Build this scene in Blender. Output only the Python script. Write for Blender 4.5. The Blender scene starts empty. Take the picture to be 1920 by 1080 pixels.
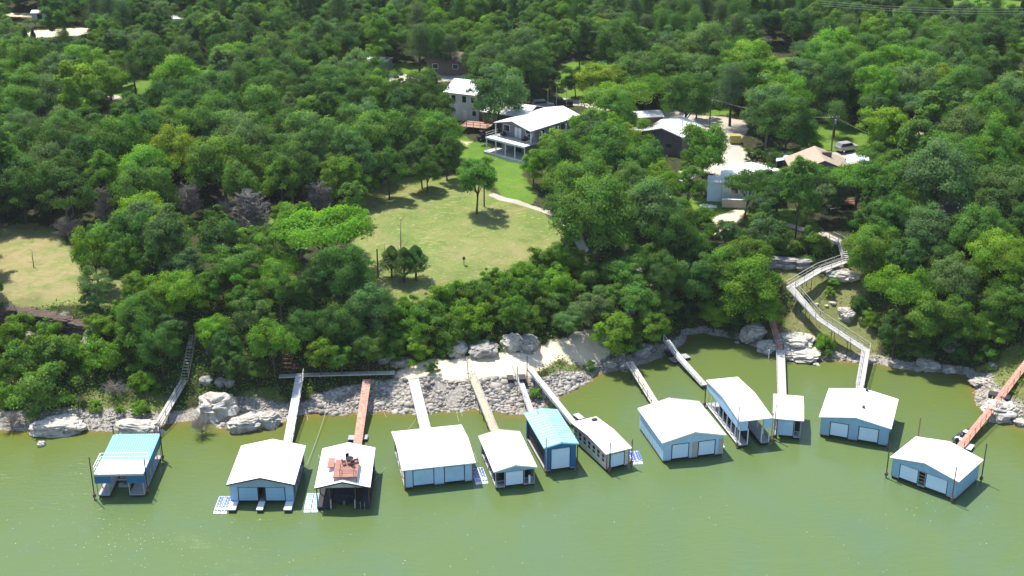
import bpy, math, random
import numpy as np
from mathutils import Vector, Matrix, noise as mnoise

random.seed(7)
rng = np.random.default_rng(7)
scene = bpy.context.scene
col = scene.collection
R = math.radians

# ------------------------------------------------------------------ camera
CAM_H = 85.0
PITCH = R(22.5)
FPX = 2500.0                      # focal length in pixels of a 1920 px wide picture
cam_data = bpy.data.cameras.new('camera')
cam_data.sensor_width = 36.0
cam_data.lens = FPX / 1920.0 * 36.0
cam_data.clip_start = 1.0
cam_data.clip_end = 6000.0
cam = bpy.data.objects.new('camera', cam_data)
col.objects.link(cam)
cam.location = (0, 0, CAM_H)
cam.rotation_euler = (math.pi / 2 - PITCH, 0, 0)
scene.camera = cam

# ------------------------------------------------------------------ world, sun, exposure
SUN_DIR = Vector((0.30, -0.37, -1.0)).normalized()
world = bpy.data.worlds.new('World')
scene.world = world
world.use_nodes = True
wn = world.node_tree
wn.nodes.clear()
wo = wn.nodes.new('ShaderNodeOutputWorld')
bg = wn.nodes.new('ShaderNodeBackground')
sky = wn.nodes.new('ShaderNodeTexSky')
sky.sky_type = 'NISHITA'
sky.sun_disc = False
sky.sun_elevation = math.asin(-SUN_DIR.z)
sky.sun_rotation = math.atan2(-SUN_DIR.x, -SUN_DIR.y)
sky.air_density = 1.0
sky.dust_density = 0.6
sky.ozone_density = 1.0
bg.inputs['Strength'].default_value = 0.15
wn.links.new(sky.outputs[0], bg.inputs['Color'])
wn.links.new(bg.outputs[0], wo.inputs['Surface'])
sun_data = bpy.data.lights.new('sun', 'SUN')
sun_data.energy = 4.6
sun_data.angle = R(0.5)
sun_data.color = (1.0, 0.95, 0.86)
sun = bpy.data.objects.new('sun', sun_data)
col.objects.link(sun)
sun.rotation_euler = SUN_DIR.to_track_quat('-Z', 'Y').to_euler()
sun.location = (0, 200, 200)
scene.view_settings.view_transform = 'Standard'
scene.view_settings.look = 'None'
scene.view_settings.gamma = 1.0
scene.view_settings.use_curve_mapping = False
scene.view_settings.exposure = 0.82
scene.cycles.max_bounces = 6
scene.cycles.diffuse_bounces = 3
scene.cycles.transmission_bounces = 4
scene.cycles.transparent_max_bounces = 4

# ------------------------------------------------------------------ picture <-> world
SP, CP = math.sin(PITCH), math.cos(PITCH)
def ray(px, py):
    u = (px - 960.0) / FPX
    v = (540.0 - py) / FPX
    return Vector((u, CP + v * SP, -SP + v * CP))
def at(px, py, z=0.0):
    d = ray(px, py)
    t = (z - CAM_H) / d.z
    return Vector((d.x * t, d.y * t, z))
def proj(x, y, z):
    dz = z - CAM_H
    depth = y * CP - dz * SP
    up = y * SP + dz * CP
    return 960 + FPX * x / depth, 540 - FPX * up / depth, depth
def proj_np(x, y, z):
    dz = z - CAM_H
    depth = np.maximum(y * CP - dz * SP, 1.0)
    up = y * SP + dz * CP
    return 960 + FPX * x / depth, 540 - FPX * up / depth, depth

# ------------------------------------------------------------------ bookkeeping
def tag(o, label=None, cat=None, group=None, kind=None):
    if label: o['label'] = label
    if cat: o['category'] = cat
    if group: o['group'] = group
    if kind: o['kind'] = kind
    return o
def empty(name, loc, rz=0.0, label=None, cat=None, group=None):
    o = bpy.data.objects.new(name, None)
    o.empty_display_size = 0.3
    col.objects.link(o)
    o.location = loc
    o.rotation_euler = (0, 0, rz)
    return tag(o, label, cat, group)
def link(name, me, parent=None, loc=None, rz=None):
    o = bpy.data.objects.new(name, me)
    col.objects.link(o)
    if parent is not None: o.parent = parent
    if loc is not None: o.location = loc
    if rz is not None: o.rotation_euler = (0, 0, rz)
    return o
def copy_tree(o, parent=None):
    c = o.copy()
    col.objects.link(c)
    if parent is not None: c.parent = parent
    for ch in list(o.children): copy_tree(ch, c)
    return c

class MB:
    """collects boxes, bars, prisms and tubes into ONE mesh"""
    def __init__(s): s.v, s.f = [], []
    def add(s, vs, fs):
        n = len(s.v)
        s.v += [tuple(p) for p in vs]
        s.f += [tuple(i + n for i in f) for f in fs]
        return s
    def box(s, x0, x1, y0, y1, z0, z1):
        vs = [(x0,y0,z0),(x1,y0,z0),(x1,y1,z0),(x0,y1,z0),(x0,y0,z1),(x1,y0,z1),(x1,y1,z1),(x0,y1,z1)]
        return s.add(vs, [(3,2,1,0),(4,5,6,7),(0,1,5,4),(1,2,6,5),(2,3,7,6),(3,0,4,7)])
    def bar(s, a, b, w, h=None):
        a, b = Vector(a), Vector(b)
        h = w if h is None else h
        d = (b - a).normalized()
        up = Vector((0, 0, 1)) if abs(d.z) < 0.95 else Vector((0, 1, 0))
        side = d.cross(up).normalized() * (w / 2)
        u = side.cross(d).normalized() * (h / 2)
        vs = [a - side - u, a + side - u, a + side + u, a - side + u, b - side - u, b + side - u, b + side + u, b - side + u]
        return s.add(vs, [(0,1,2,3),(7,6,5,4),(1,0,4,5),(2,1,5,6),(3,2,6,7),(0,3,7,4)])
    def tube(s, pts, rads, n=7):
        pts = [Vector(p) for p in pts]
        vs, fs = [], []
        for i, p in enumerate(pts):
            d = (pts[min(i + 1, len(pts) - 1)] - pts[max(i - 1, 0)]).normalized()
            ref = Vector((0, 0, 1)) if abs(d.z) < 0.9 else Vector((1, 0, 0))
            a = d.cross(ref).normalized()
            b = d.cross(a)
            r = rads[i] if isinstance(rads, (list, tuple)) else rads
            for k in range(n):
                t = 2 * math.pi * k / n
                vs.append(p + (a * math.cos(t) + b * math.sin(t)) * r)
        for i in range(len(pts) - 1):
            for k in range(n):
                k2 = (k + 1) % n
                fs.append((i*n + k, i*n + k2, (i+1)*n + k2, (i+1)*n + k))
        fs.append(tuple(range(n - 1, -1, -1)))
        fs.append(tuple((len(pts)-1)*n + k for k in range(n)))
        return s.add(vs, fs)
    def prism_y(s, poly, y0, y1):
        """polygon in the x-z plane pushed along y"""
        n = len(poly)
        vs = [(p[0], y0, p[1]) for p in poly] + [(p[0], y1, p[1]) for p in poly]
        fs = [tuple(range(n)), tuple(range(2*n - 1, n - 1, -1))]
        for i in range(n):
            j = (i + 1) % n
            fs.append((i, i + n, j + n, j))
        return s.add(vs, fs)
    def prism_x(s, poly, x0, x1):
        n = len(poly)
        vs = [(x0, p[0], p[1]) for p in poly] + [(x1, p[0], p[1]) for p in poly]
        fs = [tuple(range(n - 1, -1, -1)), tuple(range(n, 2*n))]
        for i in range(n):
            j = (i + 1) % n
            fs.append((i, j, j + n, i + n))
        return s.add(vs, fs)
    def prism_z(s, poly, z0, z1):
        n = len(poly)
        vs = [(p[0], p[1], z0) for p in poly] + [(p[0], p[1], z1) for p in poly]
        fs = [tuple(range(n - 1, -1, -1)), tuple(range(n, 2*n))]
        for i in range(n):
            j = (i + 1) % n
            fs.append((i, j, j + n, i + n))
        return s.add(vs, fs)
    def mesh(s, name, m):
        me = bpy.data.meshes.new(name)
        me.from_pydata(s.v, [], s.f)
        me.validate()
        me.update()
        if m: me.materials.append(m)
        return me
    def build(s, name, m, parent=None, loc=None, rz=None):
        return link(name, s.mesh(name, m), parent, loc, rz)

# ------------------------------------------------------------------ materials
def new_mat(name):
    m = bpy.data.materials.new(name)
    m.use_nodes = True
    nt = m.node_tree
    nt.nodes.clear()
    out = nt.nodes.new('ShaderNodeOutputMaterial')
    return m, nt, out
def nd(nt, typ, **kw):
    n = nt.nodes.new(typ)
    for k, v in kw.items(): setattr(n, k, v)
    return n
def noise_node(nt, vec, scale, detail=4, rough=0.55, dist=0.0):
    n = nd(nt, 'ShaderNodeTexNoise')
    n.inputs['Scale'].default_value = scale
    n.inputs['Detail'].default_value = detail
    n.inputs['Roughness'].default_value = rough
    n.inputs['Distortion'].default_value = dist
    nt.links.new(vec, n.inputs['Vector'])
    return n
def ramp(nt, fac, stops):
    r = nd(nt, 'ShaderNodeValToRGB')
    els = r.color_ramp.elements
    while len(els) < len(stops): els.new(0.5)
    for e, (p, c) in zip(els, stops):
        e.position = p
        e.color = c if len(c) == 4 else (*c, 1)
    nt.links.new(fac, r.inputs[0])
    return r.outputs[0]
def mixc(nt, fac, a, b, mode='MIX'):
    n = nd(nt, 'ShaderNodeMix', data_type='RGBA', blend_type=mode)
    for sock, v in ((n.inputs['Factor'], fac), (n.inputs['A'], a), (n.inputs['B'], b)):
        pass
    ins = [i for i in n.inputs if i.enabled]
    def put(s, v):
        if hasattr(v, 'node'): nt.links.new(v, s)
        elif isinstance(v, (int, float)): s.default_value = v
        else: s.default_value = v if len(v) == 4 else (*v, 1)
    put(ins[0], fac); put(ins[1], a); put(ins[2], b)
    return [o for o in n.outputs if o.enabled][0]
def math_node(nt, op, a, b=None, clamp=False):
    n = nd(nt, 'ShaderNodeMath', operation=op, use_clamp=clamp)
    for i, v in enumerate((a, b)):
        if v is None: continue
        if hasattr(v, 'node'): nt.links.new(v, n.inputs[i])
        else: n.inputs[i].default_value = v
    return n.outputs[0]
def principled(nt, out, color, rough=0.6, spec=0.4, metal=0.0, bump=None, bump_d=0.02):
    p = nd(nt, 'ShaderNodeBsdfPrincipled')
    if hasattr(color, 'node'): nt.links.new(color, p.inputs['Base Color'])
    else: p.inputs['Base Color'].default_value = (*color, 1)
    if hasattr(rough, 'node'): nt.links.new(rough, p.inputs['Roughness'])
    else: p.inputs['Roughness'].default_value = rough
    p.inputs['Specular IOR Level'].default_value = spec
    p.inputs['Metallic'].default_value = metal
    if bump is not None:
        b = nd(nt, 'ShaderNodeBump')
        b.inputs['Strength'].default_value = 0.6
        b.inputs['Distance'].default_value = bump_d
        nt.links.new(bump, b.inputs['Height'])
        nt.links.new(b.outputs[0], p.inputs['Normal'])
    nt.links.new(p.outputs[0], out.inputs['Surface'])
    return p
def plain(name, color, rough=0.6, var=0.18, scale=1.5, spec=0.35, metal=0.0, stain=None, bump=0.01):
    """painted / natural surface: base colour with weathering of its own"""
    m, nt, out = new_mat(name)
    tc = nd(nt, 'ShaderNodeTexCoord')
    n1 = noise_node(nt, tc.outputs['Object'], scale, 5, 0.6)
    n2 = noise_node(nt, tc.outputs['Object'], scale * 7, 3, 0.6)
    dark = tuple(c * (1 - var) for c in color)
    lite = tuple(min(c * (1 + var * 0.6), 0.95) for c in color)
    c = ramp(nt, n1.outputs[0], [(0.3, dark), (0.7, lite)])
    c = mixc(nt, math_node(nt, 'MULTIPLY', n2.outputs[0], var * 0.9), c, dark)
    if stain:
        n3 = noise_node(nt, tc.outputs['Object'], scale * 2.3, 6, 0.65, 0.6)
        f = ramp(nt, n3.outputs[0], [(stain[1], (0, 0, 0)), (stain[1] + 0.12, (1, 1, 1))])
        c = mixc(nt, math_node(nt, 'MULTIPLY', f, stain[2]), c, stain[0])
    principled(nt, out, c, rough, spec, metal, n2.outputs[0], bump)
    return m

M = {}
M['white_roof'] = plain('white_roof', (0.80, 0.80, 0.78), 0.45, 0.05, 0.5, stain=((0.62, 0.60, 0.56), 0.66, 0.35))
M['old_roof'] = plain('old_white_tin', (0.76, 0.75, 0.73), 0.5, 0.07, 0.6, stain=((0.42, 0.36, 0.31), 0.62, 0.5))
M['white_paint'] = plain('white_paint', (0.78, 0.79, 0.80), 0.5, 0.06, 1.2)
M['roof_seam'] = plain('dull_roof_seam', (0.46, 0.43, 0.39), 0.6, 0.25, 2.0)
M['teal_roof'] = plain('teal_metal_roof', (0.20, 0.56, 0.66), 0.4, 0.10, 0.8)
M['teal_light'] = plain('light_teal_metal_roof', (0.30, 0.64, 0.76), 0.4, 0.10, 0.6)
M['blue_paint'] = plain('blue_paint', (0.022, 0.13, 0.29), 0.45, 0.10, 1.0)
M['steel_blue'] = plain('steel_blue_siding', (0.25, 0.42, 0.57), 0.5, 0.10, 1.0)
M['slate_blue'] = plain('slate_blue_siding', (0.24, 0.34, 0.43), 0.5, 0.10, 1.0)
M['sky_blue'] = plain('sky_blue_siding', (0.38, 0.56, 0.74), 0.5, 0.10, 1.0)
M['sky_door'] = plain('skylit_pale_door', (0.58, 0.71, 0.85), 0.45, 0.05, 1.0)  # white doors with skylight blue put into the colour; also real pale blue parts
M['door_white'] = plain('off_white_door', (0.68, 0.74, 0.80), 0.45, 0.05, 1.0)
M['tan'] = plain('tan_panel', (0.40, 0.37, 0.32), 0.6, 0.10, 1.0)
M['cream'] = plain('cream_siding', (0.55, 0.55, 0.50), 0.6, 0.08, 1.0)
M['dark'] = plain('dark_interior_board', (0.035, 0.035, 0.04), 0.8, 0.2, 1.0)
M['float'] = plain('black_float', (0.02, 0.02, 0.022), 0.6, 0.3, 2.0)
M['deck_grey'] = plain('grey_deck_board', (0.33, 0.33, 0.34), 0.75, 0.2, 1.3)
M['grey_wood'] = plain('weathered_grey_plank', (0.48, 0.46, 0.43), 0.8, 0.25, 1.5, stain=((0.28, 0.25, 0.21), 0.58, 0.5))
M['pale_wood'] = plain('bleached_plank', (0.66, 0.60, 0.50), 0.8, 0.22, 1.6)
M['tan_wood'] = plain('tan_plank', (0.50, 0.40, 0.29), 0.8, 0.25, 1.6)
M['concrete'] = plain('pale_concrete', (0.50, 0.49, 0.48), 0.85, 0.16, 0.9, stain=((0.34, 0.31, 0.28), 0.58, 0.5))
M['red_paint'] = plain('faded_red_paint', (0.46, 0.21, 0.15), 0.7, 0.2, 1.2, stain=((0.58, 0.40, 0.30), 0.48, 0.65))
M['red_wood'] = plain('red_stained_board', (0.32, 0.15, 0.115), 0.65, 0.12, 1.2)
M['rust'] = plain('rusty_steel', (0.20, 0.10, 0.06), 0.8, 0.3, 3.0)
M['steel_dark'] = plain('dark_steel_pipe', (0.05, 0.048, 0.05), 0.5, 0.25, 3.0)
M['steel'] = plain('galvanised_steel', (0.42, 0.43, 0.44), 0.4, 0.12, 3.0, metal=0.4)
M['brown_wood'] = plain('dark_brown_timber', (0.10, 0.055, 0.035), 0.8, 0.25, 2.0)
M['redbrown'] = plain('red_brown_deck', (0.17, 0.085, 0.06), 0.8, 0.25, 2.0)
M['deck_tan'] = plain('tan_deck_board', (0.36, 0.22, 0.15), 0.8, 0.2, 2.0)
M['bark'] = plain('tree_bark', (0.085, 0.065, 0.05), 0.95, 0.35, 3.0, bump=0.05)
M['pale_bark'] = plain('pale_bark', (0.20, 0.17, 0.14), 0.95, 0.3, 3.0, bump=0.05)
M['dead_wood'] = plain('bare_grey_wood', (0.235, 0.21, 0.185), 0.95, 0.25, 3.0)
M['pole_wood'] = plain('utility_pole_wood', (0.17, 0.14, 0.11), 0.9, 0.2, 2.0)
M['black'] = plain('black_paint', (0.012, 0.012, 0.014), 0.25, 0.2, 2.0, spec=0.5)
M['navy'] = plain('dark_navy_canvas', (0.012, 0.014, 0.03), 0.8, 0.2, 2.0)
M['rubber'] = plain('tyre_rubber', (0.015, 0.015, 0.015), 0.9, 0.2, 4.0)
M['chrome'] = plain('bright_metal', (0.6, 0.6, 0.6), 0.25, 0.05, 2.0, metal=0.9)
M['raft_white'] = plain('white_raft_plastic', (0.74, 0.76, 0.84), 0.4, 0.05, 2.0)
M['raft_blue'] = plain('blue_raft_plastic', (0.10, 0.17, 0.50), 0.4, 0.1, 2.0)
M['raft_cyan'] = plain('cyan_raft_plastic', (0.22, 0.58, 0.72), 0.4, 0.1, 2.0)
M['barn_wall'] = plain('dark_grey_metal_siding', (0.085, 0.08, 0.085), 0.6, 0.12, 0.8)
M['house_white'] = plain('white_house_siding', (0.60, 0.62, 0.60), 0.6, 0.06, 0.8)
M['house_grey'] = plain('grey_house_siding', (0.20, 0.20, 0.20), 0.6, 0.1, 0.8)
M['tan_roof'] = plain('tan_shingle', (0.36, 0.28, 0.21), 0.85, 0.18, 2.5)
M['grey_roof'] = plain('grey_shingle', (0.17, 0.165, 0.165), 0.85, 0.2, 2.5)
M['pale_roof'] = plain('pale_metal_roof', (0.66, 0.66, 0.66), 0.4, 0.1, 0.8)
M['barn_red'] = plain('barn_red_siding', (0.22, 0.06, 0.045), 0.7, 0.15, 1.2)
M['yellow'] = plain('yellow_steel', (0.36, 0.32, 0.08), 0.5, 0.12, 1.2)
M['umber'] = plain('brown_siding', (0.16, 0.12, 0.09), 0.8, 0.15, 1.2)
M['skin'] = plain('skin', (0.42, 0.25, 0.17), 0.6, 0.05, 3.0)
M['maroon'] = plain('maroon_cloth', (0.18, 0.02, 0.04), 0.9, 0.15, 5.0)
M['denim'] = plain('dark_denim', (0.02, 0.03, 0.08), 0.9, 0.15, 5.0)
M['hair'] = plain('dark_hair', (0.02, 0.013, 0.01), 0.7, 0.1, 5.0)
M['cable'] = plain('pale_cable', (0.42, 0.40, 0.34), 0.6, 0.1, 2.0)
m, nt, out = new_mat('window_glass')
principled(nt, out, (0.018, 0.024, 0.035), 0.06, 0.8)
M['glass'] = m
# ------------------------------------------------------------------ terrain heights
SHORE = [(-420,835),(-250,815),(-150,806),(0,806),(60,808),(165,806),(215,806),(292,798),(345,790),(385,785),(430,806),(480,806),(530,792),(570,776),(650,774),(700,771),
         (760,772),(800,771),(870,766),(930,766),(960,776),(985,779),(1010,757),(1050,738),(1085,722),(1120,700),(1170,692),
         (1225,676),(1255,655),(1285,625),(1320,622),(1385,637),(1420,652),(1450,662),(1480,670),(1540,674),(1600,677),
         (1650,682),(1700,693),(1760,698),(1815,702),(1832,730),(1826,752),(1850,776),(1900,797),(1960,812),(2100,840),(2350,860)]
GP = [(-150,770,1.5),(-150,680,4),(-150,600,8),(-150,450,9),(20,785,.7),(120,780,1.0),(230,780,.9),(100,720,2.6),(20,700,2.8),(250,710,2.8),(50,650,4.6),(150,650,4.8),
 (20,575,9.0),(120,583,9.0),(165,603,8.6),(30,612,6.0),(120,625,6.0),(50,500,9.2),(100,430,9.4),(200,560,8.8),(358,640,6.0),(345,712,3.0),(400,600,7.6),(400,720,2.2),(300,640,5.6),(270,580,8.4),
 (450,762,.8),(470,680,4.2),(470,600,7.6),(520,700,2.4),(560,745,1.0),(640,690,2.6),(640,735,1.2),(600,640,5.4),(700,640,5.0),(700,730,1.3),(600,560,8.6),(720,580,8.2),(740,545,9.0),
 (740,705,2.2),(800,708,2.4),(870,700,2.6),(960,698,2.6),(1030,655,3.0),(760,680,2.8),(850,668,3.1),(1000,655,3.1),(800,740,1.1),(900,736,1.1),(960,735,1.1),(700,700,2.4),
 (870,640,4.0),(990,632,4.0),(800,545,9.2),(900,525,9.4),(1000,490,9.6),(1050,465,9.7),(800,610,6.4),(900,592,6.4),(1000,575,6.4),(1100,550,6.6),
 (1150,620,3.4),(1090,650,2.8),(1060,695,1.2),(1040,715,.8),(1170,670,1.0),(1200,560,6.2),(1190,490,8.8),(1250,600,3.2),(1235,648,.9),(1300,600,1.8),(1300,540,6),(1250,470,9.2),
 (1350,600,2.2),(1420,610,2.0),(1440,560,4.6),(1480,610,2.4),(1540,632,1.8),(1600,655,1.0),(1480,540,6.4),(1530,560,5.0),(1590,600,3.2),(1590,540,6.0),(1550,500,7.6),(1480,490,8.4),
 (1450,490,8.4),(1430,470,9.8),(1580,455,10.2),(1640,520,7.4),(1700,600,4.4),(1700,672,1.0),(1800,670,1.5),(1850,692,1.5),(1880,730,1.6),(1920,690,3.0),(1900,650,4.4),(1960,700,4.0),
 (1850,600,6.4),(1800,500,9.6),(1700,440,10.6),(1900,520,10),(1500,430,10.6),(1400,440,10.2),(1380,400,10.6),
 (700,420,9.9),(900,420,10.1),(1000,440,9.9),(880,350,10.7),(750,350,10.7),(950,300,11.6),(1000,270,12.1),(600,400,10.1),(500,300,11.2),(300,450,9.6),(300,300,11.2),(100,300,11.6),
 (1200,400,10.6),(1250,290,12.4),(1400,330,12.2),(1550,330,12.2),(1700,330,12.2),(1900,330,12.2),(900,240,12.6),(1100,190,13.6),(700,200,13.2),(300,200,13.2),(100,200,13.6),(1500,200,14),(1800,200,14),
 (960,100,16),(300,100,16.4),(1600,100,16),(960,10,19),(100,10,19),(1800,10,19),(-200,300,11.5),(2150,300,12.3),(-200,150,14.5),(2150,150,14.5),(960,-90,23),(-200,-60,22),(2150,-60,22),(960,-200,28)]
_c = []
for i in range(len(SHORE) - 1):
    (ax, ay), (bx, by) = SHORE[i], SHORE[i + 1]
    n = max(1, int(math.hypot(bx - ax, by - ay) / 28))
    for k in range(n):
        t = k / n
        px, py = ax + (bx - ax) * t, ay + (by - ay) * t
        p = at(px, py, 0.0); _c.append((p.x, p.y, 0.0))
SHORE_W = [(p[0], p[1]) for p in _c]
for i in range(0, len(SHORE) - 1):
    ax, ay = SHORE[i]
    if ay < 640 and 1280 < ax < 1330: continue
    p = at(ax, ay + 52, 0.0); _c.append((p.x, p.y, -1.3))
    p = at(ax, ay + 170, 0.0); _c.append((p.x, p.y, -3.0))
for px, py in ((1180,735),(1280,690),(1350,670),(1400,700),(1120,745),(1550,715)):
    p = at(px, py, 0.0); _c.append((p.x, p.y, -1.2))
for x in range(-120, 121, 40):
    _c.append((x, 95.0, -4.0)); _c.append((x, 60.0, -4.5))
for px, py, z in GP:
    p = at(px, py, z); _c.append((p.x, p.y, z))
_c = np.array(_c)
_sc = 60.0
_X = _c[:, :2] / _sc
_D = np.sqrt(((_X[:, None] - _X[None]) ** 2).sum(-1))
_n = len(_c)
_A = np.zeros((_n + 3, _n + 3))
_A[:_n, :_n] = _D + 0
_A[:_n, :_n] -= np.eye(_n) * 0.002
_P = np.concatenate([np.ones((_n, 1)), _X], 1)
_A[:_n, _n:] = _P
_A[_n:, :_n] = _P.T
_w = np.linalg.solve(_A, np.concatenate([_c[:, 2], np.zeros(3)]))
def H(x, y):
    """terrain height, vectorised"""
    x = np.atleast_1d(np.asarray(x, float)); y = np.atleast_1d(np.asarray(y, float))
    out = np.empty(x.shape)
    fx, fy, fo = x.ravel(), y.ravel(), out.ravel()
    for i in range(0, len(fx), 20000):
        a = np.stack([fx[i:i+20000], fy[i:i+20000]], 1) / _sc
        d = np.sqrt(((a[:, None] - _X[None]) ** 2).sum(-1))
        fo[i:i+20000] = d @ _w[:_n] + _w[_n] + a @ _w[_n+1:]
    far = np.clip((fy - 420) / 400, 0, 1)
    fo[:] = fo * (1 - far) + np.minimum(fo, 30) * far
    fo += 0.10 * np.sin(fx * 0.9 + 1.3 * np.sin(fy * 0.7)) * np.clip(fo, 0, 1) + 0.05 * np.sin(fx * 2.3 + fy * 1.9) * np.clip(fo, 0, 1)
    return fo.reshape(out.shape)
_T = np.concatenate([np.linspace(90, 200, 221), np.linspace(200.7, 340, 200), np.linspace(341.5, 640, 200)])
def ground(px, py, off=0.0):
    """first point where the view ray meets the terrain raised by off"""
    d = ray(px, py)
    hl = math.hypot(d.x, d.y)
    t = _T / hl
    x, y, z = d.x * t, d.y * t, CAM_H + d.z * t
    h = np.maximum(H(x, y), 0.0) + off
    s = z - h
    k = int(np.argmax(s < 0)) if (s < 0).any() else len(s) - 1
    k = max(k, 1)
    a = s[k-1] / max(s[k-1] - s[k], 1e-6)
    tt = t[k-1] + (t[k] - t[k-1]) * min(max(a, 0), 1)
    X, Y = d.x * tt, d.y * tt
    return Vector((X, Y, float(max(H(X, Y)[0], 0.0))))
def hz(x, y): return float(H(x, y)[0])

# ------------------------------------------------------------------ ground zones (drawn on the ground in world metres)
def wpoly(pts): return np.array([[*ground(px, py).xy] for px, py in pts])
def in_poly(poly, x, y):
    inside = np.zeros(x.shape, bool)
    n = len(poly)
    for i in range(n):
        x0, y0 = poly[i]; x1, y1 = poly[(i + 1) % n]
        c = (y0 > y) != (y1 > y)
        with np.errstate(divide='ignore', invalid='ignore'):
            xi = (x1 - x0) * (y - y0) / (y1 - y0 + 1e-12) + x0
        inside ^= c & (x < xi)
    return inside
def edge_dist(poly, x, y, closed=True):
    d = np.full(x.shape, 1e9)
    n = len(poly)
    for i in range(n if closed else n - 1):
        a = poly[i]; b = poly[(i + 1) % n]
        ab = b - a
        L = max((ab ** 2).sum(), 1e-9)
        t = np.clip(((x - a[0]) * ab[0] + (y - a[1]) * ab[1]) / L, 0, 1)
        d = np.minimum(d, np.hypot(x - a[0] - t * ab[0], y - a[1] - t * ab[1]))
    return d
def soft(poly, x, y, w):
    d = edge_dist(poly, x, y)
    s = np.where(in_poly(poly, x, y), d, -d)
    return np.clip(s / w * 0.5 + 0.5, 0, 1)
def line(poly, x, y, half, w):
    d = edge_dist(poly, x, y, False)
    return np.clip((half - d) / w * 0.5 + 0.5, 0, 1)
Z_MEADOW = [wpoly([(690,345),(760,333),(860,330),(935,368),(1000,388),(1050,422),(1062,455),(1000,485),(950,508),(900,524),(850,548),(800,572),(740,590),(700,575),(690,510),(655,475),(672,430),(668,385)])]
Z_MEADOW += [wpoly([(-40,432),(70,418),(112,440),(150,500),(255,535),(250,560),(200,572),(90,578),(-40,572)]), wpoly([(560,500),(600,490),(620,510),(600,560),(555,560)]), wpoly([(500,520),(530,500),(600,520),(580,560),(520,560)]), wpoly([(400,420),(520,380),(600,400),(560,450),(470,440)])]
Z_HILL = [wpoly([(1440,500),(1500,478),(1600,488),(1640,515),(1610,580),(1650,640),(1640,678),(1560,672),(1480,668),(1430,640),(1470,600),(1490,560),(1460,520)]),
          wpoly([(1815,700),(1860,680),(1905,645),(1960,650),(1960,800),(1900,790),(1850,765),(1835,735)]), wpoly([(1030,690),(1060,675),(1090,690),(1110,705),(1070,722),(1030,715)]), wpoly([(160,740),(260,735),(330,745),(300,785),(220,790),(160,775)]), wpoly([(430,740),(520,730),(540,770),(460,775)])]
Z_LAWN = [wpoly([(862,262),(905,268),(985,285),(980,330),(1010,365),(990,388),(940,372),(925,332),(895,312),(858,302)]),
          wpoly([(790,225),(830,240),(870,255),(900,275),(880,290),(820,265)]), wpoly([(1050,118),(1120,112),(1150,140),(1100,160),(1110,190),(1050,185),(1040,150)]),
          wpoly([(1290,370),(1345,372),(1400,390),(1370,410),(1330,425),(1285,400)]), wpoly([(1400,400),(1500,390),(1520,410),(1480,430),(1400,425)]),
          wpoly([(160,200),(200,195),(290,180),(290,150),(200,155),(150,230)]), wpoly([(280,130),(390,105),(400,150),(280,160)]), wpoly([(720,120),(880,120),(890,145),(720,150)]),
          wpoly([(1400,115),(1510,105),(1520,125),(1420,130)]), wpoly([(1840,125),(1925,130),(1925,150),(1840,145)]), wpoly([(1760,-5),(1960,-5),(1960,18),(1800,14)]),
          wpoly([(1620,190),(1790,150),(1790,175),(1640,210)]), wpoly([(1430,225),(1620,235),(1640,285),(1530,280)]), wpoly([(1260,200),(1370,195),(1380,215),(1270,220)]),
          wpoly([(480,240),(540,235),(550,265),(500,262)]), wpoly([(1850,300),(1960,300),(1960,330),(1850,330)])]
Z_DIRT = [wpoly([(735,706),(762,690),(830,674),(900,666),(985,662),(1030,641),(1062,632),(1068,665),(1030,682),(1000,702),(960,708),(880,711),(800,714)]),
          wpoly([(1322,430),(1345,405),(1395,388),(1402,395),(1365,430),(1350,445)]), wpoly([(1040,650),(1100,630),(1150,660),(1110,690),(1060,680)])]
Z_ROAD = [wpoly([(1190,225),(1260,205),(1310,215),(1400,225),(1400,250),(1380,265),(1400,285),(1620,285),(1620,305),(1560,312),(1400,312),(1350,330),(1290,310),(1350,262),(1320,240),(1200,250)]),
          wpoly([(730,140),(880,140),(880,152),(730,155)]), wpoly([(1200,395),(1290,310),(1310,320),(1250,390)])]
L_ROAD = [(wpoly([(1000,205),(1062,190),(1110,195),(1190,240)]), 2.2), (wpoly([(140,172),(205,183),(260,193),(330,200)]), 1.6), (wpoly([(925,366),(985,384),(1040,402),(1075,430),(1095,470)]), 0.75),
          (wpoly([(1185,488),(1215,515),(1240,545),(1200,590),(1120,630),(1060,648)]), 1.3), (wpoly([(1400,390),(1440,372),(1460,360)]), 0.8), (wpoly([(1480,422),(1545,440),(1570,452)]), 0.7)]
Z_TAN = [wpoly([(-40,25),(70,22),(75,32),(-40,34)]), wpoly([(40,58),(170,50),(175,66),(50,72)]), wpoly([(1420,68),(1450,66),(1450,80),(1420,80)]), wpoly([(864,263),(884,266),(880,274),(862,270)])]
Z_ROCK = [wpoly([(575,772),(590,742),(640,728),(690,716),(745,712),(880,714),(1010,708),(1045,700),(1090,700),(1115,712),(1080,728),(1010,765),(985,785),(930,772),(800,778),(650,780)]),
          wpoly([(-40,775),(100,770),(250,770),(300,775),(300,810),(-40,815)]), wpoly([(375,760),(450,745),(540,760),(570,790),(470,810),(385,800)]), wpoly([(1430,640),(1480,650),(1560,664),(1650,668),(1650,690),(1500,682),(1420,660)]),
          wpoly([(1815,705),(1860,700),(1880,740),(1960,780),(1960,812),(1850,782),(1820,750)]), wpoly([(1090,680),(1180,665),(1270,640),(1270,660),(1180,700),(1100,705)]), wpoly([(-40,580),(80,585),(180,608),(180,640),(60,640),(-40,630)])]
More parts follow.
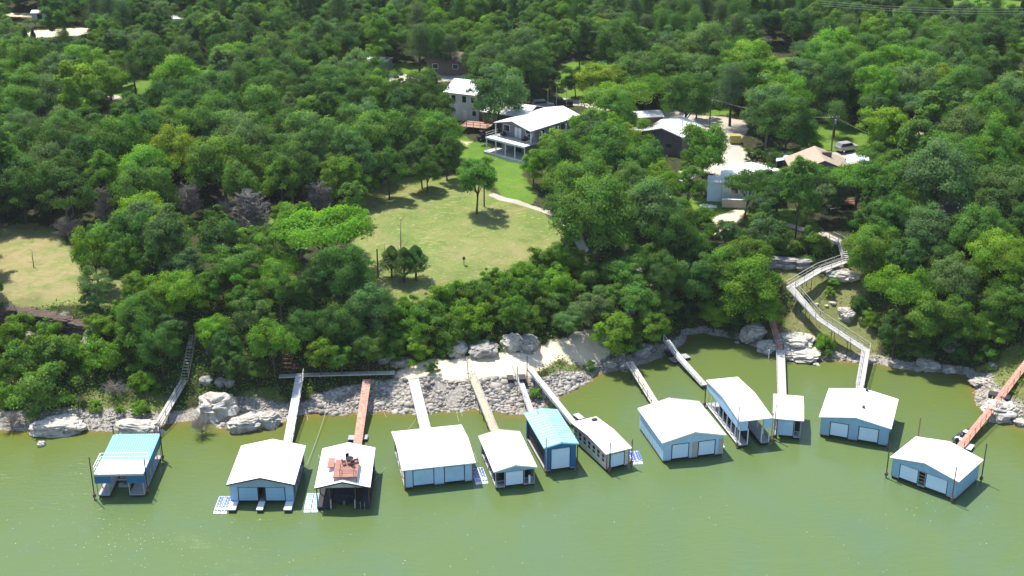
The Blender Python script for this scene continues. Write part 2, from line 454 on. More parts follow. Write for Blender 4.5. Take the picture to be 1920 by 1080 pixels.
def open_ground(x, y):
    x = np.atleast_1d(x); y = np.atleast_1d(y)
    m = np.zeros(x.shape, bool)
    for z in (Z_MEADOW[:2], Z_HILL[:1], Z_LAWN, Z_DIRT, Z_ROAD, Z_TAN):
        for p in z: m |= in_poly(p, x, y)
    for p, h in L_ROAD: m |= edge_dist(p, x, y, False) < h + 0.5
    return m

def grid_axis(lo, hi, a, b, fine, coarse_growth=1.12, big=40):
    mid = list(np.arange(a, b + 1e-6, fine))
    st, v = fine, b
    up = []
    while v < hi:
        st = min(st * coarse_growth, big); v += st; up.append(v)
    st, v = fine, a
    dn = []
    while v > lo:
        st = min(st * coarse_growth, big); v -= st; dn.append(v)
    return np.array(dn[::-1] + mid + up)
def grid_mesh(name, xs, ys, Z, attrs, mat):
    nx, ny = len(xs), len(ys)
    gx, gy = np.meshgrid(xs, ys)
    co = np.stack([gx, gy, Z], -1).reshape(-1, 3)
    i = (np.arange(ny - 1)[:, None] * nx + np.arange(nx - 1)[None]).ravel()
    q = np.stack([i, i + 1, i + nx + 1, i + nx], 1)
    me = bpy.data.meshes.new(name)
    me.vertices.add(len(co)); me.vertices.foreach_set('co', co.ravel().astype(np.float32))
    me.loops.add(q.size); me.loops.foreach_set('vertex_index', q.ravel().astype(np.int32))
    me.polygons.add(len(q)); me.polygons.foreach_set('loop_start', (np.arange(len(q)) * 4).astype(np.int32))
    me.polygons.foreach_set('use_smooth', np.ones(len(q), bool))
    me.update()
    for an, arr in attrs.items():
        a = me.color_attributes.new(an, 'FLOAT_COLOR', 'POINT')
        a.data.foreach_set('color', arr.reshape(-1, 4).astype(np.float32).ravel())
    me.materials.append(mat)
    return me

xs = grid_axis(-1500, 1500, -85, 92, 0.62, 1.04)
ys = grid_axis(40, 2600, 128, 262, 0.62, 1.028)
gx, gy = np.meshgrid(xs, ys)
gz = H(gx, gy)
def zone(zs, w, base=None):
    m = np.zeros(gx.shape)
    for p in zs: m = np.maximum(m, soft(p, gx, gy, w))
    return m
a1 = np.zeros(gx.shape + (4,)); a2 = np.zeros(gx.shape + (4,))
a1[..., 0] = np.maximum(zone(Z_MEADOW, 2.0), 0)
a1[..., 1] = zone(Z_LAWN, 1.6)
a1[..., 2] = zone(Z_DIRT, 1.4)
a1[..., 3] = 1
road = zone(Z_ROAD, 1.4)
for p, h in L_ROAD: road = np.maximum(road, line(p, gx, gy, h, 0.7))
a2[..., 0] = road
a2[..., 1] = np.maximum(zone(Z_ROCK, 1.8), np.clip((1.1 - gz) / 0.8, 0, 1))
a2[..., 2] = np.maximum(zone(Z_HILL, 2.0), 0)
tan = zone(Z_TAN, 2.0)
a2[..., 3] = zone([Z_MEADOW[1]], 3.0) * .85 + zone([wpoly([(660,390),(730,350),(760,370),(700,430),(700,500),(760,540),(700,580),(655,480)]), wpoly([(820,470),(1000,440),(1062,455),(950,510),(800,560),(760,545)])], 5.0) * .32
a1[..., 2] = np.maximum(a1[..., 2], tan * 0.8)

m, nt, out = new_mat('ground_cover')
tc = nd(nt, 'ShaderNodeTexCoord').outputs['Object']
A1 = nd(nt, 'ShaderNodeAttribute', attribute_name='zone_a'); A2 = nd(nt, 'ShaderNodeAttribute', attribute_name='zone_b')
s1 = nd(nt, 'ShaderNodeSeparateColor'); nt.links.new(A1.outputs['Color'], s1.inputs[0])
s2 = nd(nt, 'ShaderNodeSeparateColor'); nt.links.new(A2.outputs['Color'], s2.inputs[0])
nE = noise_node(nt, tc, 0.55, 6, 0.7)
nF = noise_node(nt, tc, 3.2, 5, 0.7)
nB = noise_node(nt, tc, 0.085, 4, 0.6, 0.4)
nM = noise_node(nt, tc, 0.28, 6, 0.65, 0.5)
mp = nd(nt, 'ShaderNodeMapping'); mp.inputs['Scale'].default_value = (0.25, 1.3, 1.0); mp.inputs['Rotation'].default_value = (0, 0, 0.12)
nt.links.new(tc, mp.inputs['Vector'])
nS = noise_node(nt, mp.outputs[0], 0.9, 5, 0.65, 0.3)
def edged(sock, k=0.75):
    e = math_node(nt, 'SUBTRACT', nE.outputs[0], 0.5)
    e = math_node(nt, 'MULTIPLY', e, k)
    s = math_node(nt, 'ADD', sock, e)
    mr = nd(nt, 'ShaderNodeMapRange', interpolation_type='SMOOTHSTEP')
    mr.inputs['From Min'].default_value = 0.36; mr.inputs['From Max'].default_value = 0.62
    nt.links.new(s, mr.inputs['Value'])
    return mr.outputs[0]
woods = ramp(nt, nM.outputs[0], [(0.30, (0.030, 0.024, 0.016)), (0.5, (0.045, 0.048, 0.020)), (0.66, (0.050, 0.075, 0.024)), (0.82, (0.12, 0.105, 0.055))])
woods = mixc(nt, math_node(nt, 'MULTIPLY', nF.outputs[0], 0.5), woods, (0.04, 0.042, 0.02))
mead = ramp(nt, nB.outputs[0], [(0.34, (0.125, 0.190, 0.040)), (0.5, (0.160, 0.210, 0.050)), (0.66, (0.205, 0.215, 0.070))])
mead = mixc(nt, ramp(nt, nS.outputs[0], [(0.46, (0, 0, 0)), (0.66, (0.7, 0.7, 0.7))]), mead, (0.215, 0.200, 0.085))
mead = mixc(nt, ramp(nt, nM.outputs[0], [(0.36, (0.75, 0.75, 0.75)), (0.5, (0, 0, 0))]), mead, (0.10, 0.155, 0.032))
mead = mixc(nt, ramp(nt, nF.outputs[0], [(0.60, (0, 0, 0)), (0.74, (0.75, 0.75, 0.75))]), mead, (0.31, 0.265, 0.14))
mead = mixc(nt, ramp(nt, noise_node(nt, tc, 7.0, 3, 0.7).outputs[0], [(0.35, (0.55, 0.55, 0.55)), (0.55, (0, 0, 0))]), mead, (0.08, 0.115, 0.028))
lawn = ramp(nt, nM.outputs[0], [(0.3, (0.085, 0.165, 0.020)), (0.6, (0.125, 0.21, 0.028)), (0.8, (0.18, 0.21, 0.05))])
lawn = mixc(nt, ramp(nt, nF.outputs[0], [(0.4, (0.5, 0.5, 0.5)), (0.6, (0, 0, 0))]), lawn, (0.06, 0.12, 0.018))
hill = ramp(nt, nM.outputs[0], [(0.3, (0.130, 0.160, 0.042)), (0.55, (0.18, 0.185, 0.068)), (0.75, (0.25, 0.225, 0.12))])
hill = mixc(nt, ramp(nt, nF.outputs[0], [(0.35, (0.6, 0.6, 0.6)), (0.58, (0, 0, 0))]), hill, (0.075, 0.085, 0.03))
dirt = ramp(nt, nM.outputs[0], [(0.3, (0.64, 0.51, 0.35)), (0.6, (0.76, 0.65, 0.48)), (0.8, (0.78, 0.71, 0.58))])
dirt = mixc(nt, math_node(nt, 'MULTIPLY', nF.outputs[0], 0.4), dirt, (0.50, 0.37, 0.24))
roadc = ramp(nt, nM.outputs[0], [(0.3, (0.38, 0.33, 0.27)), (0.7, (0.50, 0.45, 0.39))])
roadc = mixc(nt, math_node(nt, 'MULTIPLY', nF.outputs[0], 0.4), roadc, (0.36, 0.30, 0.24))
rock = ramp(nt, nF.outputs[0], [(0.3, (0.10, 0.09, 0.075)), (0.5, (0.28, 0.255, 0.215)), (0.7, (0.46, 0.43, 0.38))])
mpf = nd(nt, 'ShaderNodeMapping'); mpf.inputs['Scale'].default_value = (0.9, 3.2, 1.0); mpf.inputs['Rotation'].default_value = (0, 0, 0.15)
nt.links.new(tc, mpf.inputs['Vector'])
nK = noise_node(nt, mpf.outputs[0], 1.1, 3, 0.6)
mead = mixc(nt, ramp(nt, nK.outputs[0], [(0.60, (0, 0, 0)), (0.66, (0.9, 0.9, 0.9))]), mead, (0.36, 0.31, 0.155))
nL = noise_node(nt, tc, 0.16, 5, 0.7, 0.8)
mead = mixc(nt, ramp(nt, nL.outputs[0], [(0.55, (0, 0, 0)), (0.70, (0.75, 0.75, 0.75))]), mead, (0.24, 0.205, 0.095))
dry = math_node(nt, 'MULTIPLY', A2.outputs['Alpha'], ramp(nt, noise_node(nt, tc, 0.35, 5, 0.7, 0.4).outputs[0], [(0.36, (0.05, 0.05, 0.05)), (0.62, (1, 1, 1))]))
mead = mixc(nt, dry, mead, (0.30, 0.235, 0.125))
c = woods
c = mixc(nt, edged(s2.outputs[2]), c, hill)
c = mixc(nt, edged(s1.outputs[0]), c, mead)
c = mixc(nt, edged(s1.outputs[1]), c, lawn)
c = mixc(nt, edged(s2.outputs[1]), c, rock)
c = mixc(nt, edged(s2.outputs[0], 0.6), c, roadc)
c = mixc(nt, edged(s1.outputs[2], 0.6), c, dirt)
principled(nt, out, c, 0.95, 0.1, 0.0, nF.outputs[0], 0.12)
M['ground'] = m
g_me = grid_mesh('ground', xs, ys, gz, {'zone_a': a1, 'zone_b': a2}, m)
g_ob = link('ground', g_me); g_ob['kind'] = 'structure'
del a1, a2

# ------------------------------------------------------------------ water
wx = grid_axis(-1500, 1500, -85, 85, 1.0)
wy = grid_axis(-1200, 320, 100, 215, 1.0)
wgx, wgy = np.meshgrid(wx, wy)
wd = H(wgx, wgy)
att = np.zeros(wgx.shape + (4,))
att[..., 0] = np.exp(np.minimum(wd, 0) / 0.42)
att[..., 1] = np.exp(np.minimum(wd, 0) / 2.0)
att[..., 3] = 1
m, nt, out = new_mat('green_lake_water')
tc = nd(nt, 'ShaderNodeTexCoord').outputs['Object']
A = nd(nt, 'ShaderNodeAttribute', attribute_name='shallow')
sp = nd(nt, 'ShaderNodeSeparateColor'); nt.links.new(A.outputs['Color'], sp.inputs[0])
nB = noise_node(nt, tc, 0.035, 4, 0.6, 0.8)
nM = noise_node(nt, tc, 0.30, 5, 0.6, 0.6)
c = ramp(nt, nB.outputs[0], [(0.32, (0.088, 0.148, 0.072)), (0.5, (0.100, 0.152, 0.052)), (0.68, (0.088, 0.150, 0.084))])
c = mixc(nt, math_node(nt, 'MULTIPLY', sp.outputs[1], 0.85), c, (0.102, 0.120, 0.013))
sh = math_node(nt, 'ADD', sp.outputs[0], math_node(nt, 'MULTIPLY', math_node(nt, 'SUBTRACT', nM.outputs[0], 0.5), 0.35))
shm = nd(nt, 'ShaderNodeMapRange', interpolation_type='SMOOTHSTEP')
shm.inputs['From Min'].default_value = 0.25; shm.inputs['From Max'].default_value = 0.95
nt.links.new(sh, shm.inputs['Value'])
c = mixc(nt, shm.outputs[0], c, (0.160, 0.118, 0.030))
mp = nd(nt, 'ShaderNodeMapping'); mp.inputs['Scale'].default_value = (0.55, 1.5, 1.0); mp.inputs['Rotation'].default_value = (0, 0, -0.25)
nt.links.new(tc, mp.inputs['Vector'])
w1 = noise_node(nt, mp.outputs[0], 1.15, 4, 0.6, 0.35)
w2 = noise_node(nt, mp.outputs[0], 4.5, 3, 0.6, 0.2)
wv = math_node(nt, 'ADD', math_node(nt, 'MULTIPLY', w1.outputs[0], 1.0), math_node(nt, 'MULTIPLY', w2.outputs[0], 0.25))
wp = noise_node(nt, tc, 0.045, 3, 0.6, 1.0)
wv = math_node(nt, 'MULTIPLY', wv, ramp(nt, wp.outputs[0], [(0.36, (0.25, 0.25, 0.25)), (0.62, (1.2, 1.2, 1.2))]))
p = principled(nt, out, c, 0.07, 0.5)
p.inputs['IOR'].default_value = 1.33
b = nd(nt, 'ShaderNodeBump'); b.inputs['Strength'].default_value = 0.7; b.inputs['Distance'].default_value = 0.13
nt.links.new(wv, b.inputs['Height']); nt.links.new(b.outputs[0], p.inputs['Normal'])
M['water'] = m
w_ob = link('lake_water', grid_mesh('lake_water', wx, wy, np.zeros(wgx.shape), {'shallow': att}, m)); w_ob['kind'] = 'structure'
del att
# ------------------------------------------------------------------ boathouses
def frame_from_eaves(fl, fr, back, which, ze):
    """front-left, front-right and one rear eave corner (picture points at eave height)"""
    a, b = at(*fl, ze), at(*fr, ze)
    ex = (b - a); W = ex.length; ex.normalize()
    ey = Vector((-ex.y, ex.x, 0))
    c = at(*back, ze)
    L = (c - (a if which == 'l' else b)).dot(ey)
    return Vector((a.x, a.y, 0)), math.atan2(ex.y, ex.x), W, L

GR_BOAT = 'boathouses moored along the shore'
def begin(label, fl, fr, back, which, ze):
    o, yaw, W, L = frame_from_eaves(fl, fr, back, which, ze)
    root = empty('boathouse', o, yaw, label, 'boathouse', GR_BOAT)
    return root, W, L

def gable_roof(root, W, L, ze, rise, mat, along='y', ov=0.0, th=0.11, seams=0, seam_mat=None, trim=None, flat=False):
    """ridge along y (towards the shore) or along x; one sheet per slope with real thickness"""
    if along == 'y':
        prof = [(-ov, ze), (W / 2, ze + rise), (W + ov, ze), (W + ov, ze + th), (W / 2, ze + rise + th), (-ov, ze + th)]
        roof = MB().prism_y(prof, -ov, L + ov).build('roof', mat, root)
    else:
        prof = [(-ov, ze), (L / 2, ze + rise), (L + ov, ze), (L + ov, ze + th), (L / 2, ze + rise + th), (-ov, ze + th)]
        roof = MB().prism_x(prof, -ov, W + ov).build('roof', mat, root)
    if seams:
        sm = M['roof_seam'] if mat is M['old_roof'] else (seam_mat or mat)
        base = None
        sw = .15 if mat is M['old_roof'] else .07
        if along == 'y':
            for side in (0, 1):
                me = None
                for k in range(seams + 1):
                    y = 0.03 + (L - 0.06) * k / seams
                    if me is None:
                        p0 = (0, 0, ze + th + 0.012) if side == 0 else (W / 2 + 0.06, 0, ze + rise + th + 0.010)
                        p1 = (W / 2 - 0.06, 0, ze + rise + th + 0.010) if side == 0 else (W, 0, ze + th + 0.012)
                        me = MB().bar(p0, p1, sw, 0.05).mesh('rib', sm)
                    link('rib', me, roof, (0, y, 0))
            MB().bar((W/2, -ov - .01, ze + rise + th + .03), (W/2, L + ov + .01, ze + rise + th + .03), 0.30, 0.05).build('ridge_cap', sm, roof)
        else:
            for side in (0, 1):
                me = None
                for k in range(seams + 1):
                    x = 0.03 + (W - 0.06) * k / seams
                    if me is None:
                        p0 = (0, 0, ze + th + 0.012) if side == 0 else (0, L / 2 + 0.06, ze + rise + th + 0.010)
                        p1 = (0, L / 2 - 0.06, ze + rise + th + 0.010) if side == 0 else (0, L, ze + th + 0.012)
                        me = MB().bar(p0, p1, 0.07, 0.05).mesh('rib', sm)
                    link('rib', me, roof, (x, 0, 0))
    if trim is not None:
        if along == 'y':
            for yy in (-ov - 0.035, L + ov + 0.035):
                MB().bar((-ov, yy, ze + .02), (W/2, yy, ze + rise + .02), 0.05, 0.16).bar((W/2, yy, ze + rise + .02), (W + ov, yy, ze + .02), 0.05, 0.16).build('fascia', trim, roof)
        else:
            for xx in (-ov - 0.035, W + ov + 0.035):
                MB().bar((xx, -ov, ze + .02), (xx, L/2, ze + rise + .02), 0.05, 0.16).bar((xx, L/2, ze + rise + .02), (xx, L + ov, ze + .02), 0.05, 0.16).build('fascia', trim, roof)
    return roof

def floats(root, W, L, bays, fin=0.0, walk=1.0, back=1.6, i=0.25, mat=None, zt=0.45, fin_mat=None):
    """side, centre and rear walkways on black floats; bays = list of (x0, x1) of solid walkway"""
    dk = mat or M['deck_grey']
    for k, (x0, x1) in enumerate(bays):
        d = MB().box(x0, x1, i - fin, L - i - back - 0.01, zt - 0.14, zt).build('walkway', dk, root)
        MB().box(x0 + .08, x1 - .08, i - fin + .15, L - i - back - .2, -0.25, zt - 0.145).build('float', M['float'], d)
        if fin and fin_mat:
            MB().box(x0 + .02, x1 - .02, i - fin + .02, i - 0.15, zt + .004, zt + .03).build('landing_pad', fin_mat, d)
    d = MB().box(i, W - i, L - i - back, L - i, zt - 0.14, zt).build('walkway', dk, root)
    MB().box(i + .1, W - i - .1, L - i - back + .1, L - i - .1, -0.25, zt - 0.145).build('float', M['float'], d)

def siding(x0, x1, z0, z1, y, th=0.08, pitch=0.62, face=-1):
    """sheet of wall with raised vertical battens"""
    b = MB().box(x0, x1, y, y + th, z0, z1)
    n = max(1, int((x1 - x0) / pitch))
    for k in range(1, n):
        x = x0 + (x1 - x0) * k / n
        if face < 0: b.box(x - .03, x + .03, y - .022, y - .001, z0 + .01, z1 - .01)
        else: b.box(x - .03, x + .03, y + th + .001, y + th + .022, z0 + .01, z1 - .01)
    return b
def siding_x(y0, y1, z0, z1, x, th=0.08, pitch=0.62, face=-1):
    b = MB().box(x, x + th, y0, y1, z0, z1)
    n = max(1, int((y1 - y0) / pitch))
    for k in range(1, n):
        y = y0 + (y1 - y0) * k / n
        if face < 0: b.box(x - .022, x - .001, y - .03, y + .03, z0 + .01, z1 - .01)
        else: b.box(x + th + .001, x + th + .022, y - .03, y + .03, z0 + .01, z1 - .01)
    return b
def gable_end(root, W, ze, rise, zlow, i, y, mat, name='gable_wall', th=0.08):
    poly = [(i, zlow), (W - i, zlow), (W - i, ze - .01), (W / 2, ze + rise * (1 - 2*i/W) - .01 + rise * 2*i/W - .02), (i, ze - .01)]
    poly = [(i, zlow), (W - i, zlow), (W - i, ze + rise * 2*i/W - .02), (W / 2, ze + rise - .02), (i, ze + rise * 2*i/W - .02)]
    return MB().prism_y(poly, y, y + th).build(name, mat, root)
def door_panel(root, x0, x1, y, z0, z1, mat, lines=3, frame=None):
    d = MB().box(x0, x1, y, y + .06, z0, z1)
    dob = d.build('roll_up_door', mat, root)
    h = (z1 - z0) / (lines + 1)
    me = MB().box(x0 + .03, x1 - .03, y - .022, y - .001, -h * .46, h * .46).mesh('door_panel', mat)
    for k in range(lines + 1):
        link('door_panel', me, dob, (0, 0, z0 + h * (k + .5)))
    if frame:
        f = MB()
        f.box(x0 - .09, x0 - .003, y - .05, y + .03, z0, z1 + .08).box(x1 + .003, x1 + .09, y - .05, y + .03, z0, z1 + .08).box(x0 - .003, x1 + .003, y - .05, y + .03, z1 + .004, z1 + .08)
        f.build('door_frame', frame, dob)
    return dob
def posts(root, pts, z0, z1, mat, r=0.06):
    me = MB().box(-r, r, -r, r, z0, z1).mesh('post', mat)
    for x, y in pts: link('post', me, root, (x, y, 0))
def spud(root, x, y, top, mat=None, brk=True):
    p = MB().tube([(0, 0, -1.5), (0, 0, top)], 0.075, 8).build('mooring_pole', mat or M['steel_dark'], root, (x, y, 0))
    if brk: MB().box(-.16, .16, -.16, .16, .35, .75).build('pole_bracket', M['rust'], p)
    return p
def back_wall(root, W, L, ze, rise, i, mat):
    gable_end(root, W, ze, rise, 0.45, i, L - i - .12, mat, 'rear_wall')

# --- 1: teal roof and white sun deck
root, W, L = begin('open boathouse with teal ribbed roof and white railed sun deck over its front', (176.5, 890), (267.8, 888.6), (305, 816), 'r', 3.3)
floats(root, W, L, [(0.1, 1.5), (W - 1.9, W - 0.1)], i=0.1, back=1.3)
yd = L * 0.36
rf = MB().prism_x([(yd, 3.18), (L + .1, 3.34), (L + .1, 3.46), (yd, 3.30)], -.05, W + .05).build('roof', M['teal_roof'], root)
me = MB().bar((0, yd + .02, 3.33), (0, L + .08, 3.49), 0.10, 0.07).mesh('rib', M['teal_light'])
for k in range(19): link('rib', me, rf, (W * (k + .5) / 19, 0, 0))
dk = MB().box(-.05, W + .05, -.1, yd - .01, 3.2, 3.36).build('sun_deck', M['white_paint'], root)
MB().box(-.04, W + .04, -.14, -.105, 3.12, 3.40).build('fascia', M['steel'], dk)
rl = MB()
for z in (3.85, 4.32): rl.bar((0, 0, z), (0, yd - .1, z), .06).bar((0, yd - .1, z), (W, yd - .1, z), .06)
rl.bar((W, yd - .1, 4.3), (W, 0, 4.3), .04).bar((0, 0, 4.3), (W, 0, 4.3), .04)
for k in range(7): rl.bar((W * k / 6, yd - .1, 3.36), (W * k / 6, yd - .1, 4.33), .06).bar((W * k / 6, 0, 3.36), (W * k / 6, 0, 4.3), .035)
for k in range(3): rl.bar((0, yd * k / 3, 3.36), (0, yd * k / 3, 4.33), .06).bar((W, yd * k / 3, 3.36), (W, yd * k / 3, 4.33), .05)
rl.build('railing', M['white_paint'], dk)
MB().box(0, .95 * 2, -.06, -.01, 2.1, 3.12).build('valance', M['blue_paint'], root)
MB().box(W - 2.0, W, -.06, -.01, 2.1, 3.12).build('valance', M['blue_paint'], root)
MB().box(W - .01, W + .05, 0, L, 2.1, 3.12).build('side_valance', M['blue_paint'], root)
MB().box(-.05, .01, 0, L, 2.1, 3.12).build('side_valance', M['blue_paint'], root)
posts(root, [(x, y) for x in (.12, W - .12) for y in np.linspace(.1, L - .2, 6)] + [(1.45, .1), (W - 1.85, .1)], .4, 3.18, M['steel'], .05)
lift = MB()
for x in np.linspace(2.1, W - 2.5, 8): lift.bar((x, L * .35, .85), (x, L - 1.5, .85), .22, .12)
lift.bar((1.6, L * .35, .62), (W - 2, L * .35, .62), .16).bar((1.6, L - 1.6, .62), (W - 2, L - 1.6, .62), .16)
lift.build('boat_lift_rails', M['deck_grey'], root)
me = MB().box(-.45, .45, 0, .6, .05, .35).mesh('lift_float', M['steel'])
for x in (2.4, W - 2.8): link('lift_float', me, root, (x, L * .25, 0))
spud(root, -.25, -.2, 5.8); spud(root, W + .1, .9, 4.9); spud(root, W + .2, L - .6, 5.2); spud(root, -.1, L + .3, 4.6)

# --- 2: white gable, slate blue front
def two_bay(label, fl, fr, back, which, ze, rise, roof, front_mat, side_mat, door_mat, cols, zt=0.45, fin=0.0, along='y', header=None, seams=0, mid='wall', frame=None, roof_trim=None, lside='wall', rside='wall', dlines=3, lwin=0, colmat=None):
    """cols: fractions of the front, kinds w(all) d(oor) o(pen) p(anel of colmat)"""
    root, W, L = begin(label, fl, fr, back, which, ze)
    i = 0.25
    gable_roof(root, W, L, ze, rise, roof, along, 0.02, seams=seams, trim=roof_trim)
    zh = header if header else ze - 0.45
    tot = sum(c[1] for c in cols)
    x = i; bays = []
    for kind, wd in cols:
        x1 = x + (W - 2 * i) * wd / tot
        if kind in 'wp':
            siding(x + .004, x1 - .004, zt + .005, zh - .005, i).build('front_wall', (colmat if kind == 'p' and colmat else front_mat), root); bays.append((x, x1))
        elif kind == 'd':
            door_panel(root, x + .1, x1 - .1, i + .02, zt + .06, zh - .08, door_mat, dlines, frame)
        elif kind == 'o':
            bays.append((x, x1))
            MB().box(x + .004, x + .06, i, i + .1, zt + .005, zh - .005).box(x1 - .06, x1 - .004, i, i + .1, zt + .005, zh - .005).build('door_jamb', M['dark'], root)
        elif kind == 's':
            bays.append((x, x1))
            sc_ = MB()
            for zz in np.linspace(zt + .05, zh - .1, 5): sc_.bar((x + .04, i + .03, zz), (x1 - .04, i + .03, zz), .05)
            sc_.box(x + .004, x + .07, i, i + .07, zt + .005, zh - .005).box(x1 - .07, x1 - .004, i, i + .07, zt + .005, zh - .005)
            sc_.build('screen_door', M['steel'], root)
        elif kind == 'v':
            MB().box(x + .01, x + .08, i, i + .07, zt + .01, zh - .005).box(x1 - .08, x1 - .01, i, i + .07, zt + .01, zh - .005).bar((x + .08, i + .035, 1.2), (x1 - .08, i + .035, 1.2), .05).build('screen_frame', M['steel'], root)
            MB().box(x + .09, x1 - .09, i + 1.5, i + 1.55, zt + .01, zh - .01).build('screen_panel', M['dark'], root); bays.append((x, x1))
        x = x1
    floats(root, W, L, bays, fin=fin, i=i, fin_mat=M['white_paint'] if fin else None, zt=zt)
    if along == 'y':
        gable_end(root, W, ze, rise, zh, i, i, front_mat)
        gable_end(root, W, ze, rise, zt + .01, i, L - i - .1, side_mat, 'rear_wall')
        zs = ze
    else:
        MB().box(i, W - i, i, i + .08, zh, ze + .02).build('front_header', front_mat, root)
        MB().box(i, W - i, L - i - .08, L - i, zt + .01, ze + .02).build('rear_wall', side_mat, root)
    for sd, kind in ((0, lside), (1, rside)):
        xx = i if sd == 0 else W - i - .08
        if kind == 'wall':
            siding_x(i + .085, L - i - .12, zt - .05, ze - .02, xx, face=(-1 if sd == 0 else 1)).build('side_wall', side_mat, root)
        elif kind == 'open':
            MB().box(xx, xx + .08, i + .085, L - i - .12, ze - .5, ze - .02).build('side_valance', side_mat, root)
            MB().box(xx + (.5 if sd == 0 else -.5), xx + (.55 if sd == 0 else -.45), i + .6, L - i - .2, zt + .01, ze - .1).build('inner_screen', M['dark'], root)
            posts(root, [(xx + .04, y) for y in np.linspace(i + .15, L - i - .3, 5)], zt, ze - .5, M['steel'], .05)
        elif kind == 'windows':
            n = lwin
            span = L - 2 * i - .25
            MB().box(xx, xx + .08, i + .085, L - i - .12, zt - .05, zt + .55).build('side_wall', side_mat, root)
            MB().box(xx, xx + .08, i + .085, L - i - .12, ze - .42, ze - .02).build('side_wall', side_mat, root)
            y = i + .085
            step = span / n
            for k in range(n):
                MB().box(xx, xx + .08, y + k*step, y + k*step + step*.24, zt + .552, ze - .422).build('side_wall', side_mat, root)
                a, b_ = y + k*step + step*.24 + .004, y + (k+1)*step - .004
                w_ = MB().box(xx - .03, xx + .06, a, a + .07, zt + .556, ze - .426).box(xx - .03, xx + .06, b_ - .07, b_, zt + .556, ze - .426).box(xx - .03, xx + .06, a + .071, b_ - .071, zt + .556, zt + .62).box(xx - .03, xx + .06, a + .071, b_ - .071, ze - .49, ze - .426).box(xx - .02, xx + .05, a + .071, b_ - .071, (zt + ze)/2 + .03, (zt + ze)/2 + .08).build('window', M['white_paint'], root)
                MB().box(xx + .02, xx + .035, a + .05, b_ - .05, zt + .6, ze - .45).build('pane', M['glass'], w_)
    if along == 'x':
        for xx in (i, W - i - .08):
            poly = [(i, ze - .015), (L - i, ze - .015), (L / 2, ze + rise * (1 - 2*i/L) - .01)]
            MB().prism_x(poly, xx, xx + .08).build('gable_wall', side_mat, root)
    return root, W, L
r2, W2, L2 = two_bay('white gabled boathouse with slate blue front, open centre doorway and three finger piers', (425, 910), (552, 910), (576, 837), 'r', 2.75, 0.95, M['white_roof'], M['slate_blue'], M['slate_blue'], M['steel_blue'],
        [('p', 12), ('d', 31), ('o', 10), ('d', 31), ('p', 12)], fin=2.0, header=2.35, roof_trim=M['dark'], rside='open', colmat=M['steel_blue'])
# --- 3: red roof deck, covered boat
r3, W3, L3 = begin('open white gabled boathouse with a red sun deck on top of its roof', (590, 916.7), (694, 915), (707.8, 840.7), 'r', 3.0)
gable_roof(r3, W3, L3, 3.0, 0.8, M['white_roof'], 'y', 0.02, trim=M['dark'])
gable_end(r3, W3, 3.0, 0.8, 2.9, .25, .35, M['grey_wood'])
floats(r3, W3, L3, [(.1, 1.75), (W3 - 1.9, W3 - .1)], i=.1, zt=.45, mat=M['dark'])
posts(r3, [(x, y) for x in (.2, 1.65, W3 - 1.8, W3 - .2) for y in np.linspace(.2, L3 - .4, 4)], .4, 2.98, M['brown_wood'], .06)
for x in (1.72, W3 - 1.95): MB().box(x, x + .1, .0, .5, .2, 1.3).build('bumper_post', M['grey_wood'], r3)
gable_end(r3, W3, 3.0, .8, .45, .25, L3 - .4, M['dark'], 'rear_wall')
lad = MB()
for x in (W3 - 1.25, W3 - .75): lad.tube([(x, .3, .45), (x, .25, 1.0), (x, .0, 1.05), (x, -.12, -.4)], .03, 6)
for z in (.1, -.15): lad.bar((W3 - 1.25, -.1, z), (W3 - .75, -.1, z), .04)
lad.build('ladder', M['chrome'], r3)
# deck standing on the roof ridge
zd = 4.25
def local(root, x, y, z): return root.matrix_basis @ Vector((x, y, z))
dx0, dx1, dy0, dy1 = 2.15, 5.0, .55, 4.7
dk = MB()
n = 14
for k in range(n):
    y0 = dy0 + (dy1 - dy0) * k / n
    dk.box(dx0, dx1, y0, y0 + (dy1 - dy0) / n - .015, zd - .06, zd)
deck = MB().box(dx0, dx1, dy0, dy1, zd - .2, zd - .065).build('roof_deck', M['red_wood'], r3)
o_ = dk.build('deck_planking', M['red_wood'], deck); o_['kind'] = 'stuff'
posts(r3, [(x, y) for x in (dx0 + .1, dx1 - .1) for y in (dy0 + .1, dy1 - .1)], 3.1, zd - .21, M['brown_wood'], .05)
rr = MB()
for (x0, y0, x1, y1) in ((dx0 + .8, dy0 + .05, dx1 - .4, dy0 + .05), (dx0 + .8, dy0 + .05, dx0 + .8, dy0 + 1.5), (dx1 - .4, dy0 + .05, dx1 - .4, dy0 + 1.5), (dx0 + .8, dy0 + 1.5, dx1 - .4, dy0 + 1.5)):
    for z in (zd + .45, zd + .9): rr.bar((x0, y0, z), (x1, y1, z), .035)
    rr.bar((x0, y0, zd), (x0, y0, zd + .92), .04); rr.bar((x1, y1, zd), (x1, y1, zd + .92), .04)
rr.build('railing', M['rust'], deck)
slab = MB().box(dx0 - .95, dx0 - .15, dy1 - 1.6, dy1 + .6, 4.0, 4.12).build('stair_landing', M['red_wood'], r3)
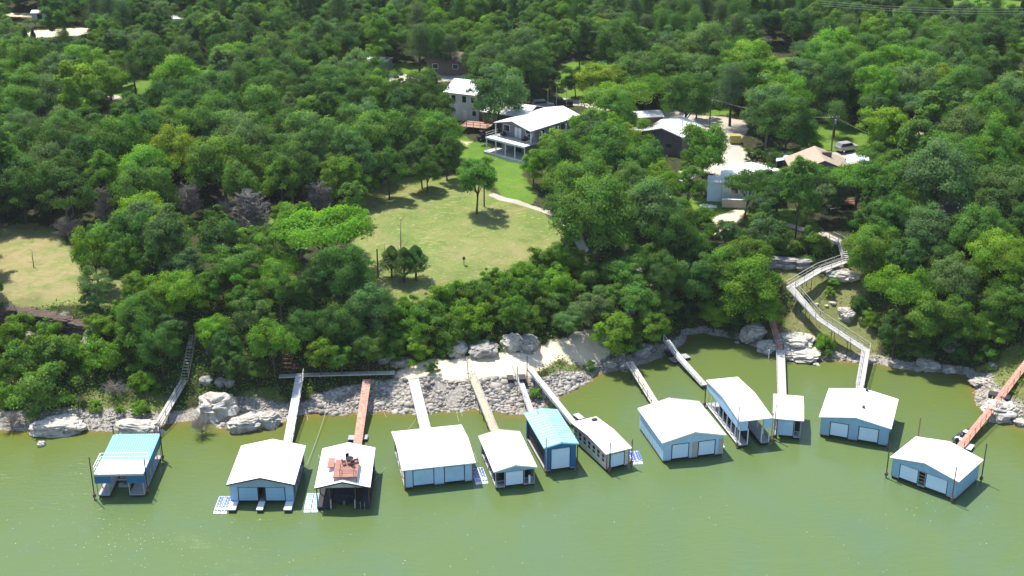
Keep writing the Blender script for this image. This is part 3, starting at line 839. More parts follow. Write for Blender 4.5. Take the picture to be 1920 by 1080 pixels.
# gable dormer trim below the deck
# table and chairs
t = empty('patio_table', local(r3, dx1 - 1.1, dy1 - 1.0, zd), 0, 'black metal patio table standing on the red roof deck', 'table')
MB().tube([(0, 0, .70), (0, 0, .73)], .5, 14).build('table_top', M['black'], t)
me = MB().tube([(0, 0, 0), (0, 0, .7)], .025, 6).mesh('leg', M['black'])
for a in range(4): link('leg', me, t, (.33 * math.cos(a * 1.571 + .7), .33 * math.sin(a * 1.571 + .7), 0))
ch0 = empty('patio_chair', (0, 0, 0), 0, 'black metal chair beside the patio table on the red roof deck', 'chair', 'chairs on the red roof deck')
MB().box(-.22, .22, -.22, .22, .40, .43).build('seat', M['black'], ch0)
MB().box(-.22, .22, .19, .22, .432, .9).build('backrest', M['black'], ch0)
me = MB().box(-.02, .02, -.02, .02, 0, .40).mesh('leg', M['black'])
for x in (-.18, .18):
    for y in (-.18, .18): link('leg', me, ch0, (x, y, 0))
for k, a in enumerate((0.3, 2.0, 3.6, 5.2)):
    c = ch0 if k == 0 else copy_tree(ch0)
    c.location = t.location + Vector((math.cos(a) * .75, math.sin(a) * .75, 0)); c.rotation_euler = (0, 0, a - math.pi / 2)
    c['label'] = 'black metal chair ' + ('right of', 'behind', 'left of', 'in front of')[k] + ' the patio table on the red roof deck'
# covered boat in the slip
b = empty('covered_boat', local(r3, W3 / 2, 1.2, .1), r3.rotation_euler.z, 'boat under a dark navy cover inside the boathouse with the red roof deck', 'boat')
def hull(bw, L, h, n=9, fore=0.5, sheer=.2):
    vs, fs = [], []
    for i in range(n):
        u = i / (n - 1)
        w = bw / 2 * (1 - max(0, (u - fore) / (1 - fore)) ** 2.2) + .02
        k = .25 + .35 * max(0, u - fore)
        vs += [(-w, u * L, h + sheer * u * u), (-w * .85, u * L, k), (0, u * L, -.15 + .5 * max(0, u - .6)), (w * .85, u * L, k), (w, u * L, h + sheer * u * u)]
    for i in range(n - 1):
        for j in range(4): fs.append((i*5 + j, i*5 + j + 1, i*5 + j + 6, i*5 + j + 5))
    fs.append((0, 1, 2, 3, 4)[::-1])
    return vs, fs
MB().add(*hull(2.5, 7.0, 1.0)).build('hull', M['navy'], b)
vs, fs = [], []
for i in range(9):
    u = i / 8; w = 1.25 * (1 - max(0, (u - .5) / .5) ** 2.2) + .03; z = 1.02 + .2 * u * u; hgt = .75 * math.sin(min(1, u * 1.8 + .35) * math.pi / 2) * (1 - u * .75)
    vs += [(-w, u * 7, z), (-w * .6, u * 7, z + hgt * .8), (0, u * 7, z + hgt), (w * .6, u * 7, z + hgt * .8), (w, u * 7, z)]
for i in range(8):
    for j in range(4): fs.append((i*5 + j, i*5 + j + 1, i*5 + j + 6, i*5 + j + 5))
fs.append((4, 3, 2, 1, 0))
MB().add(vs, fs).build('cover', M['navy'], b)
MB().tube([(0, -.25, .1), (0, -.3, .75)], .16, 8).build('outdrive', M['chrome'], b)

# --- 4: wide white roof, three panels, two doors
r4, W4, L4 = two_bay('wide boathouse with plain white roof, pale blue front and two big closed doors', (754, 883.4), (891.4, 868.6), (868, 797.3), 'r', 2.85, 0.75, M['white_roof'], M['sky_blue'], M['steel_blue'], M['sky_blue'],
        [('w', 12), ('d', 31), ('w', 14), ('d', 30), ('w', 12)], along='x', header=2.65, lside='open', dlines=0, roof_trim=M['red_wood'])
for x in (.3, W4 - .3): spud(r4, x, .15, 2.7, M['rust'], False)
# --- 5: old tin roof
r5, W5, L5 = two_bay('narrow boathouse with rust seamed old tin roof and open screened sides', (926, 887), (1007.5, 877.5), (974, 810.5), 'r', 2.6, 0.6, M['old_roof'], M['steel_blue'], M['steel_blue'], M['sky_door'],
        [('v', 24), ('d', 48), ('v', 28)], lside='open', rside='open', header=2.4, dlines=0, seams=12)
MB().tube([(W5 - .9, .35, .46), (W5 - .9, .35, 1.5)], .14, 8).build('water_heater', M['white_paint'], r5)
# --- 6: tall blue with teal roof
r6, W6, L6 = two_bay('tall royal blue boathouse with light teal metal roof and one large pale door', (1020, 841), (1085, 832.5), (1046, 769), 'r', 3.75, 0.45, M['teal_light'], M['blue_paint'], M['blue_paint'], M['sky_door'],
        [('w', 18), ('d', 64), ('w', 18)], header=3.35, seams=14, dlines=0, roof_trim=M['teal_light'], lside='none')
MB().box(.25, .33, .34, L6 - .37, 3.0, 3.73).build('side_valance', M['blue_paint'], r6)
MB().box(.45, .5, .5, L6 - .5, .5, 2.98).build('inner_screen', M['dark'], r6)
posts(r6, [(.29, y) for y in (.42, L6 - .42)], .45, 3.0, M['blue_paint'], .1)
for x in (1.55, 2.75): MB().bar((x, L6 - .75, 3.88 + .45 * x / (W6/2) if x < W6/2 else 4.1), (x + .9, L6 - .75, 4.2 if x < W6/2 else 4.02), .9, .03).build('roof_patch', M['umber'], r6)
spud(r6, .25, -.1, 5.2, M['steel']); spud(r6, W6 - .1, .1, 3.6, M['steel_dark'])
# --- 7: long, narrow with windows
r7, W7, L7 = two_bay('long narrow cream boathouse with red corner trim and a row of side windows', (1136, 853), (1184.5, 841), (1120.7, 781.6), 'r', 2.65, 0.35, M['white_roof'], M['cream'], M['cream'], M['sky_door'],
        [('w', 16), ('d', 66), ('w', 18)], along='x', header=2.4, dlines=2, lside='windows', lwin=7, frame=M['dark'], roof_trim=M['red_wood'])
MB().box(.18, .30, .14, .235, .4, 2.6).build('corner_trim', M['red_wood'], r7); MB().box(W7 - .3, W7 - .18, .14, .235, .4, 2.6).build('corner_trim', M['red_wood'], r7)
MB().box(2.6, 3.3, L7 - 1.2, L7 - .7, 2.85, 3.05).build('roof_vent', M['dark'], r7)
spud(r7, .5, -.15, 4.3, M['steel_dark']); spud(r7, W7 + .1, .1, 3.9, M['rust'])
# --- 8: large pale blue
r8, W8, L8 = two_bay('large pale blue metal boathouse with two doors between tan panels', (1242, 832.6), (1362.7, 817.7), (1305, 754.4), 'r', 2.95, 1.0, M['old_roof'], M['sky_blue'], M['sky_blue'], M['sky_door'],
        [('w', 14), ('d', 30), ('w', 5), ('p', 10), ('d', 30), ('w', 6), ('p', 8)], header=2.55, seams=16, dlines=2, frame=M['dark'], colmat=M['tan'])
# --- 9: open, long, with deep valance
r9, W9, L9 = begin('long open sided boathouse with white roof and deep pale blue valance', (1387.5, 791.4), (1448, 784.7), (1374, 708.8), 'r', 3.9)
gable_roof(r9, W9, L9, 3.9, .55, M['white_roof'], 'x', .02, trim=M['white_paint'])
poly = [(.05, 2.55), (L9 - .05, 2.75), (L9 - .05, 3.88), (L9 / 2, 4.40), (.05, 3.88)]
for x in (.06, W9 - .14): MB().prism_x(poly, x, x + .08).build('side_valance', M['sky_blue'], r9)
MB().box(.15, 1.15, .05, .12, 2.55, 3.88).build('valance', M['sky_blue'], r9); MB().box(W9 - 1.1, W9 - .15, .05, .12, 2.55, 3.88).build('valance', M['sky_blue'], r9)
floats(r9, W9, L9, [(.1, 1.35), (W9 - 1.25, W9 - .1)], i=.1, zt=.5)
posts(r9, [(.16, y) for y in np.linspace(.2, L9 - .3, 9)] + [(W9 - .16, y) for y in np.linspace(.2, L9 - .3, 7)] + [(1.3, .2), (W9 - 1.2, .2)], .5, 2.7, M['white_paint'], .05)
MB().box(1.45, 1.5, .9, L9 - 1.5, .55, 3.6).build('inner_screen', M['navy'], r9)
MB().box(.02, .09, .1, L9 - .1, .36, .52).build('dock_edge', M['white_paint'], r9)
for y in (L9 * .55, L9 * .66, L9 * .45): MB().box(.9, 1.3, y, y + .7, .5, 1.2).build('storage_box', M['navy'], r9)
spud(r9, -.1, .3, 6.0, M['steel']); spud(r9, W9 + .2, .2, 4.6, M['steel']); spud(r9, -.2, L9 - .3, 3.4, M['steel_dark'])
# --- 10: small
r10, W10, L10 = two_bay('small boathouse with flat white roof and one white door in blue skylight', (1449, 785.4), (1507, 790.5), (1501, 744), 'r', 2.9, .35, M['white_roof'], M['dark'], M['dark'], M['sky_blue'],  # door is white; the blue of the skylight is put into its colour
        [('v', 10), ('d', 64), ('v', 26)], along='x', header=2.8, dlines=0, rside='open', lside='open')
spud(r10, .3, -.3, 5.2, M['steel'])
me = MB().box(-.12, .12, -.3, .3, .0, .08).mesh('roof_vent', M['steel'])
for x, y in ((1.6, 3.4), (2.4, 3.2)): link('roof_vent', me, r10, (x, y, 3.12))
# --- 11: blue, tilted towards the right
r11, W11, L11 = two_bay('blue boathouse with broad white gable roof at the end of the zigzag walkway', (1535.6, 783), (1671, 805.4), (1675, 748.5), 'r', 2.85, .8, M['white_roof'], M['steel_blue'], M['steel_blue'], M['sky_door'],
        [('w', 14), ('d', 28), ('w', 14), ('d', 30), ('w', 14)], header=2.45, dlines=0, frame=M['dark'])
for x, y in ((W11 * .55, L11 * .35), (W11 * .53, L11 * .93)): MB().box(x, x + .35, y, y + .35, 3.3, 3.95).build('roof_vent', M['steel_dark'], r11)
spud(r11, W11 - .1, -.35, 2.6)
# --- 12: rightmost, turned
r12, W12, L12 = two_bay('rightmost boathouse, turned askew, white roof, blue walls and slatted door between two bays', (1668.8, 858.7), (1797.4, 905), (1711.6, 817.8), 'l', 2.8, .9, M['white_roof'], M['steel_blue'], M['steel_blue'], M['sky_door'],
        [('w', 12), ('d', 29), ('s', 11), ('d', 33), ('w', 13)], header=2.4, dlines=0)
spud(r12, -.15, -.15, 4.9); spud(r12, W12 - .4, -.3, 4.9, M['rust']); spud(r12, W12 + .25, L12 - .4, 5.4); spud(r12, .2, L12 + .2, 5.6, M['rust'])

# --- floating ramps beside the boathouses
def raft(label, root, x, y, rz, mat, pad, w=1.6, L=3.6):
    t = empty('floating_ramp', local(root, x, y, 0), root.rotation_euler.z + rz, label, 'floating ramp', 'floating ramps tied beside the boathouses')
    for sx in (-1, 1):
        h = MB()
        n = 6
        prof = [(0, -.1), (L, -.1), (L, .22), (L * .25, .26), (0, .05)]
        h.prism_x(prof, sx * w * .26 - w * .22, sx * w * .26 + w * .22)
        ho = h.build('hull', mat, t)
        me = MB().box(-.13, .13, -.08, .08, 0, .05).mesh('roller_pad', pad)
        for k in range(9):
            y_ = .5 + k * (L - .8) / 8
            link('roller_pad', me, ho, (sx * w * .26 - .16 + .05 * (k % 2), y_, .265 if y_ > L*.25 else .20)); link('roller_pad', me, ho, (sx * w * .26 + .18 - .05 * (k % 2), y_, .265 if y_ > L*.25 else .20))
    return t
raft('white and blue floating ramp left of the slate blue boathouse', r2, -.65, -1.9, 0, M['raft_white'], M['raft_blue'])
raft('white and cyan floating ramp left of the boathouse with the red roof deck', r3, -.6, -.35, 0, M['raft_white'], M['raft_cyan'], 1.7, 4.0)
raft('white and blue floating ramp right of the wide pale blue boathouse', r4, W4 + .75, -.3, 0, M['raft_white'], M['raft_blue'])
raft('white and blue floating ramp right of the cream boathouse with windows', r7, W7 + 1.1, .2, -.35, M['raft_white'], M['raft_blue'], 1.4, 3.0)
raft('pale blue floating ramp right of the large pale blue boathouse', r8, W8 + .3, 2.2, 0, M['raft_white'], M['raft_cyan'], 1.1, 3.2)
M['pale_grey'] = plain('sun_bleached_plank', (0.62, 0.61, 0.58), 0.8, 0.2, 1.4, stain=((0.38, 0.34, 0.29), 0.60, 0.5))
# ------------------------------------------------------------------ gangways and walkways
def path_pts(pts): return [at(px, py, z) for px, py, z in pts]
GR_G = 'gangways from the bank to the boathouses'
def gangway(label, pts, width, mat, rail=None, rail_mat=None, planks=True, steps=None, side_mat=None, name='gangway', group=GR_G, legs=None, cat='gangway', plank_gap=0.42, th=.10, railh=1.0, posts_every=1.8):
    """pts: picture points with heights; rail: '', 'l', 'r', 'lr'; steps: {segment: number of treads}"""
    P_ = [p if isinstance(p, Vector) else at(*p) for p in pts]
    o = P_[0].copy(); 
    root = empty(name, (o.x, o.y, 0), 0, label, cat, group)
    L_ = [p - Vector((o.x, o.y, 0)) for p in P_]
    rmat = rail_mat or M['steel_dark']
    rails = {'l': MB(), 'r': MB()}
    n = len(L_)
    # mitred sides
    dirs = [(L_[i+1] - L_[i]).normalized() for i in range(n - 1)]
    def side_at(i):
        ds = ([dirs[i-1]] if i > 0 else []) + ([dirs[i]] if i < n - 1 else [])
        s = Vector((0, 0, 0))
        for d in ds:
            q = Vector((d.y, -d.x, 0)); q.normalize(); s += q
        s.normalize()
        d = ds[-1]; q = Vector((d.y, -d.x, 0)).normalized()
        return s / max(s.dot(q), .4)
    pl = MB()
    for i in range(n - 1):
        a, b = L_[i], L_[i+1]
        sa, sb = side_at(i) * width / 2, side_at(i+1) * width / 2
        if steps and i in steps:
            k = steps[i]
            side = Vector((dirs[i].y, -dirs[i].x, 0)).normalized()
            for q in range(k):
                t = (q + .5) / k
                c = a.lerp(b, t)
                e = Vector((dirs[i].x, dirs[i].y, 0)).normalized()
                MB().bar(c - side * width * .46, c + side * width * .46, .30, .06).build('step', mat, root)
            st = MB()
            for s in (-1, 1): st.bar(a + side * s * width * .48 - Vector((0,0,.12)), b + side * s * width * .48 - Vector((0,0,.12)), .06, .22)
            st.build('stringer', side_mat or mat, root)
        else:
            up = Vector((0, 0, 1))
            v = [a - sa, a + sa, b + sb, b - sb]
            vs = [p - up * (th + .03) for p in v] + [p - up * .03 for p in v]
            fr = MB().add(vs, [(3,2,1,0),(4,5,6,7),(0,1,5,4),(1,2,6,5),(2,3,7,6),(3,0,4,7)])
            fr.build('walkway_deck', side_mat or mat, root)
            Ln = (b - a).length
            m_ = max(2, int(Ln / plank_gap))
            for q in range(m_):
                t0, t1 = q / m_, (q + 1 - .08) / m_
                z0 = random.uniform(-.006, .008)
                p = [(a - sa).lerp(b - sb, t0), (a + sa).lerp(b + sb, t0), (a + sa).lerp(b + sb, t1), (a - sa).lerp(b - sb, t1)]
                vs = [r_ - up * .026 for r_ in p] + [r_ + up * (.012 + z0) for r_ in p]
                pl.add(vs, [(4,5,6,7),(0,1,5,4),(1,2,6,5),(2,3,7,6),(3,0,4,7)])
        for s, nm in ((-1, 'l'), (1, 'r')):
            if rail and nm in rail:
                ra, rb = a + sa * s * .97, b + sb * s * .97
                up = Vector((0, 0, 1))
                rails[nm].bar(ra + up * railh, rb + up * railh, .06)
                rails[nm].bar(ra + up * railh * .5, rb + up * railh * .5, .04)
                k = max(1, int((b - a).length / posts_every))
                for q in range(k + 1):
                    c = ra.lerp(rb, q / k)
                    rails[nm].bar(c - up * .05, c + up * (railh + .03), .06)
        if legs and i in legs:
            k = max(2, int((b - a).length / 2.2))
            for q in range(1, k):
                c = a.lerp(b, q / k)
                g = hz(c.x + o.x, c.y + o.y)
                g = max(g - .3, -1.5)
                side = Vector((dirs[i].y, -dirs[i].x, 0)).normalized() * width * .42
                for s in (-1, 1):
                    if c.z - .12 > g: MB().tube([c + side * s - Vector((0,0,.13)), Vector((c.x + side.x * s, c.y + side.y * s, g))], .05, 6).build('leg', M['steel_dark'], root)
    if pl.v:
        q = pl.build('planking', mat, root); q['kind'] = 'stuff'
    for nm, rb in rails.items():
        if rb.v: rb.build('handrail', rmat, root)
    return root
gangway('steep stair and pale ramp leading down to the teal roofed boathouse', [(362,628,6.4),(357,650,5.7),(345,712,3.0),(283,818,.6)], 1.05, M['grey_wood'], 'l', M['brown_wood'], steps={1: 11}, legs=[2])
gangway('bright white ramp running down to the slate blue boathouse', [(562,704,2.95),(539,832,.6)], 1.15, M['pale_grey'], 'l', M['steel'], side_mat=M['grey_wood'], legs=[0])
gangway('long grey walkway with brown railing crossing above the stony bank', [(523,705,2.9),(580,702,2.9),(740,698,2.9)], .95, M['grey_wood'], 'l', M['brown_wood'], name='walkway', group=None, cat='walkway', legs=[0,1])
gangway('faded red wooden ramp down to the boathouse with the red roof deck', [(688,711,2.75),(670,834,.6)], 1.12, M['red_paint'], None, legs=[0])
gangway('pale concrete coloured ramp down to the wide white roofed boathouse', [(775,712,2.7),(798,806,.6)], 1.4, M['concrete'], 'l', M['steel'], railh=.25, legs=[0])
gangway('tan plank ramp with side boards down to the old tin roofed boathouse', [(883,700,2.7),(928,811,.6)], 1.05, M['tan_wood'], 'lr', M['grey_wood'], railh=.35, legs=[0])
gangway('narrow white ramp down to the tall royal blue boathouse', [(966,688,2.8),(998,777,.7)], .85, M['grey_wood'], 'r', M['steel'], railh=.5, legs=[0])
gangway('long white ramp down to the cream boathouse with windows', [(994,692,2.9),(1076,794,.6)], .95, M['pale_grey'], 'r', M['grey_wood'], railh=.3, side_mat=M['grey_wood'], legs=[0])
gangway('bleached plank ramp with brown rail from tree shade to the large pale blue boathouse', [(1180,678,1.8),(1229,757,.6)], 1.1, M['pale_wood'], 'r', M['brown_wood'], legs=[0])
gangway('pale plank ramp with white rail to the long open sided boathouse', [(1250,638,2.0),(1272,668,1.2),(1321,722,.6)], 1.0, M['grey_wood'], 'r', M['white_paint'], legs=[0,1])
gangway('rusty red upper ramp over the limestone boulders', [(1447,598,3.4),(1463,655,1.0)], .95, M['red_paint'], 'lr', M['rust'], railh=.8, legs=[0])
gangway('flat grey ramp out to the small white roofed boathouse', [(1463,656,.95),(1466,744,.6)], 1.2, M['concrete'], 'lr', M['grey_wood'], railh=.25)
gangway('zigzag walkway with white rails stepping down the open grassy hillside', [(1558,447,10.9),(1577,456,10.6),(1587,489,8.9),(1536,507,8.4),(1482,539,7.3),(1533,596,4.6),(1624,656,1.9),(1611,733,.6)], 1.1, M['grey_wood'], 'lr', M['grey_wood'],
        steps={1: 9}, name='zigzag_walkway', cat='walkway', group=None, legs=[2,3,4,5,6], side_mat=M['grey_wood'])
gangway('long red gangway sloping down to the rightmost boathouse', [(1945,655,5.2),(1905,705,3.2),(1870,752,1.7),(1800,838,.6)], 1.05, M['red_paint'], 'l', M['red_wood'], legs=[0,1,2])

def pontoon(label, px, py, z, w, l, rz, mat):
    t = empty('floating_platform', at(px, py, z), rz, label, 'floating platform')
    MB().box(-w/2, w/2, -l/2, l/2, .28, .40).build('deck', mat, t)
    me = MB().box(-w*.2, w*.2, -l/2 + .05, l/2 - .05, -.2, .275).mesh('float', M['float'])
    for s in (-1, 1): link('float', me, t, (s * w * .26, 0, 0))
    return t
pontoon('small dark float left of the foot of the red ramp', 659, 825, 0, .8, 1.2, 0, M['deck_grey'])
pontoon('small dark float right of the foot of the red ramp', 683, 824, 0, .9, 1.2, 0, M['deck_grey'])
pontoon('grey float right of the white ramp foot', 548, 823, 0, .5, 1.3, 0, M['deck_grey'])
pontoon('black drum platform left of the narrow white ramp on the dirt landing', 957, 712, 2.2, .85, 1.5, .1, M['steel_dark'])
pontoon('black drum platform right of the narrow white ramp on the dirt landing', 979, 711, 2.2, 1.0, 1.5, .1, M['steel_dark'])
pontoon('upper black float left of the pale plank ramp', 1256, 664, .1, 1.2, 1.5, .45, M['steel_dark'])
pontoon('lower grey float left of the pale plank ramp', 1265, 678, 0, 1.2, 1.5, .45, M['deck_grey'])
pontoon('grey float right of the pale plank ramp', 1285, 672, 0, 1.0, 1.4, .45, M['deck_grey'])
pontoon('white edged float between the teal roof and the cream boathouse', 1085, 785, 0, .9, 1.6, .5, M['grey_wood'])
pontoon('slatted white float right of the red gangway foot', 1816, 842, 0, 1.0, 1.6, -.6, M['white_paint'])
pontoon('black drum platform on the boulder left of the red gangway', 1862, 742, 1.6, 1.2, 1.3, -.5, M['steel_dark'])
pontoon('black drum platform on the boulder right of the red gangway', 1884, 748, 1.6, 1.2, 1.3, -.5, M['steel_dark'])

# small boat tied beside the red gangway
b = empty('fishing_boat', at(1795, 833, 0), -.75, 'small grey fishing boat with outboard motor tied beside the red gangway', 'boat')
MB().add(*hull(1.7, 4.2, .55)).build('hull', M['steel'], b)
MB().box(-.6, .6, 2.6, 3.4, .56, .62).box(-.65, .65, .3, .9, .56, .62).build('deck', M['white_paint'], b)
MB().box(-.78, .78, -.02, 2.6, .12, .16).build('floor', M['deck_grey'], b)
me = MB().box(-.25, .25, -.2, .2, .16, .5).box(-.25, .25, -.22, -.16, .501, .95).mesh('seat', M['dark'])
for y in (1.3, 2.1): link('seat', me, b, (0, y, 0))
MB().box(-.18, .18, -.45, -.08, .55, 1.0).box(-.07, .07, -.35, -.2, -.3, .549).build('outboard_motor', M['black'], b)

# steel poles standing on the landing
def pole(label, px, py, z, h, r=.07, mat=None, cat='pole', name='steel_pole', group=None):
    g = ground(px, py); 
    t = empty(name, (g.x, g.y, g.z), 0, label, cat, group)
    MB().tube([(0, 0, -.4), (0, 0, h)], [r, r * .9], 8).build('shaft', mat or M['steel_dark'], t)
    MB().tube([(0, 0, h), (0, 0, h + .06)], r * 1.3, 8).build('cap', mat or M['steel_dark'], t)
    return t
pole('tall dark steel pole between the two white ramps at the landing edge', 988, 727, 2, 4.8)
pole('grey steel pole left of the narrow white ramp', 970, 744, 1, 4.6, .06, M['steel'])
pole('thin grey pole standing on the dirt landing behind the long white ramp', 1003, 693, 2.5, 2.6, .06, M['steel'])
pole('white marker post in the water left of the flat grey ramp', 1441, 674, 0, 1.5, .07, M['white_paint'])
# mooring cables
def cable(label, a, b):
    a, b = Vector(a), Vector(b)
    pts = [a.lerp(b, t) - Vector((0, 0, .5 * math.sin(math.pi * t) * min(1, (a - b).length / 12))) for t in np.linspace(0, 1, 9)]
    o = MB().tube(pts, .022, 5).build('mooring_cable', M['cable'], None)
    tag(o, label, 'cable', 'mooring cables from the boathouses to the bank')
cable('mooring cable from slate blue boathouse right side up to the stony bank', local(r2, W2, L2 * .7, .6), ground(620, 745) + Vector((0, 0, .2)))
cable('mooring cable crossing the water between white ramp and red ramp', local(r2, W2 + 1.4, L2 + 1.6, .1), ground(572, 768) + Vector((0, 0, .1)))
cable('mooring cable from red deck boathouse right side towards the pale concrete ramp', local(r3, W3, L3 * .6, .6), at(748, 835, .1))
cable('mooring cable from pale concrete ramp foot to the wide boathouse', at(783, 780, .9), at(765, 805, .4))
cable('mooring cable right of the wide boathouse running up to the stones', local(r4, W4 + .3, L4 * .5, .5), ground(853, 762) + Vector((0, 0, .1)))
cable('mooring cable left of the old tin boathouse running up to the stones', local(r5, -.6, L5 * .75, .3), ground(862, 764) + Vector((0, 0, .1)))
cable('mooring cable from red deck boathouse left of the pale ramp up to the bank', at(742, 815, .15), ground(716, 764) + Vector((0, 0, .1)))

# person on the walkway
def person(loc, rz):
    J = {'pelvis': (0,0,.93), 'waist': (0,0,1.08), 'chest': (0,0,1.30), 'neck': (0,.0,1.47), 'head': (0,-.02,1.58), 'crown': (0,-.01,1.70),
         'hl': (-.09,0,.90), 'kl': (-.10,-.04,.50), 'al': (-.11,.0,.09), 'tl': (-.13,-.15,.04), 'hr': (.09,0,.90), 'kr': (.11,-.03,.50), 'ar': (.12,.04,.09), 'tr': (.15,-.11,.04),
         'sl': (-.18,0,1.40), 'el': (-.25,-.02,1.12), 'wl': (-.20,-.22,1.02), 'fl': (-.17,-.30,1.02), 'sr': (.18,0,1.40), 'er': (.25,-.02,1.12), 'wr': (.20,-.22,1.02), 'fr': (.17,-.30,1.02)}
    rad = {'pelvis': .15, 'waist': .13, 'chest': .15, 'neck': .058, 'head': .10, 'crown': .07, 'hl': .10, 'kl': .062, 'al': .045, 'tl': .04, 'hr': .10, 'kr': .062, 'ar': .045, 'tr': .04,
           'sl': .065, 'el': .046, 'wl': .034, 'fl': .035, 'sr': .065, 'er': .046, 'wr': .034, 'fr': .035}
    E = [('pelvis','waist'),('waist','chest'),('chest','neck'),('neck','head'),('head','crown'),('pelvis','hl'),('hl','kl'),('kl','al'),('al','tl'),('pelvis','hr'),('hr','kr'),('kr','ar'),('ar','tr'),
         ('chest','sl'),('sl','el'),('el','wl'),('wl','fl'),('chest','sr'),('sr','er'),('er','wr'),('wr','fr')]
    ks = list(J)
    me = bpy.data.meshes.new('person_cage')
    me.from_pydata([J[k] for k in ks], [(ks.index(a), ks.index(b)) for a, b in E], [])
    o = bpy.data.objects.new('person_cage', me); col.objects.link(o)
    md = o.modifiers.new('skin', 'SKIN')
    for k, sv in zip(ks, me.skin_vertices[0].data): sv.radius = (rad[k], rad[k] * (.75 if k in ('pelvis','waist','chest') else 1)); sv.use_root = (k == 'pelvis')
    o.modifiers.new('sub', 'SUBSURF').levels = 2
    o.modifiers['sub'].render_levels = 2
    dg = bpy.context.evaluated_depsgraph_get()
    ev = bpy.data.meshes.new_from_object(o.evaluated_get(dg))
    bpy.data.objects.remove(o)
    for m_ in (M['maroon'], M['denim'], M['skin'], M['black']): ev.materials.append(m_)
    for p in ev.polygons:
        c = p.center
        arm = abs(c.x) > .16 and c.z < 1.2
        p.material_index = 2 if (c.z > 1.45 or (arm and c.y < -.10 and c.z > .9)) else 3 if c.z < .1 else 1 if c.z < .98 and not arm else 0
        p.use_smooth = True
    root = empty('person', loc, rz, 'person in a maroon top and dark trousers standing on the walkway by the white ramp', 'person')
    link('body', ev, root)
    b = MB()
    vs, fs = [], []
    for i in range(5):
        a = i / 4 * math.pi * .55
        for k in range(10):
            t = 2 * math.pi * k / 10
            vs.append((.112 * math.sin(a) * math.cos(t), .125 * math.sin(a) * math.sin(t) + .02, 1.60 + .135 * math.cos(a)))
    for i in range(4):
        for k in range(10): fs.append((i*10+k, i*10+(k+1)%10, (i+1)*10+(k+1)%10, (i+1)*10+k))
    MB().add(vs, fs).build('hair', M['hair'], root)
    f = MB()
    f.box(-.012, .012, -.135, -.105, 1.545, 1.59)
    f.build('nose', M['skin'], root)
    me = MB().box(-.014, .014, -.118, -.10, 1.592, 1.607).mesh('eye', M['black'])
    for s in (-.036, .036): link('eye', me, root, (s, 0, 0))
    fm = MB()
    for k in range(5):
        fm.tube([(-.03 + .015 * k, -.33, 1.02), (-.03 + .015 * k, -.37, 1.0 - .004 * k)], .007, 5)
    for s in (-1, 1): link('hand', fm.mesh('hand', M['skin']), root, (s * .165, .03, 0))
person(at(553, 702, 2.93), .3)
# ------------------------------------------------------------------ rocks
m, nt, out = new_mat('limestone')
tc = nd(nt, 'ShaderNodeTexCoord').outputs['Object']
mp = nd(nt, 'ShaderNodeMapping'); mp.inputs['Scale'].default_value = (1, 1, 4.5); nt.links.new(tc, mp.inputs['Vector'])
n1 = noise_node(nt, tc, 1.1, 6, 0.65)
n2 = noise_node(nt, mp.outputs[0], 2.2, 5, 0.65, 0.5)
c = ramp(nt, n1.outputs[0], [(0.3, (0.30, 0.265, 0.215)), (0.5, (0.46, 0.425, 0.365)), (0.7, (0.58, 0.55, 0.49))])
c = mixc(nt, ramp(nt, n2.outputs[0], [(0.33, (0.8, 0.8, 0.8)), (0.45, (0, 0, 0))]), c, (0.12, 0.105, 0.09))
principled(nt, out, c, 0.9, 0.2, 0, n2.outputs[0], 0.10)
M['lime'] = m
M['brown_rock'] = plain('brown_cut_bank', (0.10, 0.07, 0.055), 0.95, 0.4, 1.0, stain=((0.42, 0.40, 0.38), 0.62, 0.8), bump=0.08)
M['dark_rock'] = plain('grey_and_shaded_stone', (0.33, 0.31, 0.28), 0.92, 0.35, 1.0, bump=0.08)
ICO = {}
def ico(sub):
    if sub not in ICO:
        import bmesh
        bm = bmesh.new(); bmesh.ops.create_icosphere(bm, subdivisions=sub, radius=1.0)
        ICO[sub] = (np.array([v.co[:] for v in bm.verts]), [tuple(v.index for v in f.verts) for f in bm.faces]); bm.free()
    return ICO[sub]
def rock_mesh(name, seed, sx, sy, sz, mat, sub=4, strata=.10, rough=.28, power=.62):
    v, f = ico(sub)
    r_ = random.Random(seed)
    off = Vector((r_.uniform(-50, 50), r_.uniform(-50, 50), r_.uniform(-50, 50)))
    s = np.sign(v) * np.abs(v) ** power           # squarer, slab-like
    s /= np.linalg.norm(s, axis=1, keepdims=True) ** .45
    outv = []
    for p in s:
        P = Vector(p)
        k = 1 + rough * 1.2 * mnoise.noise(P * 1.1 + off) - rough * .75 * (1 - min(1, 3 * abs(mnoise.noise(P * 1.7 + off * 2)))) ** 2 - rough * .4 * (1 - min(1, 3 * abs(mnoise.noise(P * 3.9 + off * 3)))) ** 2 + rough * .3 * mnoise.noise(P * 5 + off)
        lay = math.sin((P.z * sz + .3 * mnoise.noise(P * 1.5 + off)) * 6.5) * strata / max(sx, sy, 1)
        q = Vector((P.x * (k + lay), P.y * (k + lay), P.z * k))
        outv.append((q.x * sx, q.y * sy, q.z * sz))
    me = bpy.data.meshes.new(name); me.from_pydata(outv, [], f); me.materials.append(mat)
    return me
GR_R = 'limestone boulders along the shore'
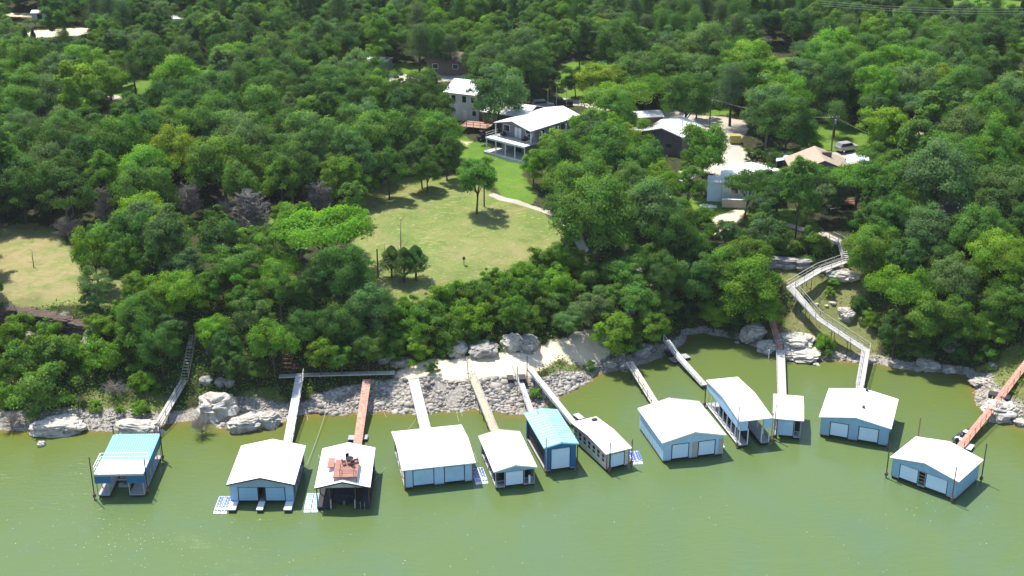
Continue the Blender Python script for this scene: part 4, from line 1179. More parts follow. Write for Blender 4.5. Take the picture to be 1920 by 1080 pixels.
BOULDERS = [(108,795,104,40,.6,.1,'wide flat pale limestone slab at the water below the big left bush'),(262,800,95,44,.5,-.2,'pale undercut limestone slab behind the teal roofed boathouse'),
 (412,757,74,68,.9,.3,'biggest rounded grey limestone boulder right of the dead branches on the left bank'),(462,790,70,42,.7,.4,'pale pitted boulder at the waterline left of the white ramp, left half of a pair'),(502,784,54,44,.7,-.2,'pale pitted boulder at the waterline left of the white ramp, right half of a pair'),
 (388,711,24,26,1,0,'small upright grey stone in shade above the biggest left boulder'),(412,714,22,20,1,.5,'small grey stone in shade, middle of three above the biggest left boulder'),(430,716,20,20,1,1,'small grey stone in shade, rightmost of three above the biggest left boulder'),
 (858,650,40,34,1,0,'squarish tan boulder at the back of the dirt landing, leftmost of four'),(906,652,58,40,.9,.2,'large grey boulder at the back of the dirt landing, second from left'),(960,637,44,44,1,.6,'layered pale boulder at the back of the dirt landing, third from left'),(991,640,42,44,1,-.2,'rounded grey boulder at the back of the dirt landing, rightmost of four'),
 (1200,652,46,34,.9,.2,'bluish grey boulder in shade behind the bleached plank ramp'),(1111,682,24,20,1,0,'small grey shore boulder under trees, leftmost of three beside the plank ramp'),(1143,684,28,22,1,0,'small grey shore boulder under trees, middle of three beside the plank ramp'),(1167,684,20,18,1,0,'small grey shore boulder under trees, nearest the plank ramp'),
 (1411,618,46,44,1,.2,'white rounded boulder left of the rusty red ramp'),(1442,648,44,36,.9,.3,'white layered boulder under the foot of the rusty red ramp'),(1488,634,74,34,.8,-.15,'layered limestone outcrop right of the rusty red ramp'),(1500,658,84,26,.8,-.1,'low white limestone shelf at the waterline right of the flat grey ramp'),
 (1578,512,62,28,.7,-.2,'limestone ledge uphill beside the upper zigzag walkway'),(1547,504,18,14,1,0,'small pale rock left end of the upper hillside ledge'),(1587,586,32,34,1,.5,'pale boulder on the grassy hillside beside the dark shrubs'),(1531,570,9,7,1,0,'tiny white stone on the hillside grass, leftmost of three'),(1549,573,8,6,1,0,'tiny white stone on the hillside grass, middle of three'),(1562,567,12,7,1,.4,'tiny white stone on the hillside grass, rightmost of three'),
 (1740,681,46,28,.8,.1,'pale cracked boulder at the waterline below the large right hand trees'),(1778,691,24,17,1,0,'small pale round boulder at the waterline right of the cracked boulder'),(1790,652,38,18,.8,0,'grey boulder in deep shade above the cracked boulder'),(1720,690,20,14,1,.3,'small grey rock left of the cracked shore boulder'),
 (1836,715,32,18,.9,.2,'pale flat rock at the shore left of the red gangway'),(1872,764,66,42,1,.1,'large dark based boulder underneath the red gangway'),(1862,684,18,20,1,0,'small grey round stone in the grass left of the red gangway'),(1912,790,22,17,1,0,'white round rock at the shoreline right of the red gangway'),(1885,786,18,10,1,0,'small white rock at the shoreline under the red gangway'),
 (78,831,14,16,1,0,'small pale rock standing alone in the water at far left'),(1382,641,10,8,1,0,'small grey rock in the water left of the white rounded boulder'),(1530,682,14,5,1,0,'flat pale rock just breaking the water right of the flat grey ramp'),(1618,672,10,8,1,0,'small dark rock right of the zigzag walkway foot'),(1087,705,9,9,1,0,'small white rock in the water by the stony point'),
 (1062,716,10,8,1,0,'small rounded rock in shallow water by the stony point'),(150,639,16,16,1,.3,'pale sawn stone block under the left rock ledge'),(752,676,44,22,.8,.1,'grey slab in tree shade left of the dirt landing'),(720,672,30,18,.8,.1,'grey slab in tree shade, farther left of the dirt landing')]
for i, (px, py, w, h, yk, rz, lab) in enumerate(BOULDERS):
    g = ground(px, py + h * .25)
    d = (g - Vector((0, 0, CAM_H))).length
    ppm = FPX / d
    sx = w / ppm / 2
    sz = h / ppm / 2 * .80
    sy = sx * yk
    sub = 4 if w > 28 else 3
    mt = M['dark_rock'] if ('shade' in lab or 'grey' in lab and 'pale' not in lab and w < 60) else M['lime']  # grey stones, and stones in shade: their shade is put into the darker colour
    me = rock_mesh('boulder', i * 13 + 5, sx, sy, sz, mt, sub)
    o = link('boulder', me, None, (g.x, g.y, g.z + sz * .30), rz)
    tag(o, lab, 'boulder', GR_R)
# rock ledge of the cut bank at far left
led = [(-10,596,60,.0),(35,598,60,.05),(80,604,56,-.1),(118,612,50,-.25),(150,622,44,-.4)]
root = None
g0 = ground(80, 604)
root = empty('rock_ledge', g0, 0, 'dark brown undercut rock ledge below the far left clearing', 'rock ledge')
for k, (px, py, w, rz) in enumerate(led):
    g = ground(px, py)
    sx = w / 13.0 / 2 * 1.15
    for j, (dz, s_, mt) in enumerate(((.9, 1.0, M['brown_rock']), (.0, .94, M['brown_rock']), (-1.0, 1.02, M['brown_rock']))):
        me = rock_mesh('ledge_block', k * 7 + j + 300, sx * s_, 1.2 * s_, .55, mt, 3, .2, .22, .5)
        link('ledge_block', me, root, (g.x - g0.x + random.uniform(-.2, .2), g.y - g0.y + .5 - j * .25, g.z - g0.z + dz), rz)
led = [(1450,500),(1478,502),(1505,504)]
g0 = ground(1478, 502)
root = empty('rock_ledge', g0, 0, 'dark overhanging rock ledge under shrubs left of the upper zigzag walkway', 'rock ledge')
for k, (px, py) in enumerate(led):
    g = ground(px, py)
    for j in (0, 1):
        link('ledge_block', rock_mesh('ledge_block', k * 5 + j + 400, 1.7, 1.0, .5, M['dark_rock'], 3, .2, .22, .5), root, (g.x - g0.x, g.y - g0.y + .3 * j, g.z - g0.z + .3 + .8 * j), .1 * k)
# rip-rap: thousands of small stones, one heap
def stone_heap(name, label, polys, count, smin, smax, mat, seed):
    r_ = np.random.default_rng(seed)
    base, faces = ico(1)
    faces = np.array(faces)
    V, F = [], []
    n = 0
    protos = []
    for k in range(10):
        p = base * (1 + r_.uniform(-.28, .28, (len(base), 1)))
        protos.append(np.sign(p) * np.abs(p) ** .8)
    allx, ally = [], []
    for p in polys:
        lo, hi = p.min(0), p.max(0)
        a = (hi - lo).prod()
        q = r_.uniform(lo, hi, (int(count * 3), 2))
        q = q[in_poly(p, q[:, 0], q[:, 1])]
        allx.append(q[:, 0]); ally.append(q[:, 1])
    X = np.concatenate(allx); Y = np.concatenate(ally)
    k = r_.permutation(len(X))[:count]
    X, Y = X[k], Y[k]; Z = H(X, Y)
    nm = np.clip(np.sin(X * .55 + seed) + np.cos(Y * .8 + X * .33) + .7 * np.sin(X * 1.7 - Y) + r_.normal(0, .5, len(X)), -2.5, 2.5)
    ok = (Z > -.35) & (nm > -1.0)
    X, Y, Z, nm = X[ok], Y[ok], Z[ok], nm[ok]
    S = (smin + (smax - smin) * r_.beta(1.1, 4.5, len(X))) * (1 + .28 * nm)
    for i in range(len(X)):
        a = r_.uniform(0, 6.28); c, s = math.cos(a), math.sin(a)
        p = protos[i % 10] * np.array([S[i] * r_.uniform(.8, 1.4), S[i] * r_.uniform(.6, 1.0), S[i] * r_.uniform(.35, .7)])
        tl = r_.uniform(-.5, .5); ct, st = math.cos(tl), math.sin(tl)
        p = np.stack([p[:, 0], p[:, 1] * ct - p[:, 2] * st, p[:, 1] * st + p[:, 2] * ct], 1)
        p = np.stack([p[:, 0] * c - p[:, 1] * s + X[i], p[:, 0] * s + p[:, 1] * c + Y[i], p[:, 2] + Z[i] + S[i] * .12], 1)
        V.append(p); F.append(faces + n); n += len(p)
    V = np.concatenate(V); F = np.concatenate(F)
    me = tri_mesh(name, V, F, mat)
    o = link(name, me); o['kind'] = 'stuff'; o['label'] = label
    return o
def tri_mesh(name, V, F, mat, smooth=False):
    me = bpy.data.meshes.new(name)
    k = F.shape[1]
    me.vertices.add(len(V)); me.vertices.foreach_set('co', V.astype(np.float32).ravel())
    me.loops.add(F.size); me.loops.foreach_set('vertex_index', F.astype(np.int32).ravel())
    me.polygons.add(len(F)); me.polygons.foreach_set('loop_start', (np.arange(len(F)) * k).astype(np.int32))
    me.update()
    if mat: me.materials.append(mat)
    return me
m, nt, out = new_mat('broken_limestone')
tc = nd(nt, 'ShaderNodeTexCoord').outputs['Object']
geo = nd(nt, 'ShaderNodeNewGeometry')
c = ramp(nt, geo.outputs['Random Per Island'], [(0.0, (0.14, 0.13, 0.115)), (0.35, (0.34, 0.31, 0.26)), (0.8, (0.50, 0.465, 0.405)), (1.0, (0.30, 0.24, 0.18))])
n1 = noise_node(nt, tc, 3.0, 4, 0.6)
c = mixc(nt, math_node(nt, 'MULTIPLY', n1.outputs[0], 0.5), c, (0.20, 0.18, 0.16))
principled(nt, out, c, 0.9, 0.2)
M['riprap'] = m
stone_heap('riprap_stones', 'heap of broken grey limestone below the dirt landing', [Z_ROCK[0]], 9000, .09, .60, M['riprap'], 3)
stone_heap('shore_stones', 'pale shore stones below the far left bushes', [Z_ROCK[1], Z_ROCK[2]], 2200, .07, .42, M['riprap'], 4)
stone_heap('hillside_shore_stones', 'pale shore stones below the grassy hillside and red gangway', [Z_ROCK[3], Z_ROCK[4], Z_ROCK[5]], 2200, .07, .42, M['riprap'], 5)

# ------------------------------------------------------------------ buildings
def gp(px, py): return ground(px, py)
def house(name, label, cat, corner, yaw, W, L, wall_h, rise, wall, roof, along='y', ov=.35, z0=None, windows=(), doors=(), th=.16, seams=0, group=None, floor_line=None, fov=None):
    fo = ov if fov is None else fov
    """corner = front-left ground corner; x along the front, y going back"""
    z = corner.z if z0 is None else z0
    root = empty(name, (corner.x, corner.y, z), yaw, label, cat, group)
    base = -1.2
    t = .2
    MB().box(0, W, 0, t, base, wall_h).build('wall', wall, root)
    MB().box(0, W, L - t, L, base, wall_h).build('wall', wall, root)
    MB().box(0, t, t + .002, L - t - .002, base, wall_h - .002).build('wall', wall, root)
    MB().box(W - t, W, t + .002, L - t - .002, base, wall_h - .002).build('wall', wall, root)
    if along == 'y':
        for y0, y1 in ((0, t), (L - t, L)):
            MB().prism_y([(0, wall_h + .003), (W, wall_h + .003), (W / 2, wall_h + rise - .02)], y0, y1).build('gable', wall, root)
        k = rise / (W / 2)
        prof = [(-ov, wall_h - ov * k + .02), (W / 2, wall_h + rise + .02), (W + ov, wall_h - ov * k + .02), (W + ov, wall_h - ov * k + th), (W / 2, wall_h + rise + th), (-ov, wall_h - ov * k + th)]
        rf = MB().prism_y(prof, -fo, L + ov).build('roof', roof, root)
        if seams:
            for s in (0, 1):
                p0 = (-ov, 0, wall_h - ov*k + th + .02) if s == 0 else (W/2 + .05, 0, wall_h + rise + th + .02)
                p1 = (W/2 - .05, 0, wall_h + rise + th + .02) if s == 0 else (W + ov, 0, wall_h - ov*k + th + .02)
                me = MB().bar(p0, p1, .06, .05).mesh('seam', roof)
                for q in range(seams + 1): link('seam', me, rf, (0, -ov + (L + 2*ov) * q / seams * .98 + .05, 0))
    else:
        for x0, x1 in ((0, t), (W - t, W)):
            MB().prism_x([(0, wall_h + .003), (L, wall_h + .003), (L / 2, wall_h + rise - .02)], x0, x1).build('gable', wall, root)
        k = rise / (L / 2)
        prof = [(-ov, wall_h - ov * k + .02), (L / 2, wall_h + rise + .02), (L + ov, wall_h - ov * k + .02), (L + ov, wall_h - ov * k + th), (L / 2, wall_h + rise + th), (-ov, wall_h - ov * k + th)]
        rf = MB().prism_x(prof, -ov, W + ov).build('roof', roof, root)
    for side, u, zc, w, h in windows:
        if side == 'f': fr = MB().box(u - w/2 - .08, u + w/2 + .08, -.05, -.003, zc - h/2 - .08, zc + h/2 + .08); pn = MB().box(u - w/2, u + w/2, -.062, -.052, zc - h/2, zc + h/2)
        elif side == 'r': fr = MB().box(W + .003, W + .05, u - w/2 - .08, u + w/2 + .08, zc - h/2 - .08, zc + h/2 + .08); pn = MB().box(W + .052, W + .062, u - w/2, u + w/2, zc - h/2, zc + h/2)
        else: fr = MB().box(-.05, -.003, u - w/2 - .08, u + w/2 + .08, zc - h/2 - .08, zc + h/2 + .08); pn = MB().box(-.062, -.052, u - w/2, u + w/2, zc - h/2, zc + h/2)
        wo_ = fr.build('window', M['white_paint'], root)
        pn.build('pane', M['glass'], wo_)
    for side, u, zb, w, h, mt in doors:
        if side == 'f': MB().box(u - w/2, u + w/2, -.06, -.003, zb, zb + h).build('door', M[mt], root)
        elif side == 'r': MB().box(W + .003, W + .06, u - w/2, u + w/2, zb, zb + h).build('door', M[mt], root)
        else: MB().box(-.06, -.003, u - w/2, u + w/2, zb, zb + h).build('door', M[mt], root)
    return root
# lodge with long white roof and two level deck
zl = 12.2
fl, fr_ = at(950, 240, zl + 5.2), at(1003, 248, zl + 5.2)
yaw = R(-42)
W_, L_ = 8.4, 12.6
c_ = at(1000, 244, zl + 5.4)
ex = Vector((math.cos(yaw), math.sin(yaw), 0)); ey = Vector((-ex.y, ex.x, 0))
corner = Vector((c_.x, c_.y, zl)) - ex * (W_ + .4) + ey * 1.0
root = house('lodge', 'two level lake house with long bright white roof and front decks above the lawn', 'house', corner, yaw, W_, L_, 5.3, 1.0, M['house_grey'], M['white_roof'], 'y', ov=.45, fov=1.9,
     windows=[('f', 1.3, 4.2, 1.4, 1.2), ('f', 6.9, 4.2, 1.6, 1.2), ('f', 1.6, 1.5, 1.6, 1.2), ('r', 2, 4.2, 1.2, 1.2), ('r', 5, 4.2, 1.2, 1.2), ('r', 8, 4.2, 1.2, 1.2), ('r', 11, 4.2, 1.2, 1.2)],
     doors=[('f', 3.7, 2.85, .7, 1.9, 'pale_roof'), ('f', 4.6, 2.85, .7, 1.9, 'pale_roof'), ('f', 4.2, 0.1, 1.6, 2.0, 'dark')])
D = 3.6
dk = MB().box(-.9, W_ + .6, -D, -.08, 2.55, 2.75).build('upper_deck', M['deck_grey'], root)
MB().box(-.92, W_ + .62, -D - .06, -D - .003, 2.45, 2.78).build('deck_fascia', M['white_paint'], dk)
# sunlight on the outer deck boards, painted as a thin white strip
MB().box(-.9, W_ + .6, -D, -D + 1.5, 2.754, 2.79).build('sunlit_strip', M['white_paint'], dk)
posts(root, [(x, -D + .12) for x in np.linspace(-.75, W_ + .45, 5)], -1.0, 2.44, M['white_paint'], .08)
posts(root, [(-.3, -1.4), (W_ + .2, -1.4)], 2.8, 5.0, M['white_paint'], .07)
rl = MB()
for z in (3.2, 3.65): rl.bar((-.9, -D + .05, z), (-.9, -.1, z), .06).bar((W_ + .55, -D + .05, z), (W_ + .55, -.1, z), .06)
rl.bar((-.9, -D + .05, 3.65), (W_ + .55, -D + .05, 3.65), .04)
for x in np.linspace(-.85, W_ + .5, 7): rl.bar((x, -D + .05, 2.79), (x, -D + .05, 3.68), .05)
rl.build('railing', M['grey_wood'], dk)
MB().box(-1.2, W_ + .8, -D - .3, -.05, -.9, .03).build('patio', M['concrete'], root)
MB().box(W_ + .01, W_ + 1.4, .3, L_ - .3, 2.45, 2.6).build('side_gallery', M['deck_grey'], root)
posts(root, [(W_ + 1.3, y) for y in np.linspace(.4, L_ - .5, 6)], -1, 5.0, M['white_paint'], .07)
LODGE = root
def lodge_pt(x, y, z): return Vector((corner.x, corner.y, zl)) + ex * x + ey * y + Vector((0, 0, z))
# deck furniture
for k, (x, lab) in enumerate(((1.2, 'dark lounge chair on the upper deck of the white roofed lodge, left of the doors'), (6.6, 'dark lounge chair on the upper deck of the white roofed lodge, right of the doors'))):
    t = empty('deck_chair', lodge_pt(x, -1.0, 2.76), yaw, lab, 'chair')
    MB().box(-.4, .4, -.35, .35, .2, .42).build('seat', M['navy'], t); MB().box(-.4, .4, .352, .48, .2, .95).build('backrest', M['navy'], t)
    me = MB().box(-.03, .03, -.03, .03, .03, .2).mesh('leg', M['black'])
    for a in (-.35, .35):
        for b_ in (-.3, .4): link('leg', me, t, (a, b_, 0))
t = empty('patio_set_table', lodge_pt(2.5, -2.0, .04), yaw, 'pale round table under the front deck of the white roofed lodge', 'table')
MB().tube([(0, 0, .7), (0, 0, .75)], .6, 14).build('table_top', M['white_paint'], t); MB().tube([(0, 0, 0), (0, 0, .7)], .06, 8).build('pedestal', M['white_paint'], t)
# white two storey house
yw = R(-24)
cw = at(838, 222, 12.8)
root = house('two_storey_house', 'pale two storey house with bright white roof half hidden behind oaks', 'house', Vector((cw.x, cw.y, 12.8)), yw, 7.2, 9.5, 5.6, 1.5, M['house_white'], M['white_roof'], 'x', ov=.5,
     windows=[('f', 1.6, 4.4, .9, 1.3), ('f', 4.0, 4.4, .9, 1.3), ('f', 6.0, 4.4, .9, 1.1), ('f', 1.6, 1.7, .9, 1.3), ('f', 6.2, 1.7, .8, 1.0)], doors=[('f', 4.2, .2, .9, 2.0, 'white_paint')])
cw2 = at(795, 230, 13.3)
t = root
MB().box(-6.0, 1.0, -4.6, -1.9, .1, .3).build('porch_deck', M['white_paint'], root)
pr = MB()
for z in (.75, 1.2): pr.bar((-6, -4.6, z), (1, -4.6, z), .07).bar((-6, -4.6, z), (-6, -1.9, z), .07)
for x in np.linspace(-6, 1, 7): pr.bar((x, -4.6, -1), (x, -4.6, 1.22), .08)
pr.build('porch_railing', M['white_paint'], root)
# dark house with pale roof between the two
cd = at(905, 238, 12.6)
root = house('dark_house', 'low dark house with patched pale metal roof under the oak between the two white houses', 'house', Vector((cd.x, cd.y, 12.6)), R(-28), 9.5, 8.5, 3.2, 1.2, M['umber'], M['pale_roof'], 'x', ov=.4, windows=[('f', 2.5, 1.6, 1.4, 1.1), ('f', 7, 1.6, 1.4, 1.1)], doors=[('f', 4.8, .1, .9, 2.0, 'dark')])
root = empty('timber_deck', at(862, 244, 12.8), R(-20), 'tan timber deck with dark railing left of the low dark house', 'deck')
me = MB().box(0, 5.8, 0, .40, .80, .86).mesh('board', M['deck_tan'])
for k in range(10): link('board', me, root, (0, .43 * k, 0))
posts(root, [(x, y) for x in (.1, 2.9, 5.7) for y in (.1, 4.1)], -1, .79, M['brown_wood'], .08)
pr = MB()
for (a, b_) in (((0, 0), (5.8, 0)), ((0, 0), (0, 4.3)), ((5.8, 0), (5.8, 4.3))):
    for z in (1.35, 1.85): pr.bar((*a, z), (*b_, z), .07)
for x in np.linspace(0, 5.8, 5): pr.bar((x, 0, .86), (x, 0, 1.88), .08)
pr.build('railing', M['brown_wood'], root)
# dark grey barn
zb = 12.2
pA, pB = at(1204, 247, zb + 4.0), at(1279, 258, zb + 4.0)
ex_ = (pB - pA); Wb = ex_.length; yb = math.atan2(ex_.y, ex_.x)
root = house('metal_barn', 'dark grey metal barn with bright white roof and one small window in its gable', 'barn', Vector((pA.x, pA.y, zb)), yb, Wb, 9.2, 4.0, 1.15, M['barn_wall'], M['white_roof'], 'y', ov=.25, seams=14)
MB().box(Wb * .62, Wb * .74, -.05, -.003, 1.75, 2.35).build('window', M['glass'], root)
MB().box(Wb * .22, Wb * .36, -.05, -.003, 2.3, 2.8).build('window', M['glass'], root)
MB().box(-.5, Wb * .98, -3.0, -.02, -.8, .05).build('apron_slab', M['concrete'], root)
MB().tube([(Wb * .76, 4.6, 4.4), (Wb * .76, 4.6, 5.9)], .10, 8).build('flue_pipe', M['steel'], root)
cs = at(1190, 242, 12.6)
house('carport_shed', 'low shed with pale roof just behind the dark grey barn', 'shed', Vector((cs.x, cs.y, 12.6)), R(10), 5.6, 4.6, 2.3, .5, M['umber'], M['pale_roof'], 'x', ov=.3)
# white flat house
zc_ = 12.0
ca = at(1352, 372, zc_)
root = house('white_cottage', 'white cottage with glaring white roof behind the flat topped oaks', 'house', Vector((ca.x, ca.y, zc_)), R(-10), 9.5, 8.5, 2.9, 1.0, M['house_white'], M['white_roof'], 'y', ov=.4, windows=[('f', 2.2, 1.5, 1.2, 1.0), ('f', 6.5, 1.5, 1.4, 1.0)], doors=[('f', 4.5, .1, .9, 2.0, 'sky_door')])
MB().box(-2.4, -.05, .5, 4.0, -.8, 2.6).build('side_lean_to', M['sky_door'], root)
MB().box(-2.5, -.02, .3, 4.2, 2.61, 2.72).build('lean_to_roof', M['pale_roof'], root)
root = empty('low_stone_wall', at(1354, 383, 11.6), R(-4), 'low pale wall in front of the white cottage', 'wall')
me = MB().box(0, .82, 0, .4, -.6, .75).mesh('stone', M['grey_wood'])
for k in range(7): link('stone', me, root, (.84 * k, 0, random.uniform(-.03, .03)))
MB().box(-.05, 5.95, -.04, .44, .79, .88).build('coping', M['white_paint'], root)
# tan gabled house
zt_ = 12.0
pa, pb = at(1491, 322, zt_ + 3.6), at(1592, 318, zt_ + 3.6)
Wt = (pb - pa).length
root = house('tan_house', 'house with broad tan shingle roof and grey gable behind the right hand oaks', 'house', Vector((pa.x, pa.y, zt_)), math.atan2(pb.y - pa.y, pb.x - pa.x) - R(8), Wt, 8.0, 3.6, 2.0, M['house_grey'], M['tan_roof'], 'y', ov=.5, windows=[('f', 3, 1.6, 1.3, 1.2), ('f', 7.5, 1.6, 1.3, 1.2), ('f', 5.2, 3.9, 1.0, .7)])
MB().box(Wt * .55, Wt * .72, 4.0, 4.6, 4.0, 5.9).build('chimney', M['umber'], root)
root = empty('back_deck', at(1508, 388, 11.6), R(-6), 'dark red brown timber deck with steps below the tan house', 'deck')
me = MB().box(0, 8.5, 0, .42, .6, .66).mesh('board', M['redbrown'])
for k in range(8): link('board', me, root, (0, .45 * k, 0))
posts(root, [(x, y) for x in (.1, 4, 8.4) for y in (.1, 3.3)], -1, .59, M['brown_wood'], .08)
me = MB().box(0, 2.6, -.34, 0, -.03, .03).mesh('step', M['redbrown'])
for k in range(5): link('step', me, root, (.3, -.05 - .36 * k, .5 - .17 * k))
pr = MB()
for z in (1.2, 1.65): pr.bar((3.0, 0, z), (8.5, 0, z), .07)
for x in np.linspace(3.0, 8.5, 5): pr.bar((x, 0, .66), (x, 0, 1.68), .08)
pr.build('railing', M['brown_wood'], root)
t = empty('patio_table', at(1562, 392, 11.9) , .3, 'pale picnic table on the dark patio below the tan house', 'table')
MB().box(-1.0, 1.0, -.45, .45, .68, .74).build('table_top', M['grey_wood'], t)
me = MB().box(-1, 1, -.14, .14, .40, .45).mesh('bench', M['grey_wood'])
for s in (-.75, .75): link('bench', me, t, (0, s, 0))
me = MB().box(-.06, .06, -.8, .8, .3, .38).box(-.05, .05, -.5, -.4, 0, .299).box(-.05, .05, .4, .5, 0, .299).mesh('trestle', M['grey_wood'])
for s in (-.7, .7): link('trestle', me, t, (s, 0, 0))
# barn red building with tan roof
cr = at(1707, 283, 12.6)
root = house('red_shed', 'small barn red building with pale tan roof half hidden by the yellow green tree', 'shed', Vector((cr.x, cr.y, 12.6)), R(14), 4.8, 5.0, 3.2, .6, M['barn_red'], M['tan_roof'], 'x', ov=.5, doors=[('f', 2.2, .1, .9, 2.0, 'dark')])
t = empty('black_trailer', at(1715, 290, 12.4), R(10), 'black enclosed trailer parked in front of the barn red building', 'trailer')
MB().box(0, 4.2, 0, 1.9, .5, 1.9).build('body', M['black'], t)
me = MB().tube([(0, -.1, 0), (0, .1, 0)], .33, 12).mesh('wheel', M['rubber'])
for x in (1.7, 2.5):
    for y in (-.12, 2.02): link('wheel', me, t, (x, y, .33))
MB().bar((4.2, .95, .55), (5.3, .95, .55), .1).build('hitch', M['steel_dark'], t)
# dark cabin between pines
cc = at(800, 136, 15.3)
house('brown_cabin', 'weathered brown cabin behind the tall pines', 'cabin', Vector((cc.x, cc.y, 15.3)), R(-6), 9.0, 6.0, 2.7, 1.3, M['umber'], M['umber'], 'x', ov=.4, windows=[('f', 2, 1.5, 1.1, 1.0), ('f', 6.5, 1.5, 1.1, 1.0)])
cc = at(1497, 220, 14.0)
root = house('grey_workshop', 'dark grey workshop glimpsed behind the big dark oak and the pines', 'workshop', Vector((cc.x, cc.y, 13.7)), R(-16), 9.0, 6.5, 3.4, 1.2, M['barn_wall'], M['grey_roof'], 'y', ov=.4, windows=[('f', 2.5, 1.8, 1.2, 1.0), ('f', 6.5, 1.8, 1.2, 1.0)])
MB().box(3.2, 4.4, 2.0, 3.2, 4.6, 5.5).build('roof_unit', M['white_paint'], root)
cc = at(1752, 425, 11.0)
root = house('grey_roofed_house', 'grey shingle roofed house with white gutter hidden beneath the far right oaks', 'house', Vector((cc.x, cc.y, 10.9)), R(-22), 13.0, 8.0, 3.0, 1.7, M['umber'], M['grey_roof'], 'x', ov=.5, windows=[('f', 3, 1.5, 1.3, 1.0)])
MB().box(-.5, 13.5, -.62, -.52, 2.65, 2.85).build('gutter', M['white_paint'], root)
cc = at(655, 131, 15.2)
house('white_trailer_home', 'long white roofed mobile home at the edge of the woods left of the pines', 'mobile home', Vector((cc.x, cc.y, 15.0)), R(-14), 9.0, 3.8, 2.5, .35, M['house_grey'], M['white_roof'], 'x', ov=.15, windows=[('f', 2, 1.4, .9, .8), ('f', 6, 1.4, .9, .8)])
cc = at(905, 112, 15.8)
house('white_roofed_cottage', 'small white roofed cottage far behind the lodge, left of the tall dark tree', 'cottage', Vector((cc.x, cc.y, 15.6)), R(-8), 7.5, 5.0, 2.5, .8, M['house_white'], M['white_roof'], 'x', ov=.3, windows=[('f', 2, 1.4, .9, .8), ('f', 5, 1.4, .9, .8)])
cc = at(60, 36, 18.2)
house('far_left_barn', 'tiny white barn in the tan field at the top left', 'barn', Vector((cc.x, cc.y, 18.0)), R(4), 5.0, 3.0, 1.7, .4, M['house_white'], M['white_roof'], 'x', ov=.2, doors=[('f', 2, .1, 1.2, 1.4, 'dark')])
cc = at(315, 52, 17.8)
house('far_white_shed', 'tiny white roofed shed in a clearing near the top left', 'shed', Vector((cc.x, cc.y, 17.6)), R(-5), 4.5, 4.0, 2.4, .6, M['house_white'], M['white_roof'], 'x', ov=.2, doors=[('f', 2, .1, 1.0, 1.8, 'dark')])
cc = at(1685, 80, 16.5)
house('far_right_barn', 'pale roofed barn peeping above the trees at the upper right', 'barn', Vector((at(1705,117,15.6).x, at(1705,117,15.6).y, 15.4)), R(-8), 8.0, 5.5, 2.6, 1.0, M['barn_red'], M['pale_roof'], 'x', ov=.3, doors=[('f', 3, .1, 1.6, 2.0, 'dark')])

# ------------------------------------------------------------------ vehicles
def wheels(t, pts, r=.36, w=.24):
    me = MB().tube([(0, -w/2, 0), (0, w/2, 0)], r, 14).mesh('wheel', M['rubber'])
    mr = MB().tube([(0, -w/2 - .01, 0), (0, w/2 + .01, 0)], r * .55, 10).mesh('rim', M['chrome'])
    for x, y in pts:
        wo_ = link('wheel', me, t, (x, y, r)); link('rim', mr, wo_)
def vehicle(name, label, cat, loc, rz, paint, pickup=True, L=5.6, Wd=1.95):
    t = empty(name, loc, rz, label, cat)
    h = Wd / 2
    prof = [(-L/2, .45), (L/2, .45), (L/2, .95), (L/2 - .3, 1.05), (L*.22, 1.12), (-L/2, 1.12)]
    MB().prism_y(prof, -h, h).build('body', paint, t)
    x0, x1 = (-.15 * L, L * .22) if pickup else (-L * .46, L * .22)
    cab = [(x0, 1.125), (x1, 1.125), (x1 - .65, 1.78), (x0 + .2, 1.80)]
    MB().prism_y(cab, -h + .12, h - .12).build('cab', paint, t)
    MB().prism_y([(x0 + .2, 1.2), (x1 - .25, 1.2), (x1 - .7, 1.70), (x0 + .35, 1.70)], -h + .10, h - .10).build('side_window', M['glass'], t)
    MB().add([(x1 - .04, -h + .2, 1.16), (x1 - .04, h - .2, 1.16), (x1 - .62, h - .25, 1.75), (x1 - .62, -h + .25, 1.75), (x1 - .01, -h + .2, 1.17), (x1 - .01, h - .2, 1.17), (x1 - .59, h - .25, 1.76), (x1 - .59, -h + .25, 1.76)], [(4,5,6,7),(0,3,2,1),(0,1,5,4),(1,2,6,5),(2,3,7,6),(3,0,4,7)]).build('windscreen', M['glass'], t)
    if pickup: MB().box(-L/2 + .12, x0 - .08, -h + .14, h - .14, 1.10, 1.135).build('bed', M['dark'], t)
    me = MB().box(-.02, .03, -.2, .2, .72, .88).mesh('headlight', M['chrome'])
    for s in (-h + .3, h - .3): link('headlight', me, t, (L/2, s, 0))
    wheels(t, [(L*.32, -h + .08), (L*.32, h - .08), (-L*.31, -h + .08), (-L*.31, h - .08)])
    return t
g = gp(1048, 199); vehicle('pickup_truck', 'black pickup truck parked on the drive behind the long white roof', 'pickup', g, R(8), M['black'])
g = gp(1018, 203); vehicle('parked_car', 'silver car parked beside the black pickup behind the long white roof', 'car', g, R(8), M['steel'], False, 4.6, 1.8)
g = gp(1588, 283); vehicle('parked_car', 'grey car parked in the gravel yard right of the pole by the tan house', 'car', g, R(25), M['steel'], False, 4.6, 1.8)
g = gp(907, 262); t = empty('utility_cart', g, R(20), 'dark utility cart in the shade left of the lodge decks', 'utility cart')
MB().box(-1.3, 1.3, -.65, .65, .4, .8).build('body', M['navy'], t); MB().box(-.8, .6, -.62, .62, 1.75, 1.82).build('canopy', M['steel_dark'], t)
posts(t, [(x, y) for x in (-.75, .55) for y in (-.55, .55)], .8, 1.75, M['steel_dark'], .025); MB().box(-.5, .1, -.55, .55, .801, 1.1).build('seat', M['steel_dark'], t)
wheels(t, [(.85, -.6), (.85, .6), (-.85, -.6), (-.85, .6)], .3)
